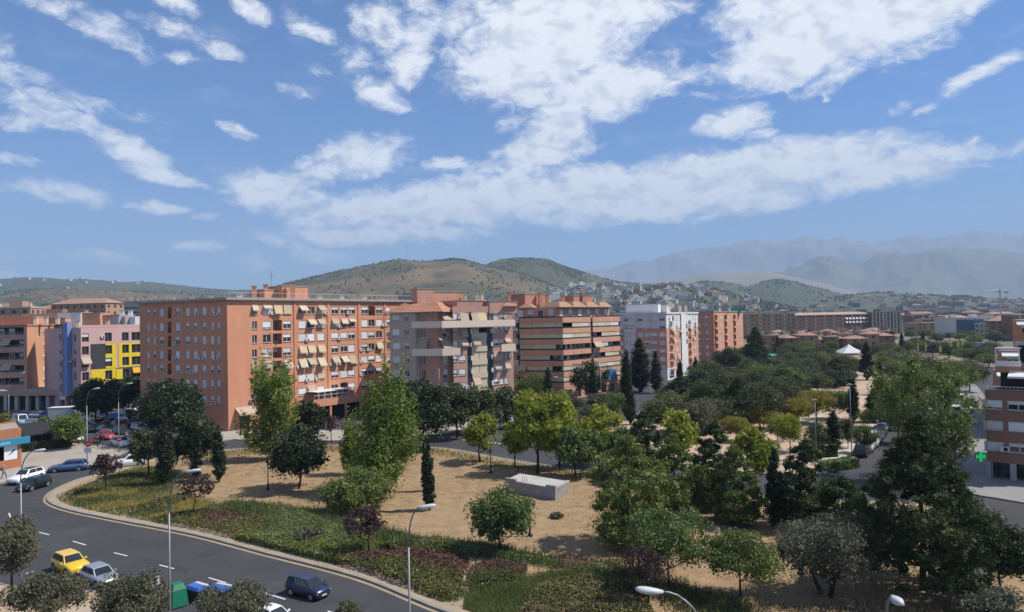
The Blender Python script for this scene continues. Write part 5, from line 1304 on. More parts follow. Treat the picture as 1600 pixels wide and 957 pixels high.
# scrub and small trees on the slopes: too many to count
def scrub(grids, n, size, m, seed, name='hillside_scrub'):
    g = np.random.default_rng(seed); V = []
    tri = np.array([(0,0,1),(1,0,0),(0,1,0), (0,0,1),(0,1,0),(-1,0,0), (0,0,1),(-1,0,0),(0,-1,0), (0,0,1),(0,-1,0),(1,0,0)], float)
    cl = [g.random(2) for _ in range(26)]
    for grid, w, lo, hi in grids:
        k = int(n*w); c = 0
        while c < k:
            if g.random() < .86: a, t = cl[g.integers(26)]+g.normal(size=2)*(.022, .06)
            else: a, t = g.random(2)
            t = lo+(hi-lo)*(t if g.random() < .55 else t**.45)
            if not (0 < a < 1 and .02 < t < 1): continue
            p = on_hill(grid, a, t); s = size*g.uniform(.5, 1.4); q = tri*np.array([s*.8, s*.8, s*.85])*g.uniform(.75, 1.25, size=(1, 3)); an = g.uniform(0, 1.5); c_, s_ = math.cos(an), math.sin(an)
            q = np.stack([q[:,0]*c_-q[:,1]*s_, q[:,0]*s_+q[:,1]*c_, q[:,2]], 1); V.append(q+p-np.array([0, 0, .15*s])); c += 1
    o = link(name, fast_mesh(name, np.concatenate(V), 3, [m])); return tag(o, 'dark scrub and small trees scattered over the dry hillsides', 'scrub', kind='stuff')
SCR = mat('scrub_leaf', (.034,.044,.020), .9, (.055,.062,.028), .02, .5)
scrub([(gC,.62,.80,1.03),(gD,.38,.5,1.0)], 4200, 5.0, SCR, 8, 'ridge_wood')
scrub([(gC,.22,.2,1.02),(gB,.22,.1,1.0),(gD,.22,.2,1.0),(gA,.26,.2,1.0)], 6500, 4.6, SCR, 3)
scrub([(gE,.40,.05,1.0),(gF,.25,.3,1.0),(gG,.35,.3,1.0)], 3000, 7.0, SCR, 4, 'hillside_wood')

# ------------------------------------------------------------------ far houses and city blocks
FW = {'white': mat('far_white_wall', (.62,.60,.56), .9, (.50,.48,.45), .06, rnd=.10), 'cream': mat('far_cream_wall', (.50,.42,.32), .9, (.42,.34,.26), .06, rnd=.12), 'ochre': mat('far_ochre_wall', (.38,.24,.15), .9, (.31,.19,.12), .06, rnd=.12), 'brick': mat('far_brick_wall', (.27,.14,.095), .9, (.21,.11,.075), .06, rnd=.12), 'brown': mat('far_brown_wall', (.15,.095,.07), .9, (.12,.075,.055), .06, rnd=.1), 'grey': mat('far_grey_wall', (.33,.32,.31), .9, (.26,.25,.25), .06, rnd=.1)}
FR = mat('far_tile_roof', (.33,.205,.15), .9, (.25,.15,.11), .2, rnd=.12); FRG = mat('far_flat_roof', (.44,.41,.37), .9, (.34,.31,.28), .1, rnd=.1); FWN = mat('far_window', (.05,.052,.056), .4)
_fh = {}
def far_mesh(w, d, h, col, roof, floors):
    """walls, a pitched or flat roof, rows of small window recesses read as one mesh at this distance"""
    key = (w, d, h, col, roof, floors)
    if key in _fh: return _fh[key]
    mb = MB(); wm = FW[col]; mb.box(-w/2, w/2, -d/2, d/2, -3, h, wm)
    if roof == 'hip':
        o = .5; r = h+min(w, d)*.22; a = [(-w/2-o,-d/2-o,h+.01),(w/2+o,-d/2-o,h+.01),(w/2+o,d/2+o,h+.01),(-w/2-o,d/2+o,h+.01)]
        if w >= d: t = [(-w/2+d*.45,0,r),(w/2-d*.45,0,r)]; mb.poly([a[0],a[1],t[1],t[0]],FR); mb.poly([a[2],a[3],t[0],t[1]],FR); mb.poly([a[1],a[2],t[1]],FR); mb.poly([a[3],a[0],t[0]],FR)
        else: t = [(0,-d/2+w*.45,r),(0,d/2-w*.45,r)]; mb.poly([a[1],a[2],t[1],t[0]],FR); mb.poly([a[3],a[0],t[0],t[1]],FR); mb.poly([a[0],a[1],t[0]],FR); mb.poly([a[2],a[3],t[1]],FR)
        mb.poly(a[::-1], FR)
    else:
        mb.box(-w/2-.2, w/2+.2, -d/2-.2, d/2+.2, h+.01, h+.5, FRG); q = (w*7.3+h*3) % 1
        mb.box(-w*.25+q*w*.2, w*.05+q*w*.2, -d*.2, d*.2, h+.51, h+2.8, wm); mb.box(w*.3, w*.34, -.5, .5, h+.51, h+2.2, FRG); mb.box(-w*.42, -w*.38, 0, 1, h+.51, h+2.0, FRG)
    fh = h/floors
    for k in range(floors):
        z = fh*(k+.5)
        for sgn, L in ((-1, w), (1, d)):
            n = max(1, int(L/3.4))
            for i in range(n):
                u = -L/2+L*(i+.5)/n
                if sgn < 0: mb.box(u-.7, u+.7, -d/2-.04, -d/2+.05, z-.6, z+.75, FWN)
                else: mb.box(-w/2-.04, -w/2+.05, u-.7, u+.7, z-.6, z+.75, FWN); mb.box(w/2-.05, w/2+.04, u-.7, u+.7, z-.6, z+.75, FWN)
    _fh[key] = mb.mesh('far_house_mesh'); return _fh[key]
FMARK = [(735,445,'the dry hill'),(850,435,'the rounded green hill'),(900,447,'the right shoulder of the green hill'),(960,452,'the foot of the green hill'),(1041,468,'the white topped block'),(1010,455,'the slope over the salmon block'),(1125,478,'the orange tower'),(1090,460,'the saddle of the ridge'),(1230,450,'the dark wooded knoll'),(1160,465,'the left end of the wooded knoll'),(1290,487,'the long brown block'),(1345,490,'the white awnings of the brown block'),(1385,490,'the ribbed block'),(1430,493,'the red brick block'),(1525,497,'the modern white building'),(1564,480,'the tower crane'),(752,467,'the long white institution'),(1471,485,'the thin crane mast'),(1300,466,'the wooded low ridge'),(1420,462,'the middle of the low ridge'),(1600,480,'the brick block at the edge'),(1205,492,'the dull ochre block'),(20,500,'the orange left block'),(70,497,'the roof terrace of the orange block'),(120,495,'the blue fin'),(160,495,'the pink block'),(205,495,'the grey roof tanks'),(60,445,'the far left ridge'),(180,447,'the middle of the left ridge'),(300,452,'the right end of the left ridge'),(1210,528,'the left end of the terraces'),(1290,528,'the middle of the terraces'),(1370,528,'the right end of the terraces')]
def where(loc):
    v = Vector((loc[0], loc[1], loc[2]+5-EYE)); w = v.dot(fwd); px, py = CX+F*v.dot(camR)/w, CY-F*v.dot(camU)/w
    mk = min(FMARK, key=lambda m_: (m_[0]-px)**2+((m_[1]-py)*3)**2); dx_, dy_ = px-mk[0], (py-mk[1])*3
    rel = 'right at' if math.hypot(dx_, dy_) < 14 else ('below' if dy_ > 0 else 'above') if abs(dy_) > abs(dx_) else 'well left of' if dx_ < -32 else 'just left of' if dx_ < 0 else 'just right of' if dx_ < 32 else 'well right of'
    return rel+' '+mk[2]
rf = random.Random(11)
def far(name, loc, rz, w, d, h, col, roof, floors, label, cat, group):
    o = link(name, far_mesh(w, d, h, col, roof, floors), None, loc, rz)
    if group: wh = where(loc); label = ('long ' if w >= 20 else 'small ')+{'brick':'red brick'}.get(col, col)+(' flat roofed ' if roof == 'flat' else ' tile roofed ')+{'house':'house','terraced_house':'terraced house'}.get(name, 'block')+' '+wh; group = label.split(' roofed ')[1]
    return tag(o, label, cat, group)
# white houses on the slope right of the hills
for k in range(230):
    a = min(.98, max(.02, rf.gauss(.42, .26))); t = min(.98, max(.10, rf.gauss(.62, .28))); p = on_hill(gE, a, t)
    big = rf.random() < .18; col = rf.choice(['white','white','white','white','cream','ochre']); roof = rf.choice(['flat','flat','hip'])
    far('house', tuple(p), rf.uniform(-.6, .9), *( (rf.choice((22,30)), 10, 9, col, 'flat', 3) if big else (rf.choice((9,12,15)), rf.choice((8,10)), rf.choice((5,7)), col, roof, 2)),
        {'white':'small white house on the far hillside among dark trees','cream':'small cream house on the far hillside among dark trees','ochre':'small ochre house on the far hillside among dark trees'}[col], 'house', {'white':'white hillside houses','cream':'cream hillside houses','ochre':'ochre hillside houses'}[col])
for k in range(26):
    p = on_hill(gA, rf.uniform(.1, .95), rf.uniform(.35, .9)); far('house', tuple(p), rf.uniform(-.5, .5), rf.choice((12,16)), 10, 6, 'white', 'flat', 2, 'pale house dotted on the distant left ridge', 'house', 'houses on the left ridge')
for k in range(34):
    p = on_hill(gG, rf.uniform(.1, .8), rf.uniform(.1, .9)); col = rf.choice(['white','cream','brick']); far('house', tuple(p), rf.uniform(-.5, .5), rf.choice((12,18)), 10, 7, col, 'hip', 2, {'white':'white','cream':'cream','brick':'reddish'}[col]+' house on the low wooded ridge below the mountains', 'house', {'white':'white','cream':'cream','brick':'reddish'}[col]+' houses on the low ridge')
for (px, py, d, w, h, col, fl_, lab) in ((752,467,1050,44,9,'white',3,'long white institution with rows of windows below the dry hill'),(735,473,1000,34,8,'grey',2,'grey hall standing in front of the long white institution'),(640,463,1150,36,7,'brick',2,'low reddish terrace at the foot of the dry hill'),(603,436,1700,16,5,'white',1,'tiny white hut high on the dry hill')):
    p = AT(px, py, d); far('house', (p.x, p.y, p.z-h+.5), .1, w, 12, h, col, 'flat', fl_, lab, 'building', None); 
# the plain of city roofs to the right, and the strip behind the left blocks
cnt = 0
for k in range(250):
    d = 640*(2.9)**rf.random(); px = rf.uniform(1095, 1660)
    if k % 6 == 0: d = rf.uniform(460, 640); px = rf.uniform(1565, 1660)
    r = ray(px, 500); h = rf.choice((8,10,12,15,17)) if d > 700 else rf.choice((8,10,12)); col = rf.choice(['cream','ochre','brick','brick','white','brown','grey','cream'])
    far('building', (r.x/r.y*d, d, 0), rf.uniform(-.5, .7), rf.choice((16,22,30,38)), rf.choice((11,14)), h, col, rf.choice(['flat','flat','hip']), max(2, int(h/3)),
        {'cream':'cream block among the distant city roofs','ochre':'ochre block among the distant city roofs','brick':'red brick block among the distant city roofs','white':'white block among the distant city roofs','brown':'dark brown block among the distant city roofs','grey':'grey block among the distant city roofs'}[col], 'building', 'distant '+col+' city blocks')
for k in range(46):
    d = rf.uniform(250, 760); px = rf.uniform(-70, 235); r = ray(px, 500); h = rf.choice((25,28,31)) + (d-300)*.016; h = round(h); col = rf.choice(['brown','brown','brick','brick','ochre','grey'])
    far('building', (r.x/r.y*d, d, 0), rf.uniform(-.4, .4), rf.choice((16,22,30)), rf.choice((11,14)), h, col, rf.choice(['flat','flat','hip']), max(2, int(h/3)),
        {'brown':'dark brown block behind the pink and orange blocks','brick':'red brick block behind the pink and orange blocks','ochre':'ochre block behind the pink and orange blocks','grey':'grey block behind the pink and orange blocks'}[col], 'building', col+' blocks behind the left blocks')
# the rest of the city: thousands of roofs that read as one mass
mb = MB(); rc_ = random.Random(77)
def mass(loc, w, d, h, m_):
    x, y, z = loc; mb.box(x-w/2, x+w/2, y-d/2, y+d/2, z-3, z+h, m_); mb.box(x-w/2-.2, x+w/2+.2, y-d/2-.2, y+d/2+.2, z+h+.01, z+h+.6, FR if rc_.random() < .45 else FRG)
    for k in range(max(1, int(h/3.2))): mb.box(x-w*.42, x+w*.42, y-d/2-.06, y-d/2+.02, z+1.2+k*3.2, z+2.3+k*3.2, FWN)
for k in range(210): p = on_hill(gG, rc_.uniform(.02, .98), abs(rc_.gauss(.12, .22)) % .95); mass(tuple(p), rc_.choice((9,14,20,28)), 10, rc_.choice((6,8,11)), FW[rc_.choice(['white','cream','ochre','brick','cream','brown'])])
for k in range(150): p = on_hill(gE, rc_.uniform(.25, .99), abs(rc_.gauss(.08, .16)) % .95); mass(tuple(p), rc_.choice((9,14,22)), 9, rc_.choice((6,8,10)), FW[rc_.choice(['white','cream','ochre','white','cream'])])
for k in range(260): d_ = rc_.uniform(900, 2000); r = ray(rc_.uniform(1080, 1680), 500); mass((r.x/r.y*d_, d_, 0), rc_.choice((14,20,30,40)), 12, rc_.choice((12,15,18,21)), FW[rc_.choice(['cream','ochre','brick','brown','grey','white'])])
for k in range(170): d_ = rc_.uniform(500, 1150); r = ray(rc_.uniform(-120, 260), 500); mass((r.x/r.y*d_, d_, 0), rc_.choice((16,22,32)), 12, rc_.choice((28,33,38))+(d_-500)*.016, FW[rc_.choice(['brown','brick','ochre','grey','brown'])])
tag(mb.build('distant_city'), 'mass of distant city roofs running to the hills', 'city', kind='stuff')
# blocks that can be told apart beyond the park
def block(px0, px1, d, ytop, col, label, floors=5, roof='flat', depth=14, skew=.0, name='apartment_building', wins=True):
    """walls with real window openings and a roof"""
    P0 = Vector(COLpt(px0, d)); P1 = Vector(COLpt(px1, d+skew)); f = Fac(P0, P1); h = topz((px0+px1)/2, ytop, d+skew/2)
    r = thing(name, label, 'apartment building', (P0.x, P0.y, 0)); mb = MB(); H = []; fh = h/floors; n = max(2, int(f.L/3.2))
    for k in range(floors):
        for i in range(n): u = f.L*(i+.5)/n; H.append((u-.65, u+.65, fh*(k+.35), fh*(k+.8), .35, FWN if (i*7+k*3) % 3 else SHUT))
    f.wall(mb, 0, h, H, FW[col]); q = [P1, P1-f.n*depth, P0-f.n*depth, P0]
    for a, b in zip(q[:-1], q[1:]): Fac(a, b).wall(mb, 0, h, [], FW[col])
    mb.build('wall', parent=r); ringp = [tuple(P0), tuple(P1), tuple(P1-f.n*depth), tuple(P0-f.n*depth)]
    if roof == 'hip': tiled(r, ringp, h+.02, 2.2, depth*.42, mat('pale_tile', (.42,.31,.23), .9, (.35,.25,.18), .5), .6)
    else:
        footprint_roof(r, ringp, h, FRG, .5, .2)
        for k in range(max(1, int(f.L/14))): p = f.pt(f.L*(k+.4)/max(1, int(f.L/14)), 0, -depth*.5); roof_box(r, p.x, p.y, 4, 4, h+.5, 2.3, f.ang, FW[col], 'lift_house')
    return r, f, h
r_, f_, h_ = block(1243, 1362, 600, 492, 'brown', 'long dark brown block with pale roof and white awnings at one end', 6, 'hip', 26, 25)
for k in range(14): awning(r_, f_, f_.L*(.66+.32*(k % 7)/7), h_-3-3.2*(k//7), 2.2, 1.2, 1.2, 2, mtl=AWH)
block(1166, 1242, 560, 491, 'ochre', 'dull ochre block between the orange tower and the long brown block', 6)
r_, f_, h_ = block(1361, 1409, 620, 488, 'brown', 'narrow brown block with pale vertical concrete ribs', 7, depth=22)
for k in range(9): mb = MB(); u = f_.L*(k+.5)/9; f_.box(mb, u-.45, u+.45, 0, h_+.3, .02, .7, STONE); mb.build('concrete_rib', parent=r_)
block(1408, 1452, 660, 493, 'brick', 'red brick block right of the ribbed block', 5); block(1428, 1500, 540, 505, 'ochre', 'low ochre brick block above the park trees', 4)
r_, f_, h_ = block(1492, 1556, 500, 497, 'white', 'modern white and blue glass building in the distance', 4, depth=24)
mb = MB(); f_.box(mb, 1, f_.L-9, h_*.35, h_*.92, .1, .6, mat('blue_glass_front', (.06,.10,.16), .15, (.09,.13,.19), .3)); mb.build('glass_front', parent=r_)
block(1300, 1345, 640, 500, 'cream', 'cream block peeping over the long brown block', 5); block(1590, 1660, 420, 492, 'brick', 'brick block at the right edge beyond the avenue', 6)
# terraced houses with terracotta roofs
for row, (d, y0, n_) in enumerate(((335,519,15),(372,515,14),(410,513,13))):
    for k in range(n_):
        px = 1192+(1388-1192)*(k+.5)/n_+rf.uniform(-3, 3); p = COLpt(px, d+rf.uniform(-5, 5)); h = rf.choice((7.0,8.0,9.0)); col = rf.choice(['brick','ochre','cream','white','brick','ochre'])
        far('terraced_house', (p[0], p[1], 0), rf.uniform(-.3, .3), rf.choice((5.5,6.5)), 9, h, col, rf.choice(['hip','hip','flat']), 3, {'brick':'red brick','ochre':'ochre','cream':'cream','white':'white'}[col]+' terraced house with terracotta roof beyond the park', 'house', {'brick':'red brick','ochre':'ochre','cream':'cream','white':'white'}[col]+' terraced houses beyond the park')
# white tent, green stall, yellow banners
p = COLpt(1325, 300); t = thing('tent', 'white pyramid tent rising above the park trees', 'tent', (p[0], p[1], 0)); mb = MB(); zt_ = topz(1325, 538, 300); ze = topz(1325, 551, 300); w = 4.7
for k in range(4):
    a = [(-w,-w),(w,-w),(w,w),(-w,w)][k]; b = [(-w,-w),(w,-w),(w,w),(-w,w)][(k+1) % 4]
    mb.poly([(*a, ze), (*b, ze), (b[0]*.35, b[1]*.35, ze+(zt_-ze)*.55), (a[0]*.35, a[1]*.35, ze+(zt_-ze)*.55)]); mb.poly([(a[0]*.35, a[1]*.35, ze+(zt_-ze)*.55), (b[0]*.35, b[1]*.35, ze+(zt_-ze)*.55), (0, 0, zt_)]); mb.poly([(*a, ze-.4), (*b, ze-.4), (*b, ze), (*a, ze)])
link('tent_roof', mb.mesh('tent_roof', mat('tent_fabric', (.62,.63,.64), .6, trans=.2)), t)
for sx in (-1, 1):
    for sy in (-1, 1): mb = MB(); mb.tube([(sx*w*.97, sy*w*.97, 0), (sx*w*.97, sy*w*.97, ze-.3)], .08, 6, METAL); link('tent_pole', mb.mesh('tent_pole'), t)
p = COLpt(1206, 285); t = thing('stall', 'small stall with green awning at the far side of the park', 'stall', (p[0], p[1], 0)); mb = MB(); mb.hexa([(-3,-2,2.2),(3,-2,2.2),(3,2,2.9),(-3,2,2.9),(-3,-2,2.3),(3,-2,2.3),(3,2,3.0),(-3,2,3.0)], GREENT); link('awning', mb.mesh('stall_awning'), t)
mb = MB(); mb.box(-2.8, 2.8, -1.5, 1.9, 0, 2.15, WHT); link('counter', mb.mesh('counter'), t)
YB = mat('yellow_banner', (.72,.55,.04), .6)
for i, (px, yt, yb) in enumerate(((1432,536,549),(1444,536,549),(1466,541,551),(1483,535,545),(1494,534,544),(1501,533,542))):
    d = 250+i*8; p = COLpt(px, d); zt_, zb_ = topz(px, yt, d), topz(px, yb, d); t = thing('banner', 'tall yellow advertising banner standing in the distant trees', 'banner', (p[0], p[1], 0), group='yellow banners above the park trees')
    mb = MB(); mb.tube([(0,0,0),(0,0,zt_+.2)], .05, 5, METAL); link('pole', mb.mesh('banner_pole'), t); mb = MB(); mb.box(.06, 1.0 if i > 1 else .55, -.03, .03, zb_, zt_, YB); link('cloth', mb.mesh('banner_cloth'), t)
p = COLpt(1478, 330); t = thing('market_hall', 'low blue and white canopy beside the yellow banners', 'canopy', (p[0], p[1], 0)); mb = MB(); mb.box(-11, 14, -5, 5, 3.0, 3.8, mat('blue_canopy', (.05,.09,.30), .6)); mb.box(-11, 14, -5.2, -5.02, 2.2, 3.0, WHT); mb.box(-10.8, 13.8, -4, 4.6, 0, 2.95, WHT); link('canopy_roof', mb.mesh('canopy_roof'), t)
# cranes and masts
def mast(px, yb, yt, d, label, w=.25, name='radio_mast', cat='mast'):
    p = AT(px, yb, d); zt_ = topz(px, yt, d); t = thing(name, label, cat, (p.x, p.y, p.z-1)); mb = MB(); h = zt_-p.z
    mb.tube([(0,0,0),(0,0,h)], [w, w*.4], 5, METAL)
    for k in range(3): mb.tube([(-w*3,0,h*(.6+.15*k)),(w*3,0,h*(.6+.15*k))], w*.4, 4, METAL)
    link('pole', mb.mesh('mast_pole'), t)
for px, yb, yt, lab in ((637,413,380,'lone radio mast on the left shoulder of the dry hill'),(720,410,398,'shortest mast of the cluster on the dry hilltop'),(731,411,396,'second mast of the cluster on the dry hilltop'),(741,412,395,'tallest mast of the cluster on the dry hilltop')): mast(px, yb, yt, 2000, lab, .5)
mast(850, 410, 395, 2500, 'lattice mast on the rounded green hill', .8)
for px, yt, d in ((1412,473,900),(1471,476,820),(1205,483,760)): mast(px, 500, yt, d, {1412:'thin crane mast above the ribbed block',1471:'thin crane mast above the white modern building',1205:'slim mast above the ochre block'}[px], .3)
p = AT(1564, 500, 700); zt_ = topz(1564, 452, 700); t = thing('tower_crane', 'tower crane with long jib against the blue mountains', 'crane', (p.x, p.y, 0))
mb = MB(); mb.tube([(0,0,0),(0,0,zt_)], .8, 4, METAL); link('tower', mb.mesh('crane_tower'), t); zj = topz(1564, 456, 700)
mb = MB(); mb.tube([(-22,0,zj),(8,0,zj)], .28, 4, mat('crane_steel', (.12,.12,.13), .6)); mb.tube([(-14,0,zj+.2),(0,0,zt_),(7,0,zj+.2)], .1, 4, METAL); link('jib', mb.mesh('crane_jib'), t); mb = MB(); mb.box(5.5, 8, -.7, .7, zj-2, zj-.4, CONC); link('counterweight', mb.mesh('counterweight'), t)

# ------------------------------------------------------------------ trees of the far park and the city
gg = random.Random(21)
PROTO = {}
for kind, lf, W, H, n_ in (('round','grove',8.5,8,4),('round','dark',8,8.5,2),('loose','loose',8,8,1),('round','loose',8,8,3),('plane','plane',7,8,2),('round','yellow',6.5,6.5,1),('cypress','cypress',2.6,12,2),('pine','pine2',8,11,1),('cedar','grove',9,10,1),('poplar','poplar',5,13,1),('bush','loose',3,2,1),('olive','brown',6,5,1)):
    PROTO[(kind, lf)] = [tree_meshes(kind, W, H, 500+i*7+len(PROTO), LF[lf], 66, BARKD, 5.0, maxn=9000)+(W, H) for i in range(n_)]
def inst(key, loc, W, H, label, group=None, name='tree', cat='tree'):
    tm, cm, w0, h0 = gg.choice(PROTO[key]); return put_tree(tm, cm, loc, label, cat, name, gg.uniform(0, 6.28), (W/w0, W/w0, H/h0), group)
def itree(key, px, pyb, pyt, wpx, label, name='tree', group=None, z=.13, cat=None):
    b = G(px, pyb, z); d = b.y; cy_ = 'cypress' in key[0]; return inst(key, b, wpx*pxm(d)*(1.3 if cy_ else 1), (topz(px, pyt, d)-z)*(1.07 if cy_ else 1), label, group, name, cat or ('cypress' if 'cypress' in name else 'tree'))
def inside(p, poly):
    c = False; n = len(poly)
    for i in range(n):
        a, b = poly[i], poly[i-1]
        if (a[1] > p[1]) != (b[1] > p[1]) and p[0] < (b[0]-a[0])*(p[1]-a[1])/(b[1]-a[1])+a[0]: c = not c
    return c
def scatter(poly_px, spacing, n_max=400):
    poly = PX(poly_px); x0, x1 = min(p[0] for p in poly), max(p[0] for p in poly); y0, y1 = min(p[1] for p in poly), max(p[1] for p in poly); out = []
    for _ in range(6000):
        q = (gg.uniform(x0, x1), gg.uniform(y0, y1))
        if inside(q, poly) and all((q[0]-o[0])**2+(q[1]-o[1])**2 > spacing**2 for o in out): out.append(q)
        if len(out) >= n_max: break
    return out
for (key, px, yb, yt, w, lab, nm) in (
 (('cypress','cypress'),980,657,558,17,'tall cypress by the far park edge, taller of a pair','cypress_tree'),(('cypress','cypress'),985,664,602,13,'shorter cypress tight against the tall one','cypress_tree'),(('cypress','cypress'),1001,612,538,28,'broad cypress in front of the white topped block','cypress_tree'),(('cypress','cypress'),1026,614,556,15,'cypress right of the broad one at the white topped block','cypress_tree'),(('cypress','cypress'),1063,604,566,8,'small cypress at the blue shop sign','cypress_tree'),(('cypress','cypress'),1088,600,562,9,'small cypress at the far corner of the white topped block','cypress_tree'),(('cypress','cypress'),927,638,578,13,'cypress in front of the round tree at the salmon block','cypress_tree'),(('cypress','cypress'),857,630,580,12,'cypress at the corner of the salmon block','cypress_tree'),
 (('round','dark'),923,632,565,66,'round dark tree hiding the corner of the salmon block','tree'),(('round','dark'),1138,585,543,42,'dark round tree before the orange tower','tree'),(('pine','pine2'),1182,575,512,36,'tall dark tree right of the orange tower','tree'),(('round','loose'),832,628,584,56,'dull green tree between the red brick and salmon blocks','tree'),(('olive','brown'),885,648,610,56,'brownish tree in front of the salmon block shop','tree'),(('olive','brown'),942,646,614,54,'thin brownish tree beside the cypress pair','tree'),(('bush','loose'),905,668,640,46,'low green shrub tree by the avenue','tree'),
 (('round','yellow'),1276,662,610,56,'yellow brown tree, left of three at the pale path','tree'),(('round','loose'),1306,655,608,54,'olive tree, middle of three at the pale path','tree'),(('round','yellow'),1248,668,622,46,'rusty tree left of the pale path','tree'),(('plane','plane'),1235,706,648,42,'bright yellow green tree by the tall white lamp','tree'),(('round','grove'),1277,706,660,38,'round dark tree on the pink path','tree'),(('cypress','cypress'),1303,704,648,21,'squat cypress behind the clipped hedge','cypress_tree'),(('cypress','cypress'),1334,660,598,14,'slender cypress behind the tall white lamp','cypress_tree'),(('cypress','cypress'),1366,660,612,22,'cypress beside the parked car row','cypress_tree'),(('cypress','cypress'),1355,594,541,17,'tall dark cypress in the far grove','cypress_tree'),(('cypress','cypress'),1375,617,570,14,'dark cypress right of the tall far one','cypress_tree'),(('round','grove'),1325,700,652,36,'small dark tree between squat cypress and car row','tree'),(('round','loose'),1352,708,664,38,'small green tree over the blue parking sign','tree'),(('round','loose'),1356,668,640,34,'green tree at the start of the car row','tree'),(('round','yellow'),1193,672,640,44,'golden tree at the edge of the dark grove','tree'),(('round','yellow'),1150,690,652,46,'yellowing tree in front of the grove','tree'),(('round','loose'),1215,690,655,40,'pale olive tree at the grove edge','tree'),(('cedar','grove'),1225,632,572,58,'layered cedar in the dark grove','cedar_tree'),(('cedar','grove'),1240,655,600,46,'smaller layered cedar at the grove edge','cedar_tree'),
 (('poplar','poplar'),1478,640,566,60,'leafy tall tree by the right avenue','tree'),(('round','loose'),1498,618,566,60,'rounded green tree over the right avenue','tree'),(('round','grove'),1515,612,562,56,'dark tree beside the terraced brick block','tree'),(('round','grove'),1447,600,556,50,'dark tree behind the airy tall one','tree')):
    itree(key, px, yb, yt, w, lab, nm)
def pxof(x, y, z=0):
    v = Vector((x, y, z-EYE)); w = v.dot(fwd); return CX+F*v.dot(camR)/w, CY-F*v.dot(camU)/w
LOOK = {('round','grove'):'dense dark green tree',('round','dark'):'blackish green round tree',('pine','pine2'):'dark pointed pine',('round','loose'):'lighter olive green tree',('olive','brown'):'low brownish green tree',('cypress','cypress'):'slim dark cypress'}
MARKS = [(885,625,'the salmon block'),(985,640,'the cypress pair'),(1042,598,'the white topped block'),(1115,575,'the orange tower'),(1182,565,'the tall dark tree'),(1206,558,'the green stall'),(1230,640,'the layered cedars'),(1270,660,'the rusty trees'),(1325,552,'the white tent'),(1355,590,'the tall far cypress'),(1376,615,'the far cypress pair'),(1270,640,'the pale path'),(1432,549,'the yellow banners'),(1520,600,'the terraced brick block'),(1370,685,'the parked car row'),(1150,685,'the yellowing tree'),(1090,640,'the middle of the grove'),(1500,520,'the modern white building'),(1300,520,'the long brown block'),(1210,520,'the dull ochre block')]
_lab = {}
CLEAR = [(980,657,14),(985,664,10),(1001,612,20),(1026,614,12),(1063,604,8),(1088,600,8),(927,638,12),(857,630,12),(1138,585,24),(1182,575,20),(1325,560,26),(1334,660,12),(1355,594,14),(1375,617,12),(1366,660,14),(1206,566,16)]
def grove(q, key, W, H, z):
    px, py = pxof(q[0], q[1], z)
    if any(abs(px-a) < c_+(8 if a in (980,1001,1355) else 4) and -3 < py-b < (60 if a in (980,985,1001) else 26) for a, b, c_ in CLEAR): return None
    if 'cypress' in key[0]: W, H = 2.4, 9.5
    mk = min(MARKS, key=lambda m_: (m_[0]-px)**2+((m_[1]-py)*2.2)**2); dx_, dy_ = px-mk[0], (py-mk[1])*2.2
    rel = 'close by' if math.hypot(dx_, dy_) < 16 else ('in front of' if dy_ > 0 else 'behind') if abs(dy_) > abs(dx_) else ('on the far left side of' if dx_ < -45 else 'just left of' if dx_ < 0 else 'just right of' if dx_ < 45 else 'farther right of')
    lab = ('tall ' if H > 6.3 else 'squat ' if H < 5.2 else '')+LOOK[key]+' '+rel+' '+mk[2]
    _lab[lab] = _lab.get(lab, 0)+1
    return inst(key, (*q, z), W, H, lab, 'trees '+rel+' '+mk[2], 'cypress_tree' if 'cypress' in key[0] else 'pine_tree' if key[0] == 'pine' else 'tree', 'tree')
for q in scatter([(1003,672),(1070,694),(1160,682),(1215,660),(1258,632),(1322,600),(1335,588),(1240,562),(1150,566),(1080,602),(1015,636)], 5.9): grove(q, gg.choice([('round','grove')]*5+[('round','dark'),('pine','pine2'),('round','loose'),('olive','brown')]), gg.uniform(7.0, 10.0), gg.uniform(4.4, 8.0), .13)
for q in scatter([(880,700),(960,690),(1003,672),(1015,640),(965,655)], 6.5): grove(q, gg.choice([('olive','brown'),('round','loose'),('round','grove')]), gg.uniform(4.5, 6.5), gg.uniform(3.5, 5.5), .13)
for q in scatter([(1165,576),(1260,560),(1420,556),(1545,575),(1560,556),(1400,545),(1170,552)], 9.5, 70): grove(q, gg.choice([('round','grove')]*2+[('round','loose')]*2+[('round','dark'),('olive','brown'),('cypress','cypress')]), gg.uniform(7, 9.5), gg.uniform(4.5, 6.8), 0)
for q in scatter([(1335,603),(1400,598),(1420,582),(1420,558),(1335,565)], 7.5): grove(q, gg.choice([('olive','brown'),('round','loose'),('round','grove')]), gg.uniform(5.5, 7.5), gg.uniform(4, 6), .13)
for q in scatter([(1150,548),(1560,546),(1600,524),(1120,526)], 17, 60): grove(q, gg.choice([('round','grove'),('round','loose'),('round','dark'),('round','loose')]), gg.uniform(8, 11), gg.uniform(5, 7.5), 0)
for q in scatter([(1380,705),(1395,660),(1420,610),(1440,600),(1420,660),(1405,700)], 7): grove(q, ('round','loose'), gg.uniform(5, 6.5), gg.uniform(5, 7), 0)

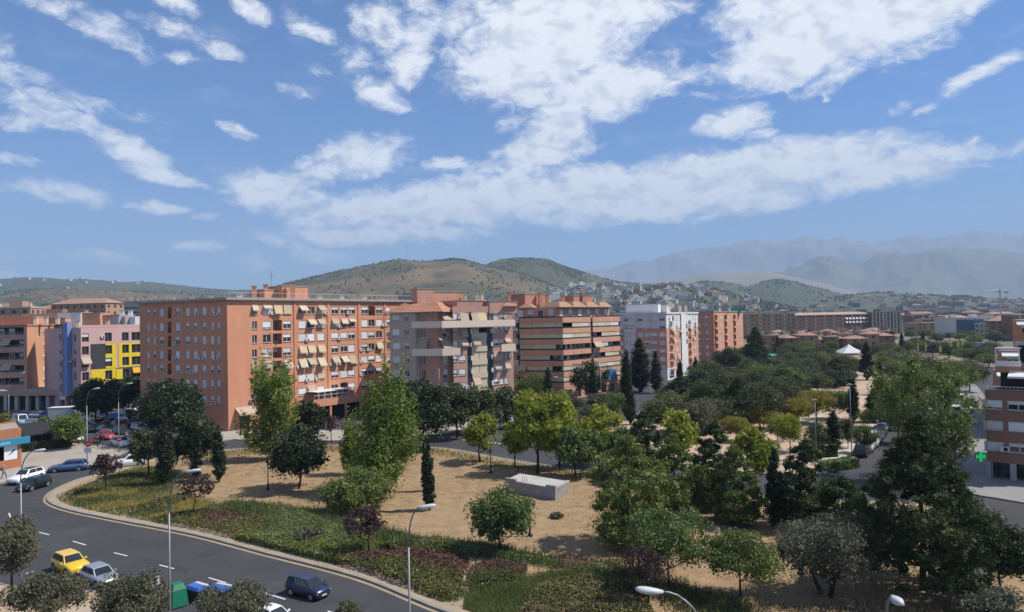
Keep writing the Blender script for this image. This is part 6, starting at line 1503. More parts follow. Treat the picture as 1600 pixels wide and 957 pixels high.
# ------------------------------------------------------------------ cars
def paint(name, c, metal=.25): return mat('paint_'+name, c, .32, spec=.5, metal=metal, coat=.6)
CG = mat('car_glass', (.018,.022,.026), .05, spec=.8); CTRIM = mat('car_trim', (.02,.02,.022), .6); RIM = mat('wheel_rim', (.42,.43,.44), .35, metal=.7); HL = mat('headlamp', (.75,.78,.8), .15, spec=.8); TL = mat('tail_lamp', (.38,.02,.02), .25); PLT = mat('number_plate', (.72,.72,.70), .5)
# stations along the length (front at +x, in shares of half-length): top of body line, and where the cabin stands
SHAPES = {
 'hatch':  dict(L=3.95, W=1.74, H=1.46, belt=.92, nose=.68, cab=(.44,.12,-.76,-.97), tail=.90),
 'suv':    dict(L=4.35, W=1.84, H=1.66, belt=1.06, nose=.86, cab=(.40,.12,-.78,-.97), tail=1.02),
 'estate': dict(L=4.55, W=1.78, H=1.48, belt=.94, nose=.70, cab=(.42,.12,-.80,-.97), tail=.92),
 'mpv':    dict(L=4.15, W=1.78, H=1.68, belt=1.02, nose=.82, cab=(.62,.22,-.86,-.98), tail=1.0),
 'saloon': dict(L=4.5, W=1.78, H=1.45, belt=.93, nose=.70, cab=(.40,.10,-.46,-.74), tail=.98),
 'van':    dict(L=5.2, W=1.95, H=2.2, belt=1.15, nose=.95, cab=(.72,.42,-.96,-.99), tail=1.1),
}
_car = {}
def car_meshes(shape, col, roofcol=None):
    key = (shape, col.name, roofcol.name if roofcol else '')
    if key in _car: return _car[key]
    s = SHAPES[shape]; l, w, H, belt, nose, tail = s['L']/2, s['W']/2, s['H'], s['belt'], s['nose'], s['tail']; a0, a1, a2, a3 = s['cab']; gz = .20
    def prof(x):                       # height of bonnet / belt / boot line
        if x > a0: t = (x-a0)/(1-a0); return belt+(nose-belt)*t**1.5
        if x < a3: return tail
        return belt+(tail-belt)*max(0, (a0-x)/(a0-a3))**2*.6
    def hw(x): return w*(1-.10*max(0, (abs(x)-.72)/.28)**2.2)
    xs = [1.0,.985,.93,.82,.68,.5,a0,.25,0,-.25,-.5,-.68,-.82,-.93,-.985,-1.0]
    mb = MB(); rings = []
    for x in sorted(set(xs), reverse=True):
        e = max(0, (abs(x)-.93)/.07); top = prof(x)-(.10*e); b = gz+.10*e; q = hw(x)*(1-.06*e); mid = gz+(top-gz)*.55
        r = [(x*l,-q*.80,b),(x*l,-q*.97,b+.06),(x*l,-q,mid),(x*l,-q*.97,top-.07),(x*l,-q*.88,top),(x*l,0,top+.025),(x*l,q*.88,top),(x*l,q*.97,top-.07),(x*l,q,mid),(x*l,q*.97,b+.06),(x*l,q*.80,b)]
        rings.append(r)
    n = 11
    for r in rings: mb.v += r
    for i in range(len(rings)-1):
        for j in range(n): mb.f.append((i*n+j, i*n+(j+1) % n, (i+1)*n+(j+1) % n, (i+1)*n+j)); mb.mi.append(0)
    mb.f.append(tuple(range(n-1, -1, -1))); mb.mi.append(0); e = (len(rings)-1)*n; mb.f.append(tuple(e+j for j in range(n))); mb.mi.append(0)
    mb.mats = [col]; body = mb.mesh('car_body', smooth=True)
    # cabin: pillars and roof, glass set just outside it
    def cab(x, z, inn): return w*(.90-inn*.20)
    zb = belt-.02; pts = {'b': (a0*l, a3*l), 't': (a1*l, a2*l)}; wb, wt = w*.885, w*.70
    B = [(a0*l,-wb,prof(a0)-.02),(a0*l,wb,prof(a0)-.02),(a3*l,wb,prof(a3)-.02),(a3*l,-wb,prof(a3)-.02)]; T = [(a1*l,-wt,H-.05),(a1*l,wt,H-.05),(a2*l,wt,H-.06),(a2*l,-wt,H-.06)]
    mb = MB(); rc = roofcol or col
    for i in range(4): j = (i+1) % 4; mb.poly([B[j], B[i], T[i], T[j]], col)
    mxx = (a1+a2)/2*l; mb.poly([T[0], (mxx,-wt,H-.015), (mxx,wt,H-.015), T[1]][::-1], rc); mb.poly([(mxx,-wt,H-.015), T[3], T[2], (mxx,wt,H-.015)][::-1], rc); mb.poly([T[0],T[3],(mxx,-wt,H-.015)], rc); mb.poly([T[1],(mxx,wt,H-.015),T[2]], rc)
    cabm = mb.mesh('car_roof')
    V = lambda p: Vector(p)
    def pane_(q, e, s0=.06, s1=.94, t0=.10, t1=.90):
        a, b, c, d = map(V, q); n_ = (b-a).cross(d-a).normalized()*e
        P_ = lambda s_, t_: (a.lerp(b, s_)).lerp(d.lerp(c, s_), t_)+n_
        m_ = MB(); m_.poly([P_(s0,t0),P_(s1,t0),P_(s1,t1),P_(s0,t1)]); return m_
    out = {}
    out['windscreen'] = pane_((B[0],B[1],T[1],T[0]), .012, .05, .95, .06, .93).mesh('windscreen', CG)
    out['rear_window'] = pane_((B[2],B[3],T[3],T[2]), .012, .08, .92, .25, .90).mesh('rear_window', CG)
    out['side'] = []
    for q in ((B[3],B[0],T[0],T[3]), (B[1],B[2],T[2],T[1])):
        flip = q[0] is B[1]
        for s0, s1 in ((.08,.46),(.49,.90)):
            if flip: s0, s1 = 1-s1, 1-s0
            if shape == 'van' and ((s0 < .4) != flip): continue
            out['side'].append(pane_(q, .012, s0, s1, .14, .88).mesh('side_window', CG))
    mb = MB(); mb.box(l*.955, l*1.004, -w*.66, w*.66, gz+.03, gz+.24, CTRIM); mb.box(l*.93, l*.998, -w*.42, w*.42, nose-.26, nose-.14, CTRIM); out['grille'] = mb.mesh('grille')
    mb = MB(); mb.box(-l*1.004, -l*.955, -w*.7, w*.7, gz+.04, gz+.2, CTRIM); out['bumper'] = mb.mesh('bumper')
    mb = MB(); mb.box(0, .012, -.26, .26, -.055, .055, PLT); out['plate'] = mb.mesh('number_plate')
    mb = MB(); mb.hexa([(-.16,-.16,-.07),(.02,-.16,-.07),(.02,.16,-.07),(-.2,.16,-.07),(-.22,-.14,.08),(-.07,-.14,.08),(-.05,.16,.06),(-.3,.16,.06)], HL); out['hl'] = mb.mesh('headlight')
    mb = MB(); mb.box(-.03, .1, -.13, .13, -.12, .14, TL); out['tl'] = mb.mesh('tail_light')
    mb = MB(); mb.hexa([(-.05,-.1,-.06),(.06,-.09,-.06),(.06,.1,-.06),(-.05,.1,-.06),(-.04,-.1,.07),(.05,-.09,.06),(.05,.1,.06),(-.04,.1,.07)], col); out['mirror'] = mb.mesh('wing_mirror')
    R_ = .325 if shape != 'suv' and shape != 'van' else .365
    mb = MB(); mb.tube([(0,-.11,0),(0,.11,0)], R_, 18, RUBBER); out['tyre'] = mb.mesh('tyre')
    mb = MB(); mb.tube([(0,-.118,0),(0,.118,0)], R_*.66, 14, RIM); mb.tube([(0,-.122,0),(0,.122,0)], R_*.16, 8, CTRIM); out['rim'] = mb.mesh('rim')
    mb = MB(); mb.tube([(0,-.02,0),(0,.02,0)], R_*1.17, 18, CTRIM); out['arch'] = mb.mesh('wheel_arch')
    out.update(body=body, cab=cabm, R=R_, s=s, nose=nose, tail=tail); _car[key] = out; return out
def car(shape, col, loc, rz, label, cat='car', name='car', roofcol=None, detail=True, group=None):
    c = car_meshes(shape, col, roofcol); s = c['s']; l, w = s['L']/2, s['W']/2; root = thing(name, label, cat, loc, rz, group)
    bd = link('body', c['body'], root); link('roof', c['cab'], bd)
    link('windscreen', c['windscreen'], root); link('rear_window', c['rear_window'], root)
    for m_ in c['side']: link('side_window', m_, root)
    for sx in (.62, -.60):
        for sy in (-1, 1):
            wl = link('wheel', c['tyre'], root, (sx*l, sy*(w-.10), c['R'])); link('rim', c['rim'], wl)
            if detail: a = link('wheel_arch', c['arch'], root, (sx*l, sy*(w-.012), c['R']+.03))
    if detail:
        link('grille', c['grille'], root); link('bumper', c['bumper'], root)
        for sy in (-1, 1):
            h = link('headlight', c['hl'], root, (l*.985, sy*w*.70, c['nose']-.14)); h.scale = (1, sy, 1) if sy > 0 else (1, 1, 1)
            link('tail_light', c['tl'], root, (-l*.985, sy*w*.76, c['tail']-.25)); link('wing_mirror', c['mirror'], root, (s['cab'][0]*l-.18, sy*(w+.08), s['belt']+.06))
        link('number_plate', c['plate'], root, (l*1.006, 0, .42)); link('number_plate', c['plate'], root, (-l*1.006-.012, 0, .55))
    return root
def heading(a, b): d = G(*b)-G(*a); return math.atan2(d.y, d.x)
pY = paint('yellow', (.72,.45,.01), 0); pS = paint('silver', (.42,.43,.45), .6); pN = paint('navy', (.018,.026,.065)); pW = paint('white', (.74,.74,.73), 0); pB = paint('black', (.012,.012,.014)); pBl = paint('blue', (.10,.17,.32), .5); pR = paint('red', (.42,.02,.03), .1); pDR = paint('maroon', (.10,.015,.022)); pG = paint('grey', (.12,.125,.13), .5); pSB = paint('sky_blue', (.30,.40,.52), .4); pDB = paint('deep_blue', (.03,.04,.16), .3)
rd1 = heading((114,849),(272,889)); rd2 = heading((272,889),(446,937)); rdL = heading((204,727),(107,735)); rdL2 = heading((107,735),(30,757))
C_ = lambda px, py, z=.008: G(px, py, z)
car('suv', pY, C_(110,893), rd1-.12, 'bright yellow hatchback parked at the kerb of the wide road').scale = (.87,)*3; car('hatch', pS, C_(156,911), rd1-.1, 'small silver hatchback parked ahead of the yellow car').scale = (.88,)*3
car('mpv', pN, C_(481,930), rd2, 'dark navy people carrier driving along the wide road').scale = (.78,)*3
car('suv', pW, C_(41,753), rdL2, 'white car with black roof driving past the plaza', roofcol=pB); car('hatch', pB, C_(53,764), rdL2, 'black hatchback driving beside the white car with black roof'); car('estate', pBl, C_(107,736), rdL, 'blue estate car at the plaza kerb'); car('suv', pW, C_(204,729), rdL, 'white sports utility car beside the purple tree'); car('hatch', pDR, C_(214,713), heading((214,713),(225,700)), 'maroon hatchback behind the white sports utility car')
hC = heading((175,690),(207,697))
car('suv', pW, C_(189,698), hC, 'white car under the red round sign'); car('hatch', pS, C_(213,694), hC, 'silver hatchback beside the white car under the red sign'); car('saloon', pR, C_(165,686), hC, 'red car parked across from the terrace'); car('suv', pB, C_(190,681), hC, 'black car parked behind the red one'); car('estate', pS, C_(219,675), hC, 'silver estate car near the big dark tree'); car('hatch', pW, C_(119,690), heading((112,684),(124,692)), 'white car next to the hedge of the dark terrace')
car('saloon', pG, C_(152,666), hC, 'dark grey saloon in the shade of the street tree'); car('hatch', pG, C_(176,664), hC, 'grey hatchback in the middle of the shaded car park'); car('hatch', pB, C_(186,670), hC, 'black hatchback in the shaded car park'); car('suv', pB, C_(200,653), hC, 'black car at the top of the car park'); car('suv', pW, C_(208,645), hC, 'white car at the top of the car park under the yellow panels'); car('hatch', pS, C_(172,650), hC, 'silver hatchback at the foot of the street tree'); car('hatch', pDR, C_(205,667), hC, 'dark red car in the shaded car park')
car('van', pSB, C_(32,664), heading((25,660),(42,664)), 'pale blue van behind the kiosk', 'van', 'van')
for px, py, sh, p_, lab in ((22,651,'hatch',pB,'black car, first in the row before the arcade'),(36,652,'saloon',pDR,'dark red car in the row before the arcade'),(50,653,'hatch',pG,'grey car in the row before the arcade'),(64,653,'saloon',pS,'silver car in the row before the arcade'),(80,655,'suv',pDB,'deep blue car, last in the row before the arcade')): car(sh, p_, C_(px, py), .1, lab, detail=False)
for px, py, sh, p_, lab in ((141,675,'hatch',pB,'black hatchback below the box truck'),(164,677,'saloon',pG,'grey saloon behind the red car'),(231,669,'hatch',pS,'silver hatchback at the edge of the big dark tree'),(223,659,'saloon',pB,'black saloon under the big dark tree'),(187,658,'hatch',pW,'white hatchback in the middle of the shaded car park'),(160,656,'suv',pG,'grey car beside the direction sign'),(232,690,'hatch',pDB,'deep blue hatchback right of the silver one at the plaza')): car(sh, p_, C_(px, py), hC, lab, detail=False)
# box truck
p = C_(106,662); t = thing('box_truck', 'grey box truck parked in front of the pink block', 'truck', p, .15); TB = mat('truck_box', (.45,.46,.47), .6, (.38,.39,.40), .6)
mb = MB(); mb.box(-3.2, 1.6, -1.1, 1.1, .9, 3.3, TB); mb.box(-3.25, 1.65, -1.14, 1.14, 3.303, 3.4, WHITE); link('cargo_box', mb.mesh('cargo_box'), t)
mb = MB(); mb.hexa([(1.75,-1,.5),(3.3,-1,.5),(3.3,1,.5),(1.75,1,.5),(1.75,-1,2.4),(2.7,-.95,2.4),(2.7,.95,2.4),(1.75,1,2.4)], pW); link('cab', mb.mesh('truck_cab'), t)
for x in (-2.2, 2.5):
    for y in (-1, 1): mb = MB(); mb.tube([(0,-.14,0),(0,.14,0)], .45, 14, RUBBER); link('wheel', mb.mesh('wheel'), t, (x, y*.95, .45))
# parked cars along the avenue and up the right street
hA = math.atan2(.804, .594)
for px, py, sh, p_, lab in ((789,664,'hatch',pB,'black car at the near end of the avenue row'),(800,661,'saloon',pSB,'pale blue car in the avenue row'),(812,658,'suv',pW,'white car in the avenue row by the plane trees'),(796,642,'hatch',pW,'white car under the avenue trees'),(757,673,'hatch',pG,'grey car in the avenue row nearest the crossing'),(771,669,'suv',pS,'silver car in the avenue row near the crossing')): car(sh, p_, C_(px, py), hA+1.1, lab, detail=False)
hR = heading((1348,712),(1385,662))
for px, py, sh, p_, lab in ((1346,712,'hatch',pB,'black car at the front of the row by the hedge'),(1355,704,'suv',pW,'white car second from the hedge in the right hand row'),(1363,696,'van',pW,'white van in the row beside the pale path'),(1370,688,'hatch',pS,'silver car in the row beside the pale path'),(1375,681,'saloon',pB,'black car far up the row beside the pale path'),(1379,674,'hatch',pS,'silver car far up the row beside the pale path'),(1383,667,'suv',pB,'black car at the far end of the row')): car(sh, p_, C_(px, py), hR, lab, detail=False)
for px, py, sh, p_, lab in ((1496,652,'van',pW,'white van in the right avenue, beyond the airy tree'),(1508,662,'van',pB,'black van parked below the white van in the right avenue'),(1500,632,'van',pW,'white van farther up the right avenue'),(1494,612,'suv',pW,'white car at the top of the right avenue'),(1516,634,'hatch',pB,'black car by the terraced block'),(1452,704,'hatch',pW,'white car behind the airy tree'),(1452,650,'hatch',pW,'white car seen through the airy tree')): car(sh, p_, C_(px, py), hR, lab, 'van' if sh == 'van' else 'car', 'van' if sh == 'van' else 'car', detail=False)
p = C_(428,976); car('saloon', pW, p, rd2, 'white car mostly hidden at the bottom edge below the navy car').scale = (.76,)*3

# ------------------------------------------------------------------ street lamps
LAMPG = mat('galvanised_steel', (.25,.255,.26), .5, (.20,.205,.21), 4, metal=.55); LH = mat('lamp_head_grey', (.47,.48,.49), .4)
def street_lamp(loc, h, rz, label, reach=2.2, big=1.0):
    t = thing('street_lamp', label, 'street lamp', loc, rz); mb = MB(); mb.tube([(0,0,0),(0,0,.5),(0,0,h-2.0)], [.10,.075,.05], 9); link('pole', mb.mesh('lamp_pole', LAMPG, smooth=True), t)
    pts = [(reach*(1-math.cos(a)), 0, h-2.0+2.0*math.sin(a)) for a in [i/8*math.pi/2 for i in range(9)]]; mb = MB(); mb.tube(pts, .04, 7); link('arm', mb.mesh('lamp_arm', LAMPG, smooth=True), t)
    mb = MB(); L_ = .85*big; rings = []
    for x, w_, z0, z1 in ((-.05,.06,-.05,.05),(.15,.15,-.08,.07),(.5,.19,-.10,.10),(.75,.15,-.08,.09),(.88,.05,-.04,.05)):
        x *= L_/.85; w_ *= big; rings.append([(x,-w_,z0*.5),(x,-w_*.7,z0),(x,w_*.7,z0),(x,w_,z0*.5),(x,w_*.8,z1*.7),(x,0,z1),(x,-w_*.8,z1*.7)])
    for r in rings: mb.v += r
    for i in range(4):
        for j in range(7): mb.f.append((i*7+j,(i+1)*7+j,(i+1)*7+(j+1)%7,i*7+(j+1)%7)); mb.mi.append(0)
    mb.f.append(tuple(range(7))); mb.mi.append(0); mb.f.append(tuple(28+j for j in reversed(range(7)))); mb.mi.append(0)
    hd = link('lamp_head', mb.mesh('lamp_head', LH, smooth=True), t, (reach-.05, 0, h)); hd.rotation_euler = (0, -.12, 0); return t
def lampat(px_top, py_top, px_base, d, label, right=True, reach=None, big=1.0, z=.13):
    top = AT(px_top, py_top, d); base = AT(px_base, 505, d); r = abs(top.x-base.x); return street_lamp((base.x, d, z), top.z-z, 0 if top.x > base.x else math.pi, label, max(.4, r-.4), big)
lampat(303,737,261,43.5,'tall curved street lamp at the kerb, head level with the lone bush'); lampat(668,793,632,35.5,'nearer curved street lamp in front of the red leaved bed'); lampat(62,705,31,52,'curved street lamp beside the road at the left edge'); lampat(203,600,184,106,'street lamp on the plaza carrying a red round sign'); lampat(151,608,134.5,94,'street lamp on the plaza carrying a white plate'); lampat(36,583,13,140,'street lamp before the pillared arcade')
l5 = lampat(1013,925,1092,23.5,'close curved street lamp with white head at the bottom edge', big=1.0)
p = AT(1381, 911, 22.5); l6 = street_lamp((p.x, p.y, 0), p.z, R(255), 'street lamp with square white head seen end on at the bottom edge', 1.2, .9)
lampat(775,588,772,150,'grey street lamp by the red brick block, before the avenue'); lampat(868,590,884,140,'curved street lamp in front of the salmon block'); lampat(966,563,979,170,'curved street lamp beside the broad cypress'); lampat(296,640,280,118,'small street lamp in front of the big dark tree') if False else None
for px, yt, yb, lab in ((940,568,648,'thin mast lamp at the corner of the salmon block'),(1054,555,605,'thin pole at the white corner shop'),(1018,602,652,'pale lamp pole at the near edge of the grove'),(1276,626,722,'tall white mast lamp by the squat cypress'),(1331,602,712,'tallest white mast lamp beside the blue sign'),(1157,560,585,'pale pole before the orange tower'),(1537,560,600,'lamp pole on the right avenue')):
    b = G(px, yb, .13); t = thing('mast_lamp', lab, 'street lamp', b); h = topz(px, yt, b.y)-.13; mb = MB(); mb.tube([(0,0,0),(0,0,h)], [.07,.04], 7); link('pole', mb.mesh('mast_lamp_pole', LAMPG, smooth=True), t)
    mb = MB(); mb.box(-.38, .38, -.1, .1, h, h+.1); mb.box(-.15, .15, -.2, .2, h+.1, h+.16); link('lamp_head', mb.mesh('mast_lamp_head', LH), t)
def park_lamp(px, yb, yt, label, globe=False):
    b = G(px, yb, .13); h = topz(px, yt, b.y)-.13; t = thing('park_lamp', label, 'park lamp', b); mb = MB(); mb.tube([(0,0,0),(0,0,.25),(0,0,.3),(0,0,.9),(0,0,.95),(0,0,h-.5)], [.17,.17,.10,.09,.06,.05], 9, BLACKM); link('pole', mb.mesh('park_lamp_pole', smooth=False), t)
    mb = MB(); n = 10
    if globe: mb.tube([(0,0,h-.5),(0,0,h-.42),(0,0,h-.18),(0,0,h-.1)], [.08,.24,.30,.30], n, mat('lamp_glass', (.45,.46,.45), .2)); mb.tube([(0,0,h-.097),(0,0,h-.03),(0,0,h+.05)], [.34,.26,.05], n, BLACKM)
    else: mb.tube([(0,0,h-.5),(0,0,h-.45),(0,0,h-.1)], [.05,.11,.16], 6, mat('smoked_lamp_glass', (.10,.10,.10), .2)); mb.tube([(0,0,h-.097),(0,0,h)], [.20,.04], 6, BLACKM)
    link('lantern', mb.mesh('lantern'), t); return t
park_lamp(419,766,721,'black park lamp left of the round dark tree'); park_lamp(828,838,783,'black park lamp on the bare ground right of the young green tree'); park_lamp(767,740,702,'black park lamp under the small plane tree'); park_lamp(1120,868,823,'black park lamp with pale lantern among the pines', True); park_lamp(1530,955,888,'black park lamp with dark cap in the bottom right corner', True); park_lamp(1541,822,790,'black park lamp behind the grey green shrub', True); park_lamp(1268,716,686,'short park lamp with flat white head on the pink path')

# ------------------------------------------------------------------ concrete slab with low walls, left in the park
q = [G(790,768,.13), G(868,782.5,.13), G(890,771,.13), G(812,757.5,.13)]; q = [Vector((v.x, v.y)) for v in q]; h = topz(868, 760, q[1].y)
t = thing('concrete_tank', 'low rectangular concrete tank with pale slab top on the dry ground', 'concrete tank', (q[0].x, q[0].y, .12))
CW = mat('stained_concrete', (.42,.39,.35), .95, (.13,.125,.12), 2.2, .45, bump=.4, stretch=(1,1,.4), col3=(.27,.265,.26), scale3=.6); CT = mat('pale_concrete_top', (.45,.43,.40), .95, (.34,.32,.30), .5)
f = Fac(q[0], q[1]); f2 = Fac(q[1], q[2]); hz = h-.13
mb = MB(); mb.prism(ccw([tuple(v) for v in q]), .13, .13+hz*.80, CW); mb.build('tank_wall', parent=t)
mb = MB(); c = sum((v for v in q), Vector((0,0)))/4; mb.prism(ccw([tuple(c+(v-c)*.985) for v in q]), .13+hz*.80+.003, .13+hz*.86, CT); mb.build('slab_top', parent=t)
for a, b in ((0, f.L*.22), (f.L*.82, f.L)): mb = MB(); f.box(mb, a, b, .13+hz*.80, .13+hz, -.3, .03, CW); mb.build('wall_block', parent=t)
mb = MB(); f2.box(mb, .05, f2.L, .13+hz*.80, .13+hz*.93, -.25, .025, CT); mb.build('wall_block', parent=t)
mb = MB()
for k in range(3):
    p = f.pt(f.L*(.31+.045*k), 0, -.4); mb = MB(); mb.tube([(p.x,p.y,hz*.8),(p.x,p.y,hz*.8+.75)], .025, 5, BLACKM); mb.build('rebar', parent=t)
mb = MB(); f.box(mb, f.L*.79, f.L*.995, .3, .13+hz*.62, .002, .006, mat('graffiti_paint', (.16,.20,.34), .7, (.32,.31,.29), 2.6, .3)); mb.build('graffiti', parent=t)
# ------------------------------------------------------------------ recycling containers, bags, motorbikes, people, signs, terrace
CGREEN = mat('container_green', (.012,.16,.085), .45, (.010,.13,.07), 1.5); CBLUE = mat('lid_blue', (.05,.13,.42), .45); CDARK = mat('bin_body', (.035,.04,.045), .55); CYEL = mat('yellow_ring', (.7,.5,.02), .5)
b = C_(277,946); t = thing('glass_bank', 'green bell shaped glass recycling bank at the kerb', 'recycling bank', b, rd2-.25); t.scale = (.86,)*3
mb = MB(); mb.hexa([(-.75,-.62,.08),(.75,-.62,.08),(.75,.62,.08),(-.75,.62,.08),(-.58,-.5,1.35),(.58,-.5,1.35),(.58,.5,1.35),(-.58,.5,1.35)], CGREEN); mb.hexa([(-.58,-.5,1.352),(.58,-.5,1.352),(.58,.5,1.352),(-.58,.5,1.352),(-.34,-.36,1.75),(.34,-.36,1.75),(.34,.36,1.75),(-.34,.36,1.75)], CGREEN); link('body', mb.mesh('glass_bank_body'), t)
mb = MB(); mb.tube([(0,-.53,1.42),(0,-.44,1.46)], .16, 12, CYEL); mb.tube([(0,-.535,1.42),(0,-.45,1.46)], .09, 10, DARK); link('opening', mb.mesh('opening'), t)
for x0, z0, w_, h_ in ((-.25,.75,.5,.12),(-.12,.4,.44,.22),(.3,1.3,.2,.16)): mb = MB(); yy = -.62+(z0-.08)*.094; mb.box(x0, x0+w_, yy-.03, yy-.012, z0, z0+h_, WHITE); link('sticker', mb.mesh('sticker'), t)
for px, py, lab, rz in ((309,938,'dark refuse bin with blue lid beside the green glass bank',0),(344,939,'second blue lidded bin, nearer the road centre',.1)):
    t = thing('refuse_bin', lab, 'refuse bin', C_(px, py), rd2+rz); t.scale = (.72,)*3; mb = MB(); mb.hexa([(-.8,-.5,.15),(.8,-.5,.15),(.8,.5,.15),(-.8,.5,.15),(-.92,-.62,1.15),(.92,-.62,1.15),(.92,.62,1.15),(-.92,.62,1.15)], CDARK); link('body', mb.mesh('bin_body'), t)
    mb = MB(); mb.hexa([(-.95,-.66,1.155),(.95,-.66,1.155),(.95,.66,1.155),(-.95,.66,1.155),(-.9,-.5,1.42),(.9,-.5,1.42),(.9,.2,1.5),(-.9,.2,1.5)], CBLUE); link('lid', mb.mesh('bin_lid'), t); mb = MB(); mb.box(-.9, .9, .2, .62, 1.3, 1.46, mat('bin_back', (.45,.46,.47), .5)); link('lid_hinge', mb.mesh('lid_hinge'), t)
    for x in (-.65, .65): mb = MB(); mb.tube([(x-.04,-.4,.1),(x+.04,-.4,.1)], .1, 8, RUBBER); link('wheel', mb.mesh('bin_wheel'), t)
def motorbike(loc, rz, label, colr):
    t = thing('motorcycle', label, 'motorcycle', loc, rz)
    for x in (-.65, .65): mb = MB(); mb.tube([(x,-.06,.3),(x,.06,.3)], .3, 14, RUBBER); mb.tube([(x,-.065,.3),(x,.065,.3)], .17, 10, RIM); link('wheel', mb.mesh('wheel'), t)
    mb = MB(); mb.hexa([(-.55,-.14,.4),(.35,-.14,.35),(.35,.14,.35),(-.55,.14,.4),(-.85,-.12,.72),(.25,-.17,.74),(.25,.17,.74),(-.85,.12,.72)], colr); mb.hexa([(.3,-.2,.45),(.6,-.1,.5),(.6,.1,.5),(.3,.2,.45),(.32,-.2,1.0),(.5,-.12,1.05),(.5,.12,1.05),(.32,.2,1.0)], colr); link('body', mb.mesh('motorcycle_body'), t)
    mb = MB(); mb.hexa([(-.85,-.14,.725),(-.05,-.15,.745),(-.05,.15,.745),(-.85,.14,.725),(-.82,-.11,.83),(-.1,-.12,.81),(-.1,.12,.81),(-.82,.11,.83)], CTRIM); link('seat', mb.mesh('seat'), t)
    mb = MB(); mb.tube([(.62,0,.3),(.42,0,.98)], .04, 6, METAL); mb.tube([(.38,-.34,1.0),(.42,0,1.03),(.38,.34,1.0)], .022, 6, CTRIM); link('handlebar', mb.mesh('handlebar'), t); return t
motorbike(C_(236,925), rd1+1.2, 'white scooter parked between the tree and the green glass bank', pW); motorbike(C_(132,694), 1.0, 'dark motorcycle with pale fairing by the terrace hedge', pG); motorbike(C_(141,696), .8, 'red motorcycle beside the plaza lamp', pR); motorbike(C_(151,697), .9, 'black motorcycle at the plaza edge', pB)
_pp = {}
def person(loc, rz, label, top, legs_, stride=.22, bag=None):
    """one skinned surface from a jointed skeleton, then coloured by height; hair its own piece"""
    key = (top.name, legs_.name, stride)
    if key not in _pp:
        J = [((0,0,.92),.15),((0,0,1.12),.14),((0,0,1.36),.17),((0,0,1.50),.06),((0.02,0,1.60),.095),((.02,0,1.70),.09),
             ((0,.18,1.40),.06),((-.05-stride*.5,.22,1.15),.045),((.04-stride*.4,.22,.90),.035),((.06-stride*.4,.22,.82),.04), ((0,-.18,1.40),.06),((-.02+stride*.4,-.22,1.15),.045),((.10+stride*.5,-.22,.92),.035),((.12+stride*.5,-.22,.84),.04),
             ((0,.10,.86),.095),((stride*.9,.10,.48),.065),((stride*.9,.10,.08),.05),((stride*.9+.16,.10,.05),.045), ((0,-.10,.86),.095),((-stride*.3,-.10,.48),.065),((-stride*1.2,-.10,.10),.05),((-stride*1.2+.15,-.10,.05),.045)]
        E = [(0,1),(1,2),(2,3),(3,4),(4,5),(2,6),(6,7),(7,8),(8,9),(2,10),(10,11),(11,12),(12,13),(0,14),(14,15),(15,16),(16,17),(0,18),(18,19),(19,20),(20,21)]
        me = bpy.data.meshes.new('person_skeleton'); me.from_pydata([p for p, r in J], E, []); ob = bpy.data.objects.new('tmp', me); COL.objects.link(ob)
        sk = ob.modifiers.new('s', 'SKIN'); ob.modifiers.new('u', 'SUBSURF').levels = 1
        for i, (p_, r_) in enumerate(J): me.skin_vertices[0].data[i].radius = (r_, r_)
        me.skin_vertices[0].data[0].use_root = True
        dg = bpy.context.evaluated_depsgraph_get(); nm = bpy.data.meshes.new_from_object(ob.evaluated_get(dg)); bpy.data.objects.remove(ob)
        nm.name = 'person_body'; nm.materials.clear(); SK = mat('skin', (.48,.29,.20), .6); SHOE = mat('shoe', (.03,.028,.026), .6)
        for mm in (top, legs_, SK, SHOE): nm.materials.append(mm)
        for pl in nm.polygons:
            c = pl.center; pl.use_smooth = True
            pl.material_index = 3 if c.z < .1 else 1 if (c.z < .95 and abs(c.y) < .17) else 2 if (c.z > 1.47 or (c.z < 1.12 and abs(c.y) > .16)) else 0
        mb = MB(); mb.tube([(0,0,1.60),(-.01,0,1.70),(0,0,1.77),(.01,0,1.80)], [.10,.105,.08,.02], 10); mb.tube([(.11,0,1.63),(.135,0,1.615)], .014, 5, SK); _pp[key] = (nm, mb.mesh('hair', mat('dark_hair', (.02,.015,.012), .7), smooth=True))
    bm_, hm = _pp[key]; o = link('person', bm_, None, loc, rz); tag(o, label, 'person'); link('hair', hm, o)
    return o
cl_dk = mat('dark_cloth', (.025,.028,.04), .9); cl_gr = mat('grey_cloth', (.16,.17,.20), .9); cl_bl = mat('blue_cloth', (.06,.09,.16), .9); cl_wh = mat('white_cloth', (.55,.55,.55), .9)
pp = person(G(6,748.5,.13), 0, 'pedestrian in grey blue walking along the kerb by the kiosk', cl_gr, cl_bl, .26)
mb = MB(); mb.hexa([(-.34,-.17,1.05),(-.14,-.17,1.05),(-.14,.17,1.05),(-.34,.17,1.05),(-.30,-.15,1.45),(-.14,-.15,1.45),(-.14,.15,1.45),(-.30,.15,1.45)], cl_bl); bg_ = mb.build('backpack'); bg_.location = pp.location; tag(bg_, 'blue backpack on the back of the walking pedestrian', 'backpack')
person(G(152.5,699,.13), .5, 'person in dark clothes standing with the motorcycles', cl_dk, cl_dk, .05); person(G(67,641,0), .2, 'person in dark clothes before the arcade', cl_dk, cl_gr, .12); person(G(214,636,0), 1.2, 'person in pale top beneath the yellow panels', cl_wh, cl_bl, .15)
RED = mat('sign_red', (.55,.03,.04), .5); SBL = mat('sign_blue', (.03,.12,.38), .5)
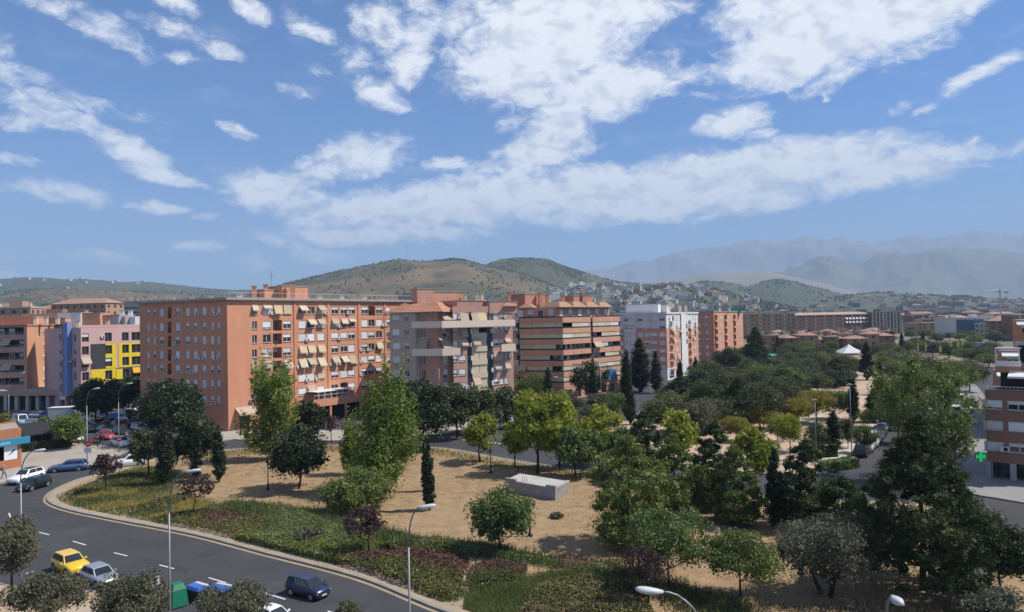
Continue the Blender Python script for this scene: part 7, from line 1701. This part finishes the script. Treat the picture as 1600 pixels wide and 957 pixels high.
def round_sign(px, py, d, label, plate=False):
    p = AT(px, py, d); t = thing('road_sign', label, 'road sign', (p.x, p.y-.16, p.z)); mb = MB(); mb.tube([(0,-.02,0),(0,.02,0)], .38, 18, RED); link('disc', mb.mesh('sign_disc'), t); mb = MB(); mb.box(-.27, .27, -.03, -.022, -.07, .07, WHITE); link('bar', mb.mesh('white_bar'), t)
    if plate: mb = MB(); mb.box(-.5, .5, -.02, .02, -1.15, -.45, WHITE); link('plate', mb.mesh('white_plate'), t)
    mb = MB(); mb.box(-.05, .05, .02, .2, -.08, .08, METAL); link('clamp', mb.mesh('clamp'), t)
round_sign(187,686,106,'red no entry sign on the plaza lamp post'); round_sign(138.5,694,94,'red round sign with white plate on the plaza lamp post', True)
b = G(1340,712,.13); t = thing('road_sign', 'blue square parking sign at the front of the car row', 'road sign', b); zt_ = topz(1340, 697, b.y); mb = MB(); mb.tube([(0,0,0),(0,0,zt_)], .04, 6, METAL); link('pole', mb.mesh('sign_pole'), t); mb = MB(); mb.box(-.35, .35, -.06, -.042, zt_-.7, zt_, SBL); link('plate', mb.mesh('sign_plate'), t)
mb = MB(); z_ = zt_-.35
for q4 in ((-.12,-.06,-.22,.22),(-.06,.1,.14,.22),(-.06,.1,-.04,.04),(.08,.14,.0,.18)): mb.box(q4[0], q4[1], -.068, -.062, z_+q4[2], z_+q4[3], WHITE)
pz = link('letter', mb.mesh('letter_p'), t); pz['kind'] = 'stuff'
b = G(180,672,0); t = thing('road_sign', 'small blue direction sign in the shaded car park', 'road sign', b); mb = MB(); mb.tube([(0,0,0),(0,0,3.2)], .05, 6, METAL); link('pole', mb.mesh('sign_pole'), t); mb = MB(); mb.box(-1.0, 1.0, -.07, -.05, 2.3, 3.2, SBL); link('plate', mb.mesh('sign_plate'), t)
b = G(52,672,0); t = thing('billboard', 'white panel standing behind the terrace hedge', 'panel', b); mb = MB(); mb.box(-1.6, 1.6, -.06, .06, .5, 2.2, WHITE); link('plate', mb.mesh('billboard_plate'), t); mb = MB(); mb.tube([(-1.2,.02,0),(-1.2,.02,.5)], .05, 6, METAL); mb.tube([(1.2,.02,0),(1.2,.02,.5)], .05, 6, METAL); link('legs_frame', mb.mesh('billboard_legs'), t)
# bar terrace with dark canopy and hedge
a, b = G(36,706,.13).xy, G(112,697,.13).xy; ff = Fac(a, b); t = thing('bar_terrace', 'dark canopied bar terrace screened by hedges on the plaza', 'terrace', (a.x, a.y, .13)); CAN = mat('dark_canopy', (.018,.018,.02), .8, (.028,.027,.027), 1.0)
mb = MB(); L_ = ff.L; mb.hexa([ff.pt(0,2.5,.3), ff.pt(L_,2.5,.3), ff.pt(L_,3.3,-9), ff.pt(0,3.3,-9), ff.pt(0,2.62,.3), ff.pt(L_,2.62,.3), ff.pt(L_,3.5,-9), ff.pt(0,3.5,-9)], CAN); mb.build('canopy', parent=t)
for k in range(6): mb = MB(); p = ff.pt(L_*(k+.02)/5.05, .13, 0); mb.tube([(p.x,p.y,.13),(p.x,p.y,2.49)], .06, 6, BLACKM); mb.build('post', parent=t)
mb = MB(); ff.box(mb, .2, L_-.2, .13, 2.3, -8.6, -8.3, DARK); mb.build('back_screen', parent=t)
def hedge(name, f, h, wdt, label, m, seed, parent=None, n=900, leaf=.16):
    g = np.random.default_rng(seed); P_ = []
    L_ = f.L; k = n; u = g.random(k)*L_; o = -g.random(k)*wdt; z = .13+g.random(k)*h; s_ = g.integers(0, 3, k); o = np.where(s_ == 0, 0.0+g.normal(size=k)*.06, o); z = np.where(s_ == 1, .13+h+g.normal(size=k)*.07, z); o = np.where(s_ == 2, -wdt+g.normal(size=k)*.06, o)
    c = np.stack([f.P0.x+f.d.x*u+f.n.x*o, f.P0.y+f.d.y*u+f.n.y*o, z], 1); q = leaves(c, leaf, g, .7); mb = MB(); f.box(mb, .05, L_-.05, .13, .13+h*.96, -wdt*.95, -wdt*.05, m); vv = np.array([mb.v[i] for fc in mb.f for i in fc])
    return tag(link(name, fast_mesh(name, np.concatenate([q, vv]), 4, [m])), label, 'hedge')
hedge('hedge', Fac(a+ff.n*.9, a+ff.n*.9+ff.d*L_), 1.25, .8, 'clipped hedge along the front of the dark bar terrace', LF['dark'], 61)
h1, h2 = G(1296,738,.13).xy, G(1344,729,.13).xy; hedge('hedge', Fac(h1, h2), 1.0, 1.6, 'low yellow green hedge at the tip of the far park', LF['bright'], 62, leaf=.14)
h1, h2 = G(1283,716,.13).xy, G(1311,714,.13).xy; hedge('hedge', Fac(h1, h2), 1.7, 2.4, 'dark clipped hedge block under the squat cypress', LF['dark'], 63, leaf=.14)
b = G(870,814,.13); gwt = np.random.default_rng(5)

# ------------------------------------------------------------------ ground cover, weeds, dry grass
def in_poly(P_, poly):
    x, y = P_[:, 0], P_[:, 1]; c = np.zeros(len(P_), bool); n = len(poly)
    for i in range(n):
        (ax, ay), (bx, by) = poly[i], poly[i-1]
        if ay == by: continue
        c ^= ((ay > y) != (by > y)) & (x < (bx-ax)*(y-ay)/(by-ay)+ax)
    return c
def edge_dist(P_, poly):
    d = np.full(len(P_), 1e9); n = len(poly)
    for i in range(n):
        a, b = np.array(poly[i-1]), np.array(poly[i]); ab = b-a; L2 = (ab@ab) or 1e-9; t = np.clip(((P_-a)@ab)/L2, 0, 1); d = np.minimum(d, np.linalg.norm(P_-(a+t[:, None]*ab), axis=1))
    return d
def fill(poly_px, n, g, ragged=.5):
    poly = smooth(PX(poly_px), 5); p = np.array(poly); lo, hi = p.min(0), p.max(0); out = []; c = 0
    while c < n:
        q = lo+(hi-lo)*g.random((n*2, 2)); k = in_poly(q+g.normal(size=q.shape)*ragged, poly); out.append(q[k]); c += k.sum()
    q = np.concatenate(out)[:n]; return q, edge_dist(q, poly)
def vnoise(q, sc, seed=0.0): return np.array([mnoise.noise((x*sc+seed, y*sc, seed)) for x, y in q])
ringA = np.array(ring)
def keep(q): return in_poly(q, ring) & (edge_dist(q, ring) > .9)
def bed(name, poly_px, n, m, hgt, leaf, seed, label, mats=None, pick=None):
    """low mounded shrubs: leaves over a lumpy cushion"""
    g = np.random.default_rng(seed); q, ed = fill(poly_px, n, g, .25); k = keep(q); q, ed = q[k], ed[k]
    hh = hgt*np.clip(ed/1.2, .15, 1)*(1+.35*vnoise(q, .8, seed))
    z = .13+hh*(1-.55*g.random(len(q))**2); c = np.stack([q[:, 0], q[:, 1], z], 1); d = unit(len(q), g); d[:, 2] = np.abs(d[:, 2])+.7
    V = leaves(c, leaf, g, .65, face=d); mi = None; ml = [m]
    if mats: ml = mats; w = pick(q, g); mi = w
    return tag(link(name, fast_mesh(name, V, 4, ml, mi)), label, 'shrub bed', kind='stuff')
def blades(name, poly_px, n, m, h0, h1, w, seed, label, cat='grass', ragged=.6, mats=None, pick=None, patch=0.0, density=None):
    """upright weeds and grass: narrow bent blades"""
    g = np.random.default_rng(seed); q, ed = fill(poly_px, n, g, ragged); k = keep(q)
    if patch: k &= vnoise(q, .16, seed*1.7)+vnoise(q, .55, seed)*.5+patch > g.random(len(q))*.5
    q = q[k]; N_ = len(q); h = (h0+(h1-h0)*g.random(N_)**1.6)*(1+.35*vnoise(q, .5, seed+3)); an = g.uniform(0, 6.283, N_); ww = w*(.6+.8*g.random(N_)); ln = h*g.uniform(.1, .5, N_); la = g.uniform(0, 6.283, N_)
    a = np.stack([q[:,0]-np.cos(an)*ww, q[:,1]-np.sin(an)*ww, np.full(N_, .12)], 1); b = np.stack([q[:,0]+np.cos(an)*ww, q[:,1]+np.sin(an)*ww, np.full(N_, .12)], 1); c = np.stack([q[:,0]+np.cos(la)*ln, q[:,1]+np.sin(la)*ln, .13+h], 1)
    V = np.stack([a, b, c], 1).reshape(-1, 3); ml = mats or [m]; mi = pick(q, g) if pick else None
    return tag(link(name, fast_mesh(name, V, 3, ml, mi)), label, cat, kind='stuff')
GA = leafm('weed_green', (.165,.205,.050), (.095,.135,.034), (.22,.24,.062), .3, rnd=0); GB = leafm('weed_grey_green', (.150,.185,.085), (.095,.125,.055), (.20,.225,.105), .3, rnd=0); GY = leafm('weed_yellow', (0.300,0.266,0.044), (0.180,0.182,0.037), (0.340,0.280,0.062), .3, rnd=0); GD = leafm('dark_grass', (0.057,0.084,0.025), (0.036,0.056,0.018), (0.083,0.112,0.033), .25, rnd=0)
SG = leafm('shrub_green', (0.060,0.077,0.022), (0.039,0.053,0.016), (0.112,0.119,0.027), .2, rnd=0); SR = leafm('shrub_red', (.105,.050,.040), (.062,.032,.025), (.14,.078,.05), .2, rnd=0); ST = mat('straw', (.44,.32,.17), .9, (.32,.22,.11), .8, .6, trans=.2, col3=(.50,.38,.22), scale3=.2); ST2 = mat('dead_stems', (.20,.135,.085), .9, (.13,.085,.055), .8, .6)
TIP = [(97,801),(92,783),(118,766),(170,746),(230,731),(268,736),(275,768),(335,788),(345,800),(300,806),(262,818),(236,836),(180,822)]
blades('tip_grass', TIP, 34000, None, .12, .40, .035, 31, 'green and yellowish grass on the rounded tip of the park', mats=[GA,GY,GD,ST], pick=lambda q, g: np.where(g.random(len(q)) < .05, 3, np.where(vnoise(q, .22, 4) > .27, 1, np.where(vnoise(q, .3, 9)+.3*g.normal(size=len(q)) > -.1, 2, 0))), patch=.9)
bed('shrub_bed', [(230,832),(250,812),(300,801),(365,797),(420,812),(424,828),(352,848),(292,846)], 15000, None, .5, .085, 32, 'dark mounded shrub bed with reddish rear edge near the road bend', [SG,SR,GY], lambda q, g: np.where((vnoise(q, .3, 2)+.25*g.normal(size=len(q))+ (q[:,1]-67)*.035 > .25), 1, np.where(g.random(len(q)) < .10, 2, 0)))
WEEDS = [(345,850),(420,832),(425,806),(470,800),(540,826),(600,842),(580,862),(540,870),(510,890),(425,870)]
bed('weed_leaves', WEEDS, 22000, None, .62, .10, 51, 'leafy green weeds filling the bank between the shrub beds', [GA,GB,GY,GD], lambda q, g: np.where(g.random(len(q)) < .08, 2, np.where(vnoise(q, .3, 7)+.4*g.normal(size=len(q)) > .1, 1, np.where(g.random(len(q)) < .25, 3, 0))))
bed('weed_leaves', [(590,848),(640,843),(740,853),(850,873),(950,884),(940,900),(840,886),(740,874),(650,862)], 13000, None, .35, .08, 52, 'low leafy weeds along the foot of the dry ground', [GA,GD,ST2,GB], lambda q, g: np.where(vnoise(q, .25, 3) > .3, 2, g.integers(0, 2, len(q))*3))
blades('weeds', WEEDS, 13000, None, .3, 1.0, .045, 33, 'tall green weeds between the two shrub beds', 'weeds', mats=[GA,GB,GY,GD], pick=lambda q, g: np.where(g.random(len(q)) < .10, 2, np.where(vnoise(q, .3, 7)+.4*g.normal(size=len(q)) > .1, 1, np.where(g.random(len(q)) < .25, 3, 0))), patch=1.2)
blades('weeds', [(350,800),(362,790),(430,798),(540,822),(640,846),(640,858),(560,838),(450,812)], 11000, None, .3, .9, .05, 34, 'band of grey green weeds along the edge of the dry ground', 'weeds', mats=[GB,GD,GA], pick=lambda q, g: g.integers(0, 3, len(q)), patch=.9)
bed('shrub_bed', [(505,884),(545,871),(620,862),(700,865),(733,882),(722,905),(722,934),(690,944),(610,926),(530,906)], 26000, None, .6, .085, 35, 'large shrub bed with a red leaved crest beside the curved lamp', [SG,SR,GY], lambda q, g: np.where((vnoise(q, .35, 12)*.5+.22*g.normal(size=len(q))+(q[:,1]-52.3)*.16+(q[:,0]+10)*.05 > .35), 1, np.where(g.random(len(q)) < .13, 2, 0)))
bed('shrub_bed', [(728,908),(745,885),(790,879),(822,890),(815,908),(760,926),(735,924)], 9000, None, .5, .08, 36, 'small shrub bed with red crest right of the sandy track', [SG,SR,GY], lambda q, g: np.where((.22*g.normal(size=len(q))+(q[:,1]-51.6)*.25 > .1), 1, np.where(g.random(len(q)) < .08, 2, 0)))
blades('lawn', [(735,930),(822,912),(880,896),(950,902),(900,905),(845,918),(812,960),(735,962)], 20000, None, .10, .34, .03, 37, 'patch of fresh green grass between the shrub beds', mats=[GA,GB,GD], pick=lambda q, g: np.where(g.random(len(q)) < .2, 2, np.where(g.random(len(q)) < .3, 1, 0)), patch=1.3)
bed('shrub_bed', [(812,940),(850,912),(920,902),(985,915),(1012,940),(1010,985),(830,990)], 21000, None, .6, .08, 38, 'brownish shrub bed at the bottom edge under the thin purple tree', [SG,SR,GY,ST2], lambda q, g: np.where(vnoise(q, .5, 5)+.3*g.normal(size=len(q)) > .32, 3, np.where(g.random(len(q)) < .08, 1, np.where(g.random(len(q)) < .12, 2, 0))))
blades('weeds', [(585,846),(640,842),(740,852),(850,872),(960,882),(1040,905),(1100,930),(1180,957),(1100,975),(1010,920),(940,902),(840,886),(740,874),(650,862)], 13000, None, .12, .5, .04, 39, 'fringe of dark grass between the dry ground and the shrub beds', 'weeds', mats=[GD,GA,ST2,GB], pick=lambda q, g: np.where(vnoise(q, .25, 3) > .28, 2, np.where(g.random(len(q)) < .25, 1, np.where(g.random(len(q)) < .2, 3, 0))), patch=.8)
blades('weeds', [(1010,925),(1100,935),(1300,945),(1600,960),(1650,1000),(1000,1000)], 14000, None, .1, .4, .04, 41, 'thin shaded grass along the bottom edge under the trees', 'weeds', mats=[GD,ST,ST2], pick=lambda q, g: g.integers(0, 3, len(q)), patch=.35)
blades('weeds', [(300,712),(385,703),(500,698),(620,700),(700,704),(780,720),(900,737),(1000,752),(990,760),(880,746),(770,730),(690,714),(620,709),(500,708),(390,712),(310,722)], 11000, None, .08, .38, .05, 42, 'yellow green verge along the avenue kerb', 'grass', mats=[GA,GY,ST,ST2], pick=lambda q, g: g.integers(0, 4, len(q)), patch=.9)
blades('verge_grass', [(84,798),(110,810),(180,828),(300,850),(415,880),(560,920),(690,965),(720,965),(700,948),(560,906),(420,868),(300,838),(190,818),(110,802)], 9000, None, .06, .25, .03, 43, 'sparse grass on the trodden strip behind the kerb', mats=[GA,ST,ST2], pick=lambda q, g: g.integers(0, 3, len(q)), patch=.5)
DRYP = [(330,740),(420,705),(620,702),(760,722),(900,742),(1100,768),(1400,795),(1560,835),(1620,900),(1500,935),(1200,930),(1000,885),(760,862),(600,838),(480,806),(360,785)]
blades('dry_grass', DRYP, 70000, None, .02, .10, .022, 44, 'short bleached dry grass all over the park clearing', 'grass', mats=[ST,ST2,MATS['dry_ground_soil']], pick=lambda q, g: np.where(g.random(len(q)) < .5, 2, 0), patch=.55)
blades('dry_tufts', DRYP, 9000, None, .06, .22, .05, 46, 'scattered brown tufts on the dry park ground', 'grass', mats=[ST2,ST,GD], pick=lambda q, g: np.where(g.random(len(q)) < .12, 2, g.integers(0, 2, len(q))), patch=.05)
tree('bush','loose',607,866,845,26,'small yellow green bush beside the purple tree','bush','bush',fill=6); tree('bush','olive',869,810,801,20,'single green tussock on the bare ground','tussock','bush',fill=5)
tree('bush','brown',480,848,826,44,'low rounded bush among the tall weeds','bush','bush',fill=5); tree('bush','loose',690,862,846,30,'bushy weed clump at the edge of the dry ground','bush','bush',fill=5)

# ------------------------------------------------------------------ haze: one closed box of even pale air round the scene
hz_m = bpy.data.materials.new('haze_air'); hz_m.use_nodes = True; ht = hz_m.node_tree; ht.nodes.clear()
ho = ht.nodes.new('ShaderNodeOutputMaterial'); hv = ht.nodes.new('ShaderNodeVolumePrincipled'); ht.links.new(hv.outputs[0], ho.inputs['Volume'])
hv.inputs['Color'].default_value = (.52,.73,1.0,1); hv.inputs['Density'].default_value = HAZE; hv.inputs['Anisotropy'].default_value = 0.0
mb = MB(); mb.box(-16000, 16000, -400, 16000, -2.0, 1620); hzo = mb.build('haze', hz_m); hzo['kind'] = 'stuff'; hzo['label'] = 'pale blue haze over the far city and mountains'; hzo['category'] = 'haze'
